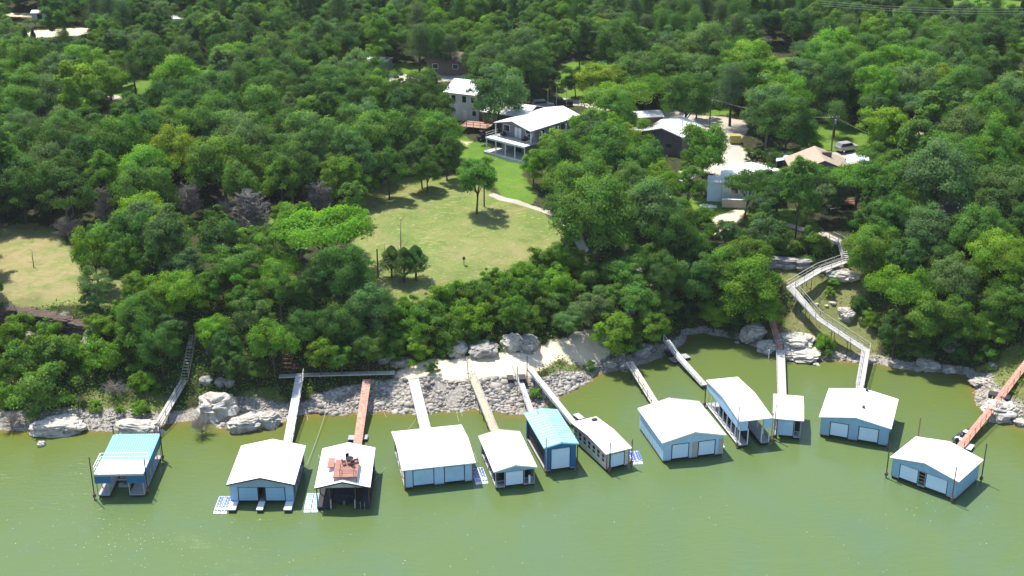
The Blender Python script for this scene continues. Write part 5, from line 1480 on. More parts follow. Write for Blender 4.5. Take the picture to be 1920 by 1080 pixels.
g = gp(1378, 268); t = empty('dumpster', g, R(-5), 'yellow dumpster beside the two tall pine trunks', 'dumpster')
MB().box(-1.0, 1.0, -.8, .8, .12, 1.5).build('bin', M['yellow'], t); MB().box(-1.04, 1.04, -.84, .84, 1.504, 1.6).build('lid', M['yellow'], t)
me = MB().box(-.06, .06, -.7, .7, -.15, .119).mesh('foot', M['steel_dark'])
for s in (-.8, .8): link('foot', me, t, (s, 0, 0))
g = gp(62, 228); t = empty('camper_trailer', g, R(22), 'white camper trailer among the pines at far left', 'camper')
MB().prism_y([(-4.2, .5), (4.2, .5), (4.4, 1.6), (4.0, 2.9), (-4.2, 2.9)], -1.2, 1.2).build('body', M['white_paint'], t)
me = MB().box(-.5, .5, -1.225, -1.203, 1.5, 2.2).mesh('window', M['glass'])
for x in (-2.8, -.6, 2.0): link('window', me, t, (x, 0, 0))
MB().box(.6, 1.3, -1.23, -1.204, .6, 2.4).build('door', M['pale_roof'], t)
wheels(t, [(-.6, -1.15), (.3, -1.15), (-.6, 1.15), (.3, 1.15)])
for k, (px, py, lab) in enumerate(((1606, 308, 'pale blue metal canopy right of the tan house'), (1475, 305, 'small pale blue canopy left of the tan house roof'))):
    g = gp(px, py + 14); t = empty('metal_canopy', g, R(-12), lab, 'canopy')
    MB().prism_y([(-2, 2.2), (0, 2.7), (2, 2.2), (2, 2.28), (0, 2.78), (-2, 2.28)], -2.4, 2.4).build('roof', M['sky_door'], t)
    posts(t, [(x, y) for x in (-1.9, 1.9) for y in (-2.2, 0, 2.2)], -.3, 2.2, M['steel'], .05)
g = gp(1330, 386); t = empty('concrete_pad', g, 0, 'white concrete slab on the grass left of the white cottage', 'slab')
MB().box(-1.6, 1.2, -1.0, 1.0, -.3, .08).build('slab', M['white_paint'], t)

# ------------------------------------------------------------------ poles and wires
def utility_pole(label, px, py, h, arm=True):
    g = gp(px, py); t = empty('utility_pole', g, R(15), label, 'utility pole')
    MB().tube([(0, 0, -.5), (0, 0, h)], [.15, .10], 9).build('shaft', M['pole_wood'], t)
    if arm:
        MB().bar((-1.1, 0, h - .5), (1.1, 0, h - .5), .10, .12).build('crossarm', M['pole_wood'], t)
        me = MB().tube([(0, 0, 0), (0, 0, .16)], .05, 7).mesh('insulator', M['white_paint'])
        for x in (-1.0, -.4, .4, 1.0): link('insulator', me, t, (x, 0, h - .44))
        MB().tube([(.28, 0, h - 1.7), (.28, 0, h - .9)], .2, 9).build('transformer', M['steel'], t)
    return g, h
u1 = utility_pole('utility pole with transformer in front of the tan house, beside the gravel yard', 1558, 290, 7.6)
u2 = utility_pole('utility pole by the dirt yard behind the grey barn', 1330, 240, 6.5)
u3 = utility_pole('utility pole beside the oak in the mown meadow', 908, 388, 5.2, False)
u4 = utility_pole('short wooden post at the left edge of the meadow by the three cedars', 709, 520, 4.6, False)
for k, (px, py, lab) in enumerate(((1027, 214, 'thin flag pole behind the long white roof, leftmost of three'), (1043, 210, 'thin flag pole behind the long white roof, middle of three'), (1062, 207, 'thin flag pole behind the long white roof, rightmost of three'))):
    pole(lab, px, py, 0, 5.0, .06, M['grey_wood'], name='flag_pole')
u5 = utility_pole('bright capped utility pole in front of the dark trees at right', 1832, 118, 8.0)
def wire(label, a, b, sag=1.0, group='overhead power wires'):
    a, b = Vector(a), Vector(b)
    pts = [a.lerp(b, t) - Vector((0, 0, 4 * sag * t * (1 - t))) for t in np.linspace(0, 1, 13)]
    tag(MB().tube(pts, .02, 4).build('power_wire', M['cable'], None), label, 'wire', group)
wire('power wire between the pole by the tan house and the pole behind the barn', u1[0] + Vector((0, 0, 7.1)), u2[0] + Vector((0, 0, 6.0)))
wire('power wire running right from the pole by the tan house towards the barn red building', u1[0] + Vector((.4, 0, 7.1)), at(1720, 270, 16.5))
for k in range(3):
    a = at(1540, 2 + k * 4, 30 - k * 1.2); b_ = at(2020, 13 + k * 5, 30 - k * 1.2)
    wire(('upper', 'middle', 'lower')[k] + ' long power wire crossing above the forest at the top right', a, b_, 1.0, 'long power wires at the top right')
# small things in the meadow
g = gp(870, 497); t = empty('meadow_post_feeder', g, 0, 'dark post feeder standing alone in the mown meadow', 'post')
MB().tube([(0, 0, -.2), (0, 0, 1.1)], .06, 7).build('post', M['steel_dark'], t); MB().box(-.2, .2, -.2, .2, .95, 1.35).build('feeder_box', M['steel_dark'], t)
g = gp(810, 530); t = empty('marker_post', g, 0, 'small pale stump post in the rough grass right of the three cedars', 'post')
MB().tube([(0, 0, -.2), (0, 0, .75)], [.15, .13], 9).build('post', M['grey_wood'], t); MB().tube([(0, 0, .752), (0, 0, .80)], .16, 9).build('cap', M['grey_wood'], t)
# wood fence of the dirt landing: row of posts laid into the ramp
root = empty('post_row', gp(877, 690), 0, 'row of short grey posts crossing the dirt landing behind the tan plank ramp', 'posts')
me = MB().tube([(0, 0, -.2), (0, 0, .38)], .09, 8).mesh('post', M['grey_wood'])
g0 = gp(877, 690)
for k in range(7):
    g = gp(875 + k * .4, 673 + k * 4.6)
    link('post', me, root, (g.x - g0.x, g.y - g0.y, g.z - g0.z))
# stepped stones stair behind the person
root = empty('wooden_stair', gp(535, 690), 0, 'rough brown timber stair climbing into the trees behind the person', 'stairs')
g0 = gp(535, 690)
for k in range(7):
    p = at(536 + k * 1.6, 697 - k * 8, 3.0 + k * .45)
    MB().bar((p.x - g0.x - .7, p.y - g0.y, p.z - g0.z), (p.x - g0.x + .7, p.y - g0.y, p.z - g0.z), .35, .10).build('step', M['brown_wood'], root)
pr = MB()
for s in (-.75, .75):
    a = at(536, 700, 3.0) - g0; b_ = at(547, 645, 6.0) - g0
    pr.bar((a.x + s, a.y, a.z + .9), (b_.x + s, b_.y, b_.z + .9), .07)
    for t_ in (0, .33, .66, 1):
        c0 = a.lerp(b_, t_); pr.bar((c0.x + s, c0.y, c0.z - .4), (c0.x + s, c0.y, c0.z + .95), .07)
pr.build('handrail', M['brown_wood'], root)
# ------------------------------------------------------------------ foliage
def leaf_material(name, trans=0.48):
    m, nt, out = new_mat(name)
    oi = nd(nt, 'ShaderNodeAttribute', attribute_name='tree_color', attribute_type='INSTANCER')
    at_ = nd(nt, 'ShaderNodeAttribute', attribute_name='leaf')
    sp_ = nd(nt, 'ShaderNodeSeparateColor'); nt.links.new(at_.outputs['Color'], sp_.inputs[0])
    hs = nd(nt, 'ShaderNodeHueSaturation')
    nt.links.new(oi.outputs['Color'], hs.inputs['Color'])
    h = math_node(nt, 'ADD', 0.482, math_node(nt, 'MULTIPLY', sp_.outputs[0], 0.034))
    nt.links.new(h, hs.inputs['Hue'])
    v = math_node(nt, 'ADD', 0.62, math_node(nt, 'MULTIPLY', sp_.outputs[1], 0.76))
    nt.links.new(v, hs.inputs['Value'])
    d = nd(nt, 'ShaderNodeBsdfPrincipled')
    d.inputs['Roughness'].default_value = 0.5; d.inputs['Specular IOR Level'].default_value = 0.08
    nt.links.new(hs.outputs[0], d.inputs['Base Color'])
    t = nd(nt, 'ShaderNodeBsdfTranslucent')
    yc = mixc(nt, 1.0, hs.outputs[0], (1.25, 1.35, 0.55), 'MULTIPLY')
    nt.links.new(yc, t.inputs['Color'])
    mx = nd(nt, 'ShaderNodeMixShader'); mx.inputs[0].default_value = trans
    nt.links.new(d.outputs[0], mx.inputs[1]); nt.links.new(t.outputs[0], mx.inputs[2])
    nt.links.new(mx.outputs[0], out.inputs['Surface'])
    return m
M['leaf'] = leaf_material('foliage')

def unit(v): return v / np.maximum(np.linalg.norm(v, axis=-1, keepdims=True), 1e-9)
def leaves(P, N, S, r_, asp=0.62):
    """diamond shaped leaf sprays: P centres, N normals, S lengths -> vertices, quads"""
    n = len(P)
    a = unit(np.cross(N, r_.normal(size=(n, 3))))
    b = np.cross(N, a)
    S = S[:, None]
    bend = N * S * r_.uniform(-.12, .12, (n, 1))
    V = np.stack([P - a * S * .5, P + b * S * .5 * asp + bend, P + a * S * .5, P - b * S * .5 * asp + bend], 1).reshape(-1, 3)
    F = np.arange(4 * n).reshape(-1, 4)
    return V, F
def crown_points(r_, Rx, Rz, cz, kind, n_clump, per, flat=1.0):
    """leaf positions gathered in uneven clumps through the crown's shell"""
    C, RC = [], []
    tries = 0
    ph = r_.uniform(0, 6.28, 6)
    while len(C) < n_clump and tries < n_clump * 60:
        tries += 1
        d = unit(r_.normal(size=3))
        if d[2] < -0.62: continue
        az = math.atan2(d[1], d[0])
        lob = 1 + .16 * math.sin(2 * az + ph[0]) + .12 * math.sin(3 * az + ph[1] + 2 * d[2]) + .09 * math.sin(5 * az + ph[2] - 3 * d[2])
        rr = (r_.uniform(.62, .92) if r_.random() > .22 else r_.uniform(.25, .6)) * lob
        if kind == 'umbrella':
            d = np.array([d[0], d[1], abs(d[2]) * .6 + .1])
        p = np.array([d[0] * Rx * rr, d[1] * Rx * rr, d[2] * Rz * rr])
        rc = Rx * r_.uniform(.15, .30)
        if any(np.linalg.norm((p - c) / np.array([1, 1, .8])) < .62 * min(rc, q) * 1.15 for c, q in zip(C, RC)): continue
        C.append(p); RC.append(rc)
    C = np.array(C); RC = np.array(RC)
    w = RC ** 2; k = r_.choice(len(C), int(n_clump * per), p=w / w.sum())
    d = unit(r_.normal(size=(len(k), 3)))
    d[:, 2] = np.where(d[:, 2] < -.35, -d[:, 2] * .6, d[:, 2])
    rad = RC[k] * r_.uniform(.35, 1.0, len(k)) ** .5 * (1 + .22 * r_.normal(size=len(k)))
    P = C[k] + d * rad[:, None] * np.array([1.08, 1.08, .82 * flat])
    N = unit(d + unit(C[k]) * .7 + np.array([0, 0, .15]) + r_.normal(size=d.shape) * .5)
    ct = r_.uniform(0, 1, len(C))
    tint = np.clip(ct[k] * .7 + r_.uniform(0, .3, len(k)), 0, 1)
    val = np.clip(.5 + (ct[::-1][k] - .5) * .5 + r_.normal(size=len(k)) * .20, 0, 1)
    P[:, 2] += cz
    return P, N, tint, val, C + np.array([0, 0, cz])
def leaf_mesh(name, P, N, S, tint, val, r_, asp=.62, mat=None):
    V, F = leaves(P, N, S, r_, asp)
    me = tri_mesh(name, V, F, mat or M['leaf'])
    a = me.color_attributes.new('leaf', 'FLOAT_COLOR', 'POINT')
    c = np.zeros((len(V), 4)); c[:, 0] = np.repeat(tint, 4); c[:, 1] = np.repeat(val, 4); c[:, 3] = 1
    a.data.foreach_set('color', c.astype(np.float32).ravel())
    return me
def limb_mesh(name, H_, cz, Rx, C, r_, mat, r0, lean=.0, n_l=7):
    b = MB()
    lx, ly = r_.uniform(-lean, lean, 2)
    top = Vector((lx, ly, cz * .62))
    b.tube([(0, 0, -.5), (0, 0, .15), (lx * .4, ly * .4, cz * .3), top], [r0 * 1.5, r0 * 1.1, r0 * .9, r0 * .72], 8)
    idx = r_.permutation(len(C))[:n_l]
    for i in idx:
        e = Vector(C[i]) * 1.0
        mid = top.lerp(e, .5) + Vector((0, 0, Rx * .06))
        st = Vector((lx * .6, ly * .6, cz * r_.uniform(.38, .62)))
        b.tube([st, mid, e], [r0 * .5, r0 * .33, r0 * .1], 6)
    return b.mesh(name, mat)

PROTO = {}
def add_proto(key, **kw): PROTO.setdefault(key, []).append(kw)
def mk_broad(key, seed, Rx, Hh, Rz, n_clump, per, leaf, kind='round', flat=1.0, bark='bark', asp=.62):
    r_ = np.random.default_rng(seed)
    cz = Hh - Rz
    P, N, t, v, C = crown_points(r_, Rx, Rz, cz, kind, n_clump, per, flat)
    S = leaf * r_.uniform(.7, 1.35, len(P))
    cm = leaf_mesh('crown', P, N, S, t, v, r_, asp)
    tm = limb_mesh('trunk', Hh, cz, Rx, C, r_, M[bark], max(.10, Rx * .045), .3)
    add_proto(key, crown=cm, trunk=tm, R=Rx, H=Hh, cz=cz)
for s in range(4): mk_broad('small', 10 + s, 2.4, 5.3 + .4 * s, 2.2, 32, 260, .23)
for s in range(5): mk_broad('medium', 20 + s, 3.7, 8.1 + .4 * s, 3.4, 52, 290, .26)
for s in range(4): mk_broad('large', 30 + s, 5.4, 10.6 + .5 * s, 4.7, 74, 330, .30)
for s in range(3): mk_broad('umbrella', 40 + s, 4.6, 7.6 + .5 * s, 2.9, 50, 270, .25, 'umbrella', .8)
for s in range(3): mk_broad('airy', 90 + s, 3.6, 8.6 + .5 * s, 3.6, 30, 260, .25, 'round', .9, 'pale_bark')
for s in range(3): mk_broad('big_airy', 95 + s, 5.2, 11.5, 4.9, 44, 330, .29, 'round', .9, 'pale_bark')
for s in range(2): mk_broad('tall', 50 + s, 2.9, 11.5, 4.8, 50, 190, .33)
for s in range(4): mk_broad('shrub', 60 + s, 1.55, 2.4, 1.5, 22, 200, .17)
for s in range(2): mk_broad('wide_shrub', 65 + s, 2.3, 2.9, 1.8, 34, 230, .19)
def mk_conifer(key, seed, Rx, Hh, z0, per, leaf, shape='cone'):
    r_ = np.random.default_rng(seed)
    n = per
    if shape == 'cone':
        u = r_.random(n) ** .8
        z = z0 + (Hh - z0) * u
        az = r_.uniform(0, 6.283, n)
        lay = .82 + .18 * np.sin(z * 4.2 + az * 2 + 1.5 * np.sin(az * 3)) + .12 * np.sin(az * 5 + z)
        prof = (1 - u) ** (.75 if key == 'cedar' else .5) * np.minimum(1, .55 + 2.2 * u)
        rad = Rx * prof * lay * np.sqrt(r_.uniform(.35, 1, n))
        P = np.stack([rad * np.cos(az), rad * np.sin(az), z - rad * .12], 1)
        N = unit(np.stack([np.cos(az), np.sin(az), np.full(n, .9)], 1) + r_.normal(size=(n, 3)) * .5)
        t = r_.uniform(.2, .8, n); v = np.clip(.45 + .35 * (lay - .8) / .3 + r_.normal(size=n) * .15, 0, 1)
        C = P[r_.permutation(n)[:10]]
    else:
        P_, N_, t_, v_ = [], [], [], []
        C = []
        nb = 34
        for b in range(nb):
            u = (b + r_.random()) / nb
            z = z0 + (Hh - z0) * u
            az = r_.uniform(0, 6.283)
            rr = Rx * (1 - u * .72) * r_.uniform(.35, 1)
            c = np.array([rr * math.cos(az), rr * math.sin(az), z + rr * .15]); C.append(c)
            k = int(per / nb)
            q = r_.normal(size=(k, 3)) * np.array([.55, .55, .28]) * (Rx * .38)
            P_.append(c * np.array([.75, .75, 1]) + q); N_.append(unit(q + np.array([0, 0, .8]) + r_.normal(size=(k, 3)) * .5))
            t_.append(np.full(k, r_.random())); v_.append(np.clip(r_.uniform(.3, .7) + r_.normal(size=k) * .18, 0, 1))
        P = np.concatenate(P_); N = np.concatenate(N_); t = np.concatenate(t_); v = np.concatenate(v_); C = np.array(C)
    S = leaf * r_.uniform(.7, 1.3, len(P))
    cm = leaf_mesh('crown', P, N, S, t, v, r_, .34)
    b = MB()
    b.tube([(0, 0, -.5), (0, 0, Hh * .5), (0, 0, Hh * .96)], [max(.13, Rx * .07), Rx * .05, .03], 8)
    for c in C[:16]:
        b.tube([(0, 0, max(z0 * .9, c[2] - .5)), tuple(c)], [.05, .02], 5)
    add_proto(key, crown=cm, trunk=b.mesh('trunk', M['bark']), R=Rx, H=Hh, cz=(z0 + Hh) / 2)
mk_conifer('cedar', 70, 1.9, 6.5, .5, 5200, .26); mk_conifer('cedar', 71, 2.3, 7.5, .8, 6000, .26); mk_conifer('cedar', 72, 2.2, 5.4, 1.6, 5200, .25)
mk_conifer('pine', 75, 3.9, 11.5, 4.0, 9800, .28, 'pine'); mk_conifer('pine', 76, 4.2, 10.5, 3.6, 9900, .28, 'pine'); mk_conifer('pine', 77, 3.4, 10, 2.6, 8400, .28, 'pine')
mk_conifer('round_cedar', 73, 2.7, 5.4, 1.5, 8200, .24); mk_conifer('round_cedar', 74, 2.4, 5.0, 1.7, 7600, .24)
def mk_dead(key, seed, Hh, Rx, n, r0, twigs=7):
    r_ = random.Random(seed)
    b = MB(); t = MB()
    t.tube([(0, 0, -.4), (r_.uniform(-.2, .2), 0, Hh * .5), (r_.uniform(-.3, .3), r_.uniform(-.2, .2), Hh * .92)], [r0, r0 * .7, r0 * .2], 7)
    for k in range(n):
        z = Hh * r_.uniform(.15, .95); a = r_.uniform(0, 6.283)
        ln = Rx * (1.05 - .55 * z / Hh) * r_.uniform(.6, 1.1)
        d = Vector((math.cos(a), math.sin(a), r_.uniform(.25, .8))).normalized()
        e = Vector((0, 0, z)) + d * ln
        m_ = Vector((0, 0, z)).lerp(e, .5) + Vector((0, 0, -.05 * ln))
        b.tube([(0, 0, z), m_, e], [r0 * .35, r0 * .22, r0 * .08], 5)
        for q in range(twigs):
            s0 = Vector((0, 0, z)).lerp(e, r_.uniform(.35, 1))
            dd = (d + Vector((r_.gauss(0, .6), r_.gauss(0, .6), r_.gauss(.2, .5)))).normalized()
            b.tube([s0, s0 + dd * ln * r_.uniform(.2, .45)], [r0 * .12, r0 * .05], 4)
    add_proto(key, crown=b.mesh('branches', M['dead_wood']), trunk=t.mesh('trunk', M['dead_wood']), R=Rx, H=Hh, cz=Hh * .6)
mk_dead('dead', 80, 5.5, 2.2, 95, .24, 16); mk_dead('dead', 81, 5.0, 2.6, 105, .22, 16)
mk_dead('snag', 82, 6.2, 2.4, 6, .17, 3)
mk_dead('brush', 83, 2.4, 2.4, 90, .09, 14)

COLORS = {'d': (0.082, 0.168, 0.033), 'm': (0.116, 0.230, 0.033), 'b': (0.155, 0.290, 0.026), 'y': (0.200, 0.300, 0.024), 'g': (0.125, 0.220, 0.068),
          'o': (0.108, 0.180, 0.055), 'c': (0.042, 0.098, 0.038), 'n': (0.088, 0.145, 0.064), 's': (0.050, 0.120, 0.082), 'r': (0.085, 0.080, 0.055)}
CNAME = {'d': 'dark green', 'm': 'mid green', 'b': 'bright green', 'y': 'yellow green', 'g': 'grey green', 'o': 'olive green', 'c': 'blackish green', 'n': 'dull olive', 's': 'blue green', 'r': 'brownish'}
KIND = {'small': ('broadleaf_tree', 'tree', 'small round', 'broadleaf trees growing on the lake bank'), 'medium': ('broadleaf_tree', 'tree', 'round crowned', 'broadleaf trees growing on the lake bank'),
        'large': ('broadleaf_tree', 'tree', 'broad', 'broadleaf trees growing on the lake bank'), 'airy': ('broadleaf_tree', 'tree', 'loose crowned', 'broadleaf trees growing on the lake bank'), 'big_airy': ('broadleaf_tree', 'tree', 'broad loose', 'broadleaf trees growing on the lake bank'), 'umbrella': ('broadleaf_tree', 'tree', 'flat topped', 'broadleaf trees growing on the lake bank'), 'tall': ('broadleaf_tree', 'tree', 'tall narrow', 'broadleaf trees growing on the lake bank'),
        'shrub': ('shrub', 'shrub', 'small', 'shrubs on the bank'), 'wide_shrub': ('shrub', 'shrub', 'spreading', 'shrubs on the bank'),
        'cedar': ('cedar_tree', 'tree', 'pointed cedar', 'cedars and pines'), 'round_cedar': ('cedar_tree', 'tree', 'rounded cedar', 'cedars and pines'), 'pine': ('pine_tree', 'tree', 'tall pine', 'cedars and pines'),
        'dead': ('dead_tree', 'tree', 'bare grey dead', 'bare dead trees'), 'snag': ('dead_tree', 'tree', 'forked bare dead', 'bare dead trees'), 'brush': ('dead_brush', 'brush', 'tangle of bare dead', 'bare dead trees')}
TREES = []       # dicts: x y z kind colour scale label
def tree_at(px, py, w, kind, colr, hs=1.0, label=None):
    """crown centre and crown width as measured in the photograph -> a tree standing on the ground"""
    pr = PROTO[kind]
    p = pr[len(TREES) % len(pr)]
    s = 1.0
    if KIND[kind][0] == 'broadleaf_tree': hs *= 1.14
    g = ground(px, py)
    for _ in range(3):
        dep = g.y * CP - (g.z - CAM_H) * SP
        Rw = w / 2 * dep / FPX
        s = Rw / (p['R'] * 1.02)
        g = ground(px, py, p['cz'] * s * hs)
    TREES.append(dict(x=g.x, y=g.y, z=g.z, kind=kind, col=colr, s=s, hs=hs, p=p, label=label, hand=True, px=px, py=py, w=w))
T = tree_at
# --- upper left
T(153,170,80,'tall','y',.9,'tall yellow green tree beside the gravel drive at upper left'); T(250,132,56,'pine','n',1,'tall pine with bare trunk beside the gravel drive, right of the yellow green tree'); T(350,108,64,'large','o',1.1,'olive grey round tree standing on the lawn left of a bright green tree'); T(437,118,84,'large','b',.9,'bright green round tree standing out in the woods at upper left')
T(110,138,52,'cedar','s',1.1,'blue green pointed conifer left of the yellow green tree'); T(290,112,34,'cedar','c',1.1,'dark narrow cedar between the pine and the olive grey tree'); T(565,138,66,'medium','b'); T(215,120,50,'medium','b',1.1); T(85,190,44,'medium','m'); T(30,190,44,'pine','d',.9,'dark pine above the white camper trailer')
T(70,205,40,'pine','n',.9); T(320,155,64,'large','d'); T(395,185,100,'large','d'); T(485,195,96,'large','d'); T(545,215,66,'medium','g'); T(250,215,80,'large','d'); T(170,225,66,'medium','m'); T(45,250,80,'large','o'); T(130,260,90,'large','d'); T(440,255,120,'large','g',.8); T(350,215,90,'large','d')
T(275,330,110,'large','b',.9,'bright green rounded tree in the middle of the left woods'); T(90,320,90,'large','g'); T(420,310,130,'large','m',.85); T(540,320,90,'large','d'); T(590,280,80,'large','b'); T(640,330,80,'medium','b'); T(560,245,60,'medium','d'); T(180,290,90,'large','o'); T(190,330,80,'medium','b'); T(40,350,100,'large','d'); T(330,290,80,'medium','m')
T(500,330,80,'large','m'); T(610,318,70,'medium','m'); T(450,345,70,'medium','m'); T(660,270,70,'medium','m')
# --- around the white houses
T(703,265,120,'large','m',.9); T(800,185,94,'large','d',1,'dark oak partly covering the pale two storey house'); T(818,208,70,'medium','d',1.05); T(933,175,112,'large','g',.95,'big grey green oak shading the low dark house between the white houses'); T(785,78,70,'pine','n',1,'leftmost of the tall pines in front of the brown cabin'); T(820,82,60,'pine','d',1,'middle tall pine in front of the brown cabin'); T(846,92,46,'pine','n',1.1,'rightmost tall pine with bare trunk in front of the brown cabin')
T(884,76,36,'small','b',1,'small bright green tree beside the tall pines'); T(880,115,44,'medium','d'); T(1087,72,64,'tall','d',.95,'tall dark tree alone on the lawn beyond the lodge'); T(1020,65,60,'large','m'); T(985,130,90,'large','d'); T(1137,150,92,'medium','y',.8,'yellow green rounded tree above the mushroom shaped oak'); T(1160,190,134,'umbrella','m',.9,'broad mushroom shaped oak right of the lodge roof'); T(1080,150,50,'medium','d',1)
T(837,288,58,'medium','d',1.15,'dark narrow tree with visible trunk at the edge of the bright lawn'); T(893,335,88,'medium','m',.95,'small oak standing alone in the mown meadow'); T(728,312,66,'medium','d',1.1,'dark oak with visible trunk at the upper meadow edge'); T(790,295,64,'medium','d'); T(745,262,80,'large','d'); T(700,300,60,'medium','d'); T(650,240,80,'large','m'); T(770,240,70,'large','d'); T(690,225,80,'large','g')
T(800,320,60,'medium','d'); T(680,350,50,'medium','m')
for k in range(9): T(52 + k * 13, 42 - k * .6, 17, 'umbrella', 'd', .95)
# --- cluster right of the lawn
T(1000,308,62,'medium','b',.95); T(1118,245,96,'medium','b',.9,'bright green treetop just below the lodge roof'); T(1060,290,88,'large','m',.9); T(1140,290,110,'large','m',.9); T(1205,310,96,'large','m',.95); T(1060,345,84,'large','m',.9); T(1123,415,146,'large','m',1.0,'massive round green tree overhanging the right meadow edge'); T(1190,355,90,'large','d'); T(1240,345,70,'medium','b'); T(1180,260,80,'medium','b',.9)
T(1258,450,96,'large','d',1.1); T(1240,520,84,'large','d'); T(1320,278,92,'medium','m',1.1,'green tree in front of the grey barn roof'); T(1290,350,66,'medium','m'); T(1270,410,70,'large','m'); T(1110,340,80,'large','m',.9); T(1060,395,70,'medium','d'); T(1290,470,80,'large','m')
# --- upper right
T(1407,128,100,'large','b',.9); T(1563,105,100,'large','b',.9,'broad bright green tree in the upper right woods'); T(1687,132,100,'large','b',.95); T(1600,165,62,'pine','s',1,'dark blue green pine in front of the grey workshop'); T(1373,160,80,'pine','n',1,'tall dull olive pine with two bare trunks by the yellow dumpster'); T(1424,205,52,'tall','b',.75,'bright green tree behind the big dark round oak'); T(1477,228,102,'large','d',.95,'big dark round oak standing in the gravel yard'); T(1517,265,56,'small','b',.9,'small pale green tree right of the big dark round oak'); T(1660,245,94,'medium','y',1,'yellow green tree beside the barn red building')
T(1645,290,80,'umbrella','m',.9); T(1767,218,80,'tall','m',.8,'tall green tree just right of the barn red building'); T(1567,215,60,'pine','g',.9); T(1815,148,78,'large','d'); T(1308,172,56,'medium','d',1.1,'dark oak with visible trunk behind the grey barn'); T(1500,150,90,'large','g',.9); T(1640,170,56,'medium','m'); T(1640,150,60,'medium','b'); T(1360,150,50,'medium','m'); T(1740,150,60,'medium','m'); T(1270,120,50,'medium','d'); T(1190,85,60,'large','m')
T(1860,78,100,'large','d',.8); T(1905,100,76,'large','b',.8); T(1780,90,80,'large','d'); T(1890,190,90,'large','g'); T(1840,220,80,'large','m')
T(1040,270,56,'small','b',1); T(1085,268,60,'medium','m',.9); T(1415,300,50,'wide_shrub','d'); T(1450,298,60,'wide_shrub','d'); T(1490,299,52,'wide_shrub','m'); T(1530,295,40,'wide_shrub','d')
# --- right mass
T(1790,275,110,'umbrella','m',1,'wide layered oak right of the barn red building'); T(1755,345,160,'large','o',.9,'huge olive green oak over the grey roofed house at right'); T(1880,300,100,'umbrella','b',.95); T(1890,365,110,'large','g'); T(1400,350,92,'umbrella','d',1,'flat topped dark oak in front of the white cottage, left one'); T(1460,345,104,'umbrella','d',1,'flat topped dark oak in front of the white cottage, right one'); T(1540,335,84,'umbrella','d',.95); T(1610,345,110,'umbrella','m',.95); T(1720,400,90,'large','b'); T(1680,350,90,'large','m'); T(1680,410,90,'large','m')
T(1630,470,104,'large','m',.9,'dark green tree leaning over the upper bend of the zigzag walkway'); T(1740,440,110,'large','g',.9); T(1830,440,110,'large','m',.9); T(1695,545,126,'umbrella','b',1.1,'bright umbrella shaped tree right of the grassy hillside'); T(1790,530,100,'large','g'); T(1870,490,110,'large','b',.95); T(1800,600,90,'medium','m'); T(1730,600,90,'medium','m'); T(1880,580,90,'large','m'); T(1868,622,70,'medium','b',.8); T(1680,620,70,'medium','d'); T(1910,420,80,'large','d'); T(1930,560,80,'large','m')
T(1407,545,130,'large','b',.9,'big bright green tree left of the lower zigzag walkway'); T(1350,520,100,'large','m'); T(1300,520,100,'large','d'); T(1310,420,70,'medium','m'); T(1440,580,70,'medium','b',.8); T(1340,585,70,'medium','b',.8); T(1360,440,60,'medium','g'); T(1400,480,80,'medium','m',.9)
T(1515,460,76,'wide_shrub','m',1.2,'round dark shrub left of the upper bend of the zigzag walkway'); T(1430,440,80,'wide_shrub','g',1.2); T(1470,465,60,'wide_shrub','d',1.2); T(1563,532,26,'shrub','b',1,'small bright shrub on the hillside inside the zigzag, upper one'); T(1556,548,22,'shrub','b',1,'small bright shrub on the hillside inside the zigzag, lower one'); T(1548,648,46,'wide_shrub','b',1.1,'bright shrub growing at the waterline right of the flat grey ramp'); T(1634,600,42,'wide_shrub','b',1.2); T(1612,575,40,'wide_shrub','d',1.4)
T(1848,668,60,'wide_shrub','m'); T(1790,640,80,'wide_shrub','d'); T(1720,650,80,'wide_shrub','d')
# --- left bank and clearing
T(193,383,50,'dead','r',1.15,'bare grey dead tree at the corner of the left clearing'); T(352,373,64,'dead','r',1.1,'bare grey dead tree behind the bright trees, second from left'); T(470,392,84,'dead','r',.8,'wide bare grey dead tree right of centre in the left woods'); T(602,368,62,'dead','r',1.1,'bare grey dead tree left of the upper meadow'); T(128,430,66,'brush','r',1.1,'brownish bare brush heap at the right edge of the left clearing'); T(425,395,50,'brush','r',1.5)
T(177,470,82,'medium','b',1.25,'bright tree on a tall bare trunk at the right edge of the left clearing'); T(235,490,70,'medium','m',1.2); T(265,412,100,'large','b',.9,'bright green broad treetop behind the left clearing'); T(310,455,100,'large','b',.9); T(352,502,76,'medium','g',.8); T(440,500,100,'large','m',.8); T(330,555,104,'large','b',.9); T(523,505,90,'umbrella','b',1,'bright flat topped tree with visible trunk left of the dark bank trees')
T(605,438,172,'umbrella','b',.85,'wide feathery bright mesquite at the left edge of the meadow'); T(640,515,110,'large','d',1); T(690,575,100,'large','g',1,'grey green tree on the bank below the three cedars'); T(590,540,80,'medium','d'); T(260,600,90,'large','m'); T(400,618,72,'medium','b',.9); T(512,645,90,'medium','b',.9,'pale bright tree with ragged crown above the slate blue boathouse ramp'); T(460,560,80,'medium','m'); T(430,650,70,'medium','d'); T(300,650,80,'large','d'); T(570,620,80,'large','d'); T(640,620,90,'large','d'); T(480,690,50,'medium','d',.8); T(390,540,60,'medium','m'); T(250,540,60,'medium','m')
T(690,650,70,'medium','d',.9); T(600,665,60,'small','b'); T(640,670,50,'small','m'); T(190,610,60,'medium','b',.8); T(60,480,30,'snag','r',1)
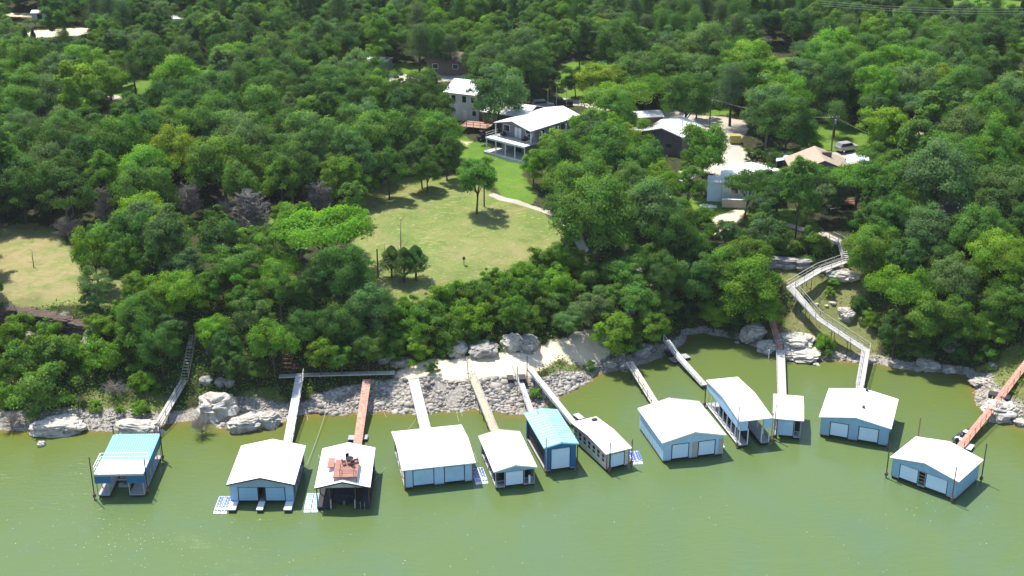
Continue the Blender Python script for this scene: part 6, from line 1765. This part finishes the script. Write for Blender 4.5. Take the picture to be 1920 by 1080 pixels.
T(30,620,70,'wide_shrub','b',1.2); T(95,625,60,'wide_shrub','b',1.1); T(40,680,90,'wide_shrub','m',1.1); T(110,680,110,'wide_shrub','m',1.1); T(180,670,90,'wide_shrub','b',1.1); T(90,740,120,'wide_shrub','m',1.1,'big round bush hanging over the pale slab at far left'); T(10,745,60,'wide_shrub','b',1.1); T(240,660,90,'wide_shrub','m',1.3); T(272,720,54,'wide_shrub','b',1.2,'bright bush left of the steep stair'); T(180,762,30,'shrub','b'); T(265,768,40,'shrub','b'); T(225,770,22,'shrub','b'); T(378,800,60,'brush','r',1.0,'bare fallen dead branches trailing into the water left of the biggest boulder'); T(215,730,60,'brush','r',.8); T(20,790,60,'brush','r',.8)
# --- meadow edge
T(733,481,62,'round_cedar','o',1,'leftmost of three cedars at the lower meadow edge'); T(757,488,70,'round_cedar','d',1,'middle one of three cedars at the lower meadow edge'); T(779,482,68,'round_cedar','d',1,'rightmost of three cedars at the lower meadow edge'); T(750,440,44,'snag','r',1.5,'forked bare dead tree rising behind the three cedars'); T(722,470,30,'snag','r',1)
for (px, py, w, k, c) in ((770,625,70,'wide_shrub','b'),(740,600,60,'wide_shrub','b'),(800,590,70,'wide_shrub','m'),(850,560,70,'wide_shrub','b'),(830,620,80,'wide_shrub','m'),(780,660,60,'wide_shrub','b'),(900,555,70,'wide_shrub','m'),(880,600,80,'wide_shrub','b'),(950,545,70,'wide_shrub','b'),(935,590,70,'wide_shrub','m'),
        (985,515,60,'wide_shrub','b'),(1020,495,66,'wide_shrub','m'),(1055,485,60,'wide_shrub','b'),(990,560,80,'wide_shrub','m'),(1000,600,60,'wide_shrub','m'),(1050,540,80,'wide_shrub','b'),(1040,575,60,'wide_shrub','d'),(895,635,50,'wide_shrub','d'),(840,652,40,'wide_shrub','b'),(1110,530,70,'wide_shrub','m'),(860,585,60,'wide_shrub','m'),(1085,500,60,'wide_shrub','b'),
        (720,640,60,'wide_shrub','m'),(920,520,40,'shrub','b'),(760,575,50,'wide_shrub','b'),(815,555,40,'shrub','b'),(640,650,60,'wide_shrub','b'),(1010,530,50,'wide_shrub','d'),(810,690,30,'shrub','d'),(740,655,60,'wide_shrub','m')):
    T(px, py, w, k, c, 1.15)
T(1170,508,84,'medium','m',.75); T(1195,560,90,'medium','m',.75); T(1110,575,84,'medium','g',.75,'pale grey green tree leaning over the dirt landing'); T(1147,622,92,'medium','b',.8,'bright round tree overhanging the small shore boulders beside the plank ramp'); T(1222,612,76,'medium','b',.8,'bright round tree overhanging the start of the pale plank ramp'); T(1065,600,60,'medium','g',.7); T(1150,560,70,'medium','m',.7); T(1245,575,60,'medium','m',.8)
T(1005,740,28,'shrub','b',1.1,'bright shrub between the two white ramps by the teal metal roof'); T(1105,688,26,'shrub','m',1); T(1285,590,50,'wide_shrub','d',1.2); T(1375,610,50,'wide_shrub','d',1.2)

# --- the rest of the woods: scattered so that crowns close, clear of open ground and of what the photo shows in the open
PROTECT = [[(925,190),(1100,180),(1095,250),(1005,285),(915,278)], [(1195,235),(1310,215),(1350,250),(1285,300),(1195,290)], [(700,370),(860,345),(940,390),(1040,420),(1030,460),(880,510),(760,540),(710,500),(690,420)],
           [(0,445),(90,440),(130,520),(150,560),(0,565)], [(1480,520),(1590,480),(1600,520),(1560,600),(1640,690),(1560,680),(1470,640)], [(740,712),(860,670),(1060,640),(1060,690),(980,760),(760,770)], [(1340,310),(1420,300),(1430,345),(1350,375)],
           [(1490,285),(1600,285),(1600,320),(1500,325)], [(850,170),(890,170),(890,222),(850,222)], [(860,265),(985,285),(985,370),(930,370)], [(1400,262),(1620,285),(1610,310),(1400,300)], [(280,700),(370,620),(380,700),(300,830)], [(520,690),(745,690),(745,780),(530,830)],
           [(195,162),(285,165),(285,196),(195,196)], [(1700,235),(1745,235),(1745,275),(1700,275)], [(1425,90),(1510,100),(1510,122),(1425,125)], [(1245,640),(1450,610),(1650,650),(1640,760),(1240,760)], [(1835,120),(1925,125),(1925,150),(1850,145)], [(1050,115),(1125,115),(1110,180),(1060,180)], [(730,140),(880,135),(880,155),(730,155)], [(870,232),(925,225),(925,262),(870,255)],
           [(1320,395),(1400,385),(1400,430),(1320,440)], [(1550,240),(1566,240),(1566,292),(1550,292)], [(1370,240),(1400,240),(1400,300),(1370,300)], [(40,56),(172,50),(172,70),(40,74)], [(0,20),(75,20),(75,36),(0,36)], [(1780,0),(1920,0),(1920,16),(1800,14)], [(1640,195),(1700,205),(1690,260),(1640,240)][:0] or [(1418,64),(1452,64),(1452,82),(1418,82)]]
PROTECT += [[(1470,590),(1520,600),(1560,660),(1480,660)], [(1825,660),(1925,640),(1925,800),(1830,745)], [(1430,478),(1475,482),(1475,505),(1430,500)], [(1595,490),(1640,500),(1630,540),(1600,560)], [(1400,262),(1470,270),(1470,290),(1400,290)], [(1780,-10),(1920,-10),(1920,18),(1790,14)], [(172,360),(215,360),(215,410),(172,410)], [(325,345),(380,345),(380,405),(325,405)], [(430,370),(510,370),(510,420),(430,420)], [(572,345),(632,345),(632,400),(572,400)], [(95,410),(160,410),(160,450),(95,450)], [(30,205),(95,205),(95,230),(30,230)], [(650,105),(695,105),(695,130),(650,130)], [(372,108),(402,105),(402,145),(372,145)], [(285,128),(310,128),(310,150),(285,150)], [(168,198),(215,198),(212,224),(170,224)], [(505,238),(530,238),(532,262),(505,262)], [(720,108),(885,108),(885,138),(720,138)], [(1280,192),(1360,195),(1360,212),(1280,212)], [(1625,185),(1660,185),(1660,200),(1625,200)], [(1770,148),(1795,150),(1780,172),(1765,172)], [(1530,240),(1560,240),(1560,285),(1530,285)], [(1590,240),(1625,240),(1620,285),(1590,285)], [(1500,200),(1550,200),(1550,225),(1500,225)], [(300,42),(340,42),(340,55),(300,55)], [(1740,405),(1810,405),(1810,425),(1740,425)]]
PROTECT = [np.array(p, float) for p in PROTECT]
hx = np.array([t['x'] for t in TREES]); hy = np.array([t['y'] for t in TREES]); hr = np.array([t['p']['R'] * t['s'] for t in TREES])
pts = []
cell = {}
def near_ok(x, y, r):
    i, j = int(x // 8), int(y // 8)
    for a in range(i - 2, i + 3):
        for b in range(j - 2, j + 3):
            for (X, Y, Rr) in cell.get((a, b), ()):
                if (X - x) ** 2 + (Y - y) ** 2 < (.62 * (Rr + r)) ** 2: return False
    return True
for X, Y, Rr in zip(hx, hy, hr): cell.setdefault((int(X // 8), int(Y // 8)), []).append((X, Y, Rr))
r_ = np.random.default_rng(99)
N_TRY = 26000
cy = 128 + (500 - 128) * r_.random(N_TRY) ** .9
hw = cy * .40 + 12
cx = (r_.random(N_TRY) * 2 - 1) * hw
cz_ = H(cx, cy)
op = open_ground(cx, cy)
rsz = np.where(r_.random(N_TRY) < .3, r_.uniform(1.6, 2.6, N_TRY), r_.uniform(2.6, 5.0, N_TRY))
rsz = np.where(cy > 285, r_.uniform(1.9, 3.7, N_TRY), rsz)
BLD = [(o.location.x, o.location.y) for o in col.objects if o.parent is None and o.get('category') in ('house', 'barn', 'shed', 'cabin', 'workshop', 'cottage', 'mobile home', 'camper', 'deck', 'dumpster', 'car', 'pickup', 'utility pole', 'walkway')]
hg_ = rsz * 1.5
PX, PY, PD = proj_np(cx, cy, cz_ + hg_)
PR = rsz * FPX / PD
bad = op | (cz_ < 1.4) | ((cz_ < 4) & (rsz > 2.4)) | ((cz_ < 9) & (rsz > 3.4))
for ox, oy in ((0, 0), (-.85, 0), (.85, 0), (0, -1.0), (0, .6), (-.6, -.7), (.6, -.7)):
    for p in PROTECT: bad |= in_poly(p, PX + ox * PR, PY + oy * PR)
for a, b in BLD: bad |= (cx - a) ** 2 + (cy - b) ** 2 < 25
for i in np.argsort(-rsz):
    if bad[i]: continue
    x, y, z, r = cx[i], cy[i], cz_[i], rsz[i]
    px, py, pr_ = PX[i], PY[i], PR[i]
    if not near_ok(x, y, r): continue
    cell.setdefault((int(x // 8), int(y // 8)), []).append((x, y, r))
    u = r_.random()
    wave = math.sin(x * .045 + 1.1) + math.cos(y * .05 + x * .02)
    if r < 2.1: kind = 'wide_shrub' if z < 8 else 'small'
    elif r < 2.7: kind = 'small' if (u < .8 or y < 235) else 'cedar'
    elif r < 4.2: kind = 'medium' if u < .55 else ('airy' if u < .74 else 'tall' if u < .84 else 'umbrella' if u < .90 else ('pine' if y > 235 else 'medium'))
    else: kind = 'large' if u < .66 else 'big_airy' if u < .86 else 'umbrella'
    cc = r_.random()
    colr = ('d' if cc < .32 else 'm' if cc < .60 else 'b' if cc < .72 else 'g' if cc < .92 else 'o' if cc < .985 else 'y') if wave < .6 else ('d' if cc < .22 else 'm' if cc < .52 else 'b' if cc < .74 else 'g' if cc < .92 else 'o' if cc < .98 else 'y')
    if y > 285 and x > 25 and kind in ('medium', 'airy', 'large', 'big_airy') and r_.random() < .38: kind = 'pine'; r *= .9
    if kind == 'tall' and r > 3.4: r *= .85
    if kind == 'cedar': colr = 'c' if cc < .6 else 's'
    if kind == 'pine': colr = 'n' if cc < .6 else 'd'
    pts.append((x, y, z, r, kind, colr, px, py, pr_))
FAR = []
def count_kind(n): return sum(1 for t in TREES if KIND[t['kind']][0] == n)
auto = sorted(pts, key=lambda p: -p[8] * (1 if -60 < p[6] < 1980 and p[7] > -20 else .2))
lim = {'broadleaf_tree': 298 - count_kind('broadleaf_tree'), 'shrub': 260 - count_kind('shrub'), 'cedar_tree': 60, 'pine_tree': 60}
for (x, y, z, r, kind, colr, px, py, pr_) in auto:
    n = KIND[kind][0]
    if lim[n] > 0 and (-70 < px < 1990) and py > -5:
        lim[n] -= 1
        p = PROTO[kind][r_.integers(len(PROTO[kind]))]
        TREES.append(dict(x=x, y=y, z=z, kind=kind, col=colr, s=r / p['R'], hs=r_.uniform(1.0, 1.32), p=p, label=None, hand=False, px=px, py=py, w=2 * pr_))
    else: FAR.append((x, y, z, r, kind, colr))

# --- labels that single each tree out: look, then the landmark beside it, then its order along it
MARKS = [('white camper trailer', 62, 222), ('yellow green drive tree', 153, 190), ('upper left bright tree', 437, 118), ('left clearing', 70, 500), ('left rock ledge', 80, 610), ('steep stair', 350, 670),
         ('teal roofed boathouse', 245, 800), ('biggest left boulder', 412, 750), ('white ramp', 555, 720), ('red wooden ramp', 685, 720), ('mown meadow', 820, 440), ('three cedars', 757, 500), ('wide feathery mesquite', 605, 438), ('left grey dead tree', 352, 375), ('upper meadow dead tree', 602, 372),
         ('two storey house', 850, 190), ('tall pines', 815, 90), ('low dark house', 930, 220), ('lodge', 1020, 230), ('bright lawn', 930, 300), ('dirt landing', 920, 680), ('mushroom shaped oak', 1160, 190), ('massive round tree', 1123, 415), ('plank ramp', 1200, 690), ('grey barn', 1260, 255), ('yellow dumpster', 1378, 257),
         ('big dark round oak', 1477, 228), ('white cottage', 1390, 330), ('tan house', 1545, 310), ('red brown deck', 1540, 385), ('grassy hillside', 1550, 580), ('white rounded boulder', 1410, 620), ('barn red building', 1715, 255), ('huge olive oak', 1755, 345), ('umbrella shaped tree', 1695, 545), ('red gangway', 1890, 720),
         ('grey workshop', 1525, 195), ('top left tan field', 40, 30), ('far white shed', 315, 48), ('white mobile home', 672, 118), ('lone tall dark tree', 1087, 72), ('top right power wires', 1780, 12), ('far right barn', 1705, 112), ('upper right lawn', 1470, 108), ('far right lawn', 1885, 138), ('forest top centre', 800, 10), ('forest top right centre', 1300, 15), ('bare red patch', 1435, 72)]
ORD = ['first', 'second', 'third', 'fourth', 'fifth', 'sixth', 'seventh', 'eighth', 'ninth', 'tenth', 'eleventh', 'twelfth', 'thirteenth', 'fourteenth', 'fifteenth', 'sixteenth', 'seventeenth', 'eighteenth', 'nineteenth', 'twentieth']
buckets = {}
for t in TREES:
    if t['label']: continue
    X, Y, _ = proj(t['x'], t['y'], t['z'] + t['p']['cz'] * t['s'] * t['hs'])
    t['X'], t['Y'] = X, Y
    nm, mx, my = min(MARKS, key=lambda q: math.hypot(q[1] - X, (q[2] - Y) * 1.5))
    dx, dy = X - mx, Y - my
    if abs(dx) > abs(dy) * 1.2: rel = 'right of the' if dx > 0 else 'left of the'
    else: rel = 'in front of the' if dy > 0 else 'behind the'
    kn = KIND[t['kind']]
    nn = {'broadleaf_tree': 'tree', 'shrub': 'bush', 'cedar_tree': 'tree', 'pine_tree': 'tree', 'dead_tree': 'tree', 'dead_brush': 'branches'}[kn[0]]
    look = (CNAME[t['col']] + ' ' if kn[0] not in ('dead_tree', 'dead_brush') else '') + kn[2] + ' ' + nn
    buckets.setdefault((look, rel + ' ' + nm), []).append(t)
for (look, where), ts in buckets.items():
    ts.sort(key=lambda t: t['X'])
    for k, t in enumerate(ts):
        t['label'] = f'{look} {where}' + ('' if len(ts) == 1 else f', {ORD[min(k, 19)]} from left')
for t in TREES:
    kn = KIND[t['kind']]
    rz = r_.uniform(0, 6.283)
    root = empty(kn[0], (t['x'], t['y'], t['z']), rz, t['label'], kn[1], kn[3])
    s = t['s']
    tr = link('trunk', t['p']['trunk'], root)
    cr = link('branches' if kn[0] in ('dead_tree', 'dead_brush') else 'crown', t['p']['crown'], root)
    sq = r_.uniform(.93, 1.07)
    root.scale = (s * sq, s / sq, s * t['hs'])
    root.rotation_euler = (r_.uniform(-.05, .05), r_.uniform(-.05, .05), rz)
    c = np.array(COLORS[t['col']]) * r_.uniform(.86, 1.16) * np.array([r_.uniform(.88, 1.14), 1, r_.uniform(.85, 1.15)])
    cr['tree_color'] = [float(q) for q in c]

# --- everything farther off: one mass of forest; geometry nodes repeat the crowns of the trees above on its points
m, nt, out = new_mat('ground_foliage')
at_ = nd(nt, 'ShaderNodeAttribute', attribute_name='leaf')
d = nd(nt, 'ShaderNodeBsdfDiffuse'); tr_ = nd(nt, 'ShaderNodeBsdfTranslucent'); mx = nd(nt, 'ShaderNodeMixShader'); mx.inputs[0].default_value = .30
nt.links.new(at_.outputs['Color'], d.inputs['Color']); nt.links.new(mixc(nt, 1.0, at_.outputs['Color'], (1.2, 1.3, .6), 'MULTIPLY'), tr_.inputs['Color'])
nt.links.new(d.outputs[0], mx.inputs[1]); nt.links.new(tr_.outputs[0], mx.inputs[2]); nt.links.new(mx.outputs[0], out.inputs['Surface'])
src = {}
for o in col.objects:
    if o.name.split('.')[0] == 'crown' and o.data.name not in src: src[o.data.name] = o
def src_of(kind): return [src[p['crown'].name] for p in PROTO[kind] if p['crown'].name in src]
use = []
index = {}
for kind in ('small', 'medium', 'large', 'umbrella', 'cedar', 'pine', 'wide_shrub', 'airy', 'big_airy', 'tall'):
    for o in src_of(kind):
        index.setdefault(kind, []).append((len(use), next(p for p in PROTO[kind] if p['crown'].name == o.data.name)))
        use.append(o)
n = len(FAR)
pos = np.zeros((n, 3)); scl = np.zeros((n, 3)); rot = np.zeros((n, 3)); clr = np.ones((n, 4)); ids = np.zeros(n, np.int32)
for i, (x, y, z, r, kind, colr) in enumerate(FAR):
    k, p = index[kind][r_.integers(len(index[kind]))]
    s = r / p['R']
    pos[i] = (x, y, z); scl[i] = (s, s, s * r_.uniform(.95, 1.3)); rot[i] = (0, 0, r_.uniform(0, 6.283)); ids[i] = k
    clr[i, :3] = np.array(COLORS[colr]) * r_.uniform(.82, 1.12) * np.array([r_.uniform(.88, 1.1), 1, r_.uniform(.9, 1.25)])
me = bpy.data.meshes.new('far_forest')
me.vertices.add(n); me.vertices.foreach_set('co', pos.astype(np.float32).ravel())
for nm, typ, arr, fld in (('tree_scale', 'FLOAT_VECTOR', scl, 'vector'), ('tree_turn', 'FLOAT_VECTOR', rot, 'vector'), ('tree_color', 'FLOAT_COLOR', clr, 'color'), ('tree_pick', 'INT', ids, 'value')):
    a = me.attributes.new(nm, typ, 'POINT'); a.data.foreach_set(fld, arr.ravel() if nm == 'tree_pick' else arr.astype(np.float32).ravel())
fo = link('far_forest', me); fo['kind'] = 'stuff'; fo['label'] = 'dense far forest of small crowns filling the top of the picture'
ng = bpy.data.node_groups.new('forest', 'GeometryNodeTree')
ng.interface.new_socket('Geometry', in_out='INPUT', socket_type='NodeSocketGeometry'); ng.interface.new_socket('Geometry', in_out='OUTPUT', socket_type='NodeSocketGeometry')
gi = ng.nodes.new('NodeGroupInput'); go = ng.nodes.new('NodeGroupOutput')
jn = ng.nodes.new('GeometryNodeJoinGeometry')
for o in reversed(use):
    q = ng.nodes.new('GeometryNodeObjectInfo'); q.transform_space = 'ORIGINAL'; q.inputs['Object'].default_value = o; q.inputs['As Instance'].default_value = True
    ng.links.new(q.outputs['Geometry'], jn.inputs[0])
def named(nm, typ):
    q = ng.nodes.new('GeometryNodeInputNamedAttribute'); q.data_type = typ; q.inputs['Name'].default_value = nm
    return next(s_ for s_ in q.outputs if s_.enabled and s_.name == 'Attribute')
ip = ng.nodes.new('GeometryNodeInstanceOnPoints')
ng.links.new(gi.outputs[0], ip.inputs['Points']); ng.links.new(jn.outputs[0], ip.inputs['Instance'])
ip.inputs['Pick Instance'].default_value = True
ng.links.new(named('tree_pick', 'INT'), ip.inputs['Instance Index'])
er = ng.nodes.new('FunctionNodeEulerToRotation'); ng.links.new(named('tree_turn', 'FLOAT_VECTOR'), er.inputs[0])
ng.links.new(er.outputs[0], ip.inputs['Rotation']); ng.links.new(named('tree_scale', 'FLOAT_VECTOR'), ip.inputs['Scale'])
ng.links.new(ip.outputs[0], go.inputs[0])
md = fo.modifiers.new('forest', 'NODES'); md.node_group = ng
print('TREES', len(TREES), 'FAR', n)

# --- undergrowth of the bank and woods floor, meadow tufts
def scatter_leaves(name, label, n, keep, size, hgt, colr, seed, lo=(-150, 130), hi=(150, 330), clump=5):
    q = np.random.default_rng(seed)
    X = q.uniform(lo[0], hi[0], n * 4); Y = q.uniform(lo[1], hi[1], n * 4)
    k = np.abs(X) < Y * .42 + 12
    X, Y = X[k], Y[k]
    k = keep(X, Y); X, Y = X[k][:n], Y[k][:n]
    X = np.repeat(X, clump) + q.normal(0, .35, len(X) * clump); Y = np.repeat(Y, clump) + q.normal(0, .35, len(Y) * clump)
    Z = H(X, Y); k = Z > .35; X, Y, Z = X[k], Y[k], Z[k]
    P = np.stack([X, Y, Z + q.uniform(.02, hgt, len(X))], 1)
    N = unit(q.normal(size=P.shape) * .7 + np.array([0, 0, .6]))
    V, F = leaves(P, N, size * q.uniform(.6, 1.4, len(P)), q, .6)
    me = tri_mesh(name, V, F, m)
    c4 = np.ones((len(V), 4)); cl = np.array(colr)[q.integers(len(colr), size=len(P))] * q.uniform(.7, 1.3, (len(P), 1))
    c4[:, :3] = np.repeat(cl, 4, 0)
    a = me.color_attributes.new('leaf', 'FLOAT_COLOR', 'POINT'); a.data.foreach_set('color', c4.astype(np.float32).ravel())
    o = link(name, me); o['kind'] = 'stuff'; o['label'] = label
def keep_bank(X, Y):
    z = H(X, Y); bad = open_ground(X, Y)
    for p in Z_ROCK: bad |= in_poly(p, X, Y)
    return (~bad) & (z > .8) & (z < 9.2)
def keep_woods(X, Y):
    z = H(X, Y); return (~open_ground(X, Y)) & (z >= 9.0)
def keep_tuft(X, Y):
    k = np.zeros(X.shape, bool)
    for p in Z_HILL + [Z_ROCK[1], Z_ROCK[3], Z_ROCK[4]]: k |= in_poly(p, X, Y)
    return k
scatter_leaves('bank_undergrowth', 'low leafy undergrowth covering the bank', 16000, keep_bank, .30, .8, [COLORS['b'], COLORS['m'], COLORS['d']], 1, (-100, 130), (100, 225), 5)
scatter_leaves('woods_undergrowth', 'sparse undergrowth on the woods floor', 12000, keep_woods, .34, .5, [COLORS['m'], COLORS['d'], COLORS['o'], (.16, .13, .07)], 2, (-150, 170), (150, 330), 4)
scatter_leaves('dry_grass_tufts', 'dry grass tufts on the hillside and stony bank', 2600, keep_tuft, .24, .3, [(.20, .19, .07), (.13, .16, .05), (.26, .22, .11)], 3, (-100, 130), (100, 225), 4)

# --- small white flecks scattered on the lake surface
q = np.random.default_rng(77)
V, F = [], []
k = 0
flecks = [(q.normal(260, 130), q.normal(1020, 30)) for _ in range(150)] + [(q.uniform(0, 1920), q.uniform(930, 1080)) for _ in range(160)] + [(q.normal(1740, 60), q.normal(945, 22)) for _ in range(22)]
for px, py in flecks:
    p = at(px, py, .012); r0 = .018 + .03 * q.random() ** 3
    a0 = q.uniform(0, 6.28)
    for j in range(6):
        a = a0 + j * 1.047; rr = r0 * q.uniform(.6, 1.2)
        V.append((p.x + rr * math.cos(a) * 1.3, p.y + rr * math.sin(a), .012)); 
    V.append((p.x, p.y, .03))
    for j in range(6): F.append((k + j, k + (j + 1) % 6, k + 6))
    k += 7
o = link('white_flecks', tri_mesh('white_flecks', np.array(V), np.array(F), M['white_paint'])); o['kind'] = 'stuff'; o['label'] = 'small white flecks on the green lake'

# ------------------------------------------------------------------ summer haze: one closed box of even thin air
m = bpy.data.materials.new('summer_haze'); m.use_nodes = True
nt = m.node_tree; nt.nodes.clear()
out = nt.nodes.new('ShaderNodeOutputMaterial'); pv = nt.nodes.new('ShaderNodeVolumePrincipled')
pv.inputs['Color'].default_value = (0.86, 0.92, 1.0, 1); pv.inputs['Density'].default_value = 0.00007; pv.inputs['Anisotropy'].default_value = 0.2
nt.links.new(pv.outputs[0], out.inputs['Volume'])
zlo = min(float(gz.min()), -4.5) - 1.0
zhi = max(float(gz.max()), CAM_H) + 6.0
hzb = MB().box(xs[0] - 5, xs[-1] + 5, wy[0] - 5, ys[-1] + 5, zlo, zhi).build('haze', m)
hzb['kind'] = 'stuff'; hzb['label'] = 'thin summer haze over the wooded shore'
scene.cycles.volume_bounces = 0
scene.cycles.volume_max_steps = 64
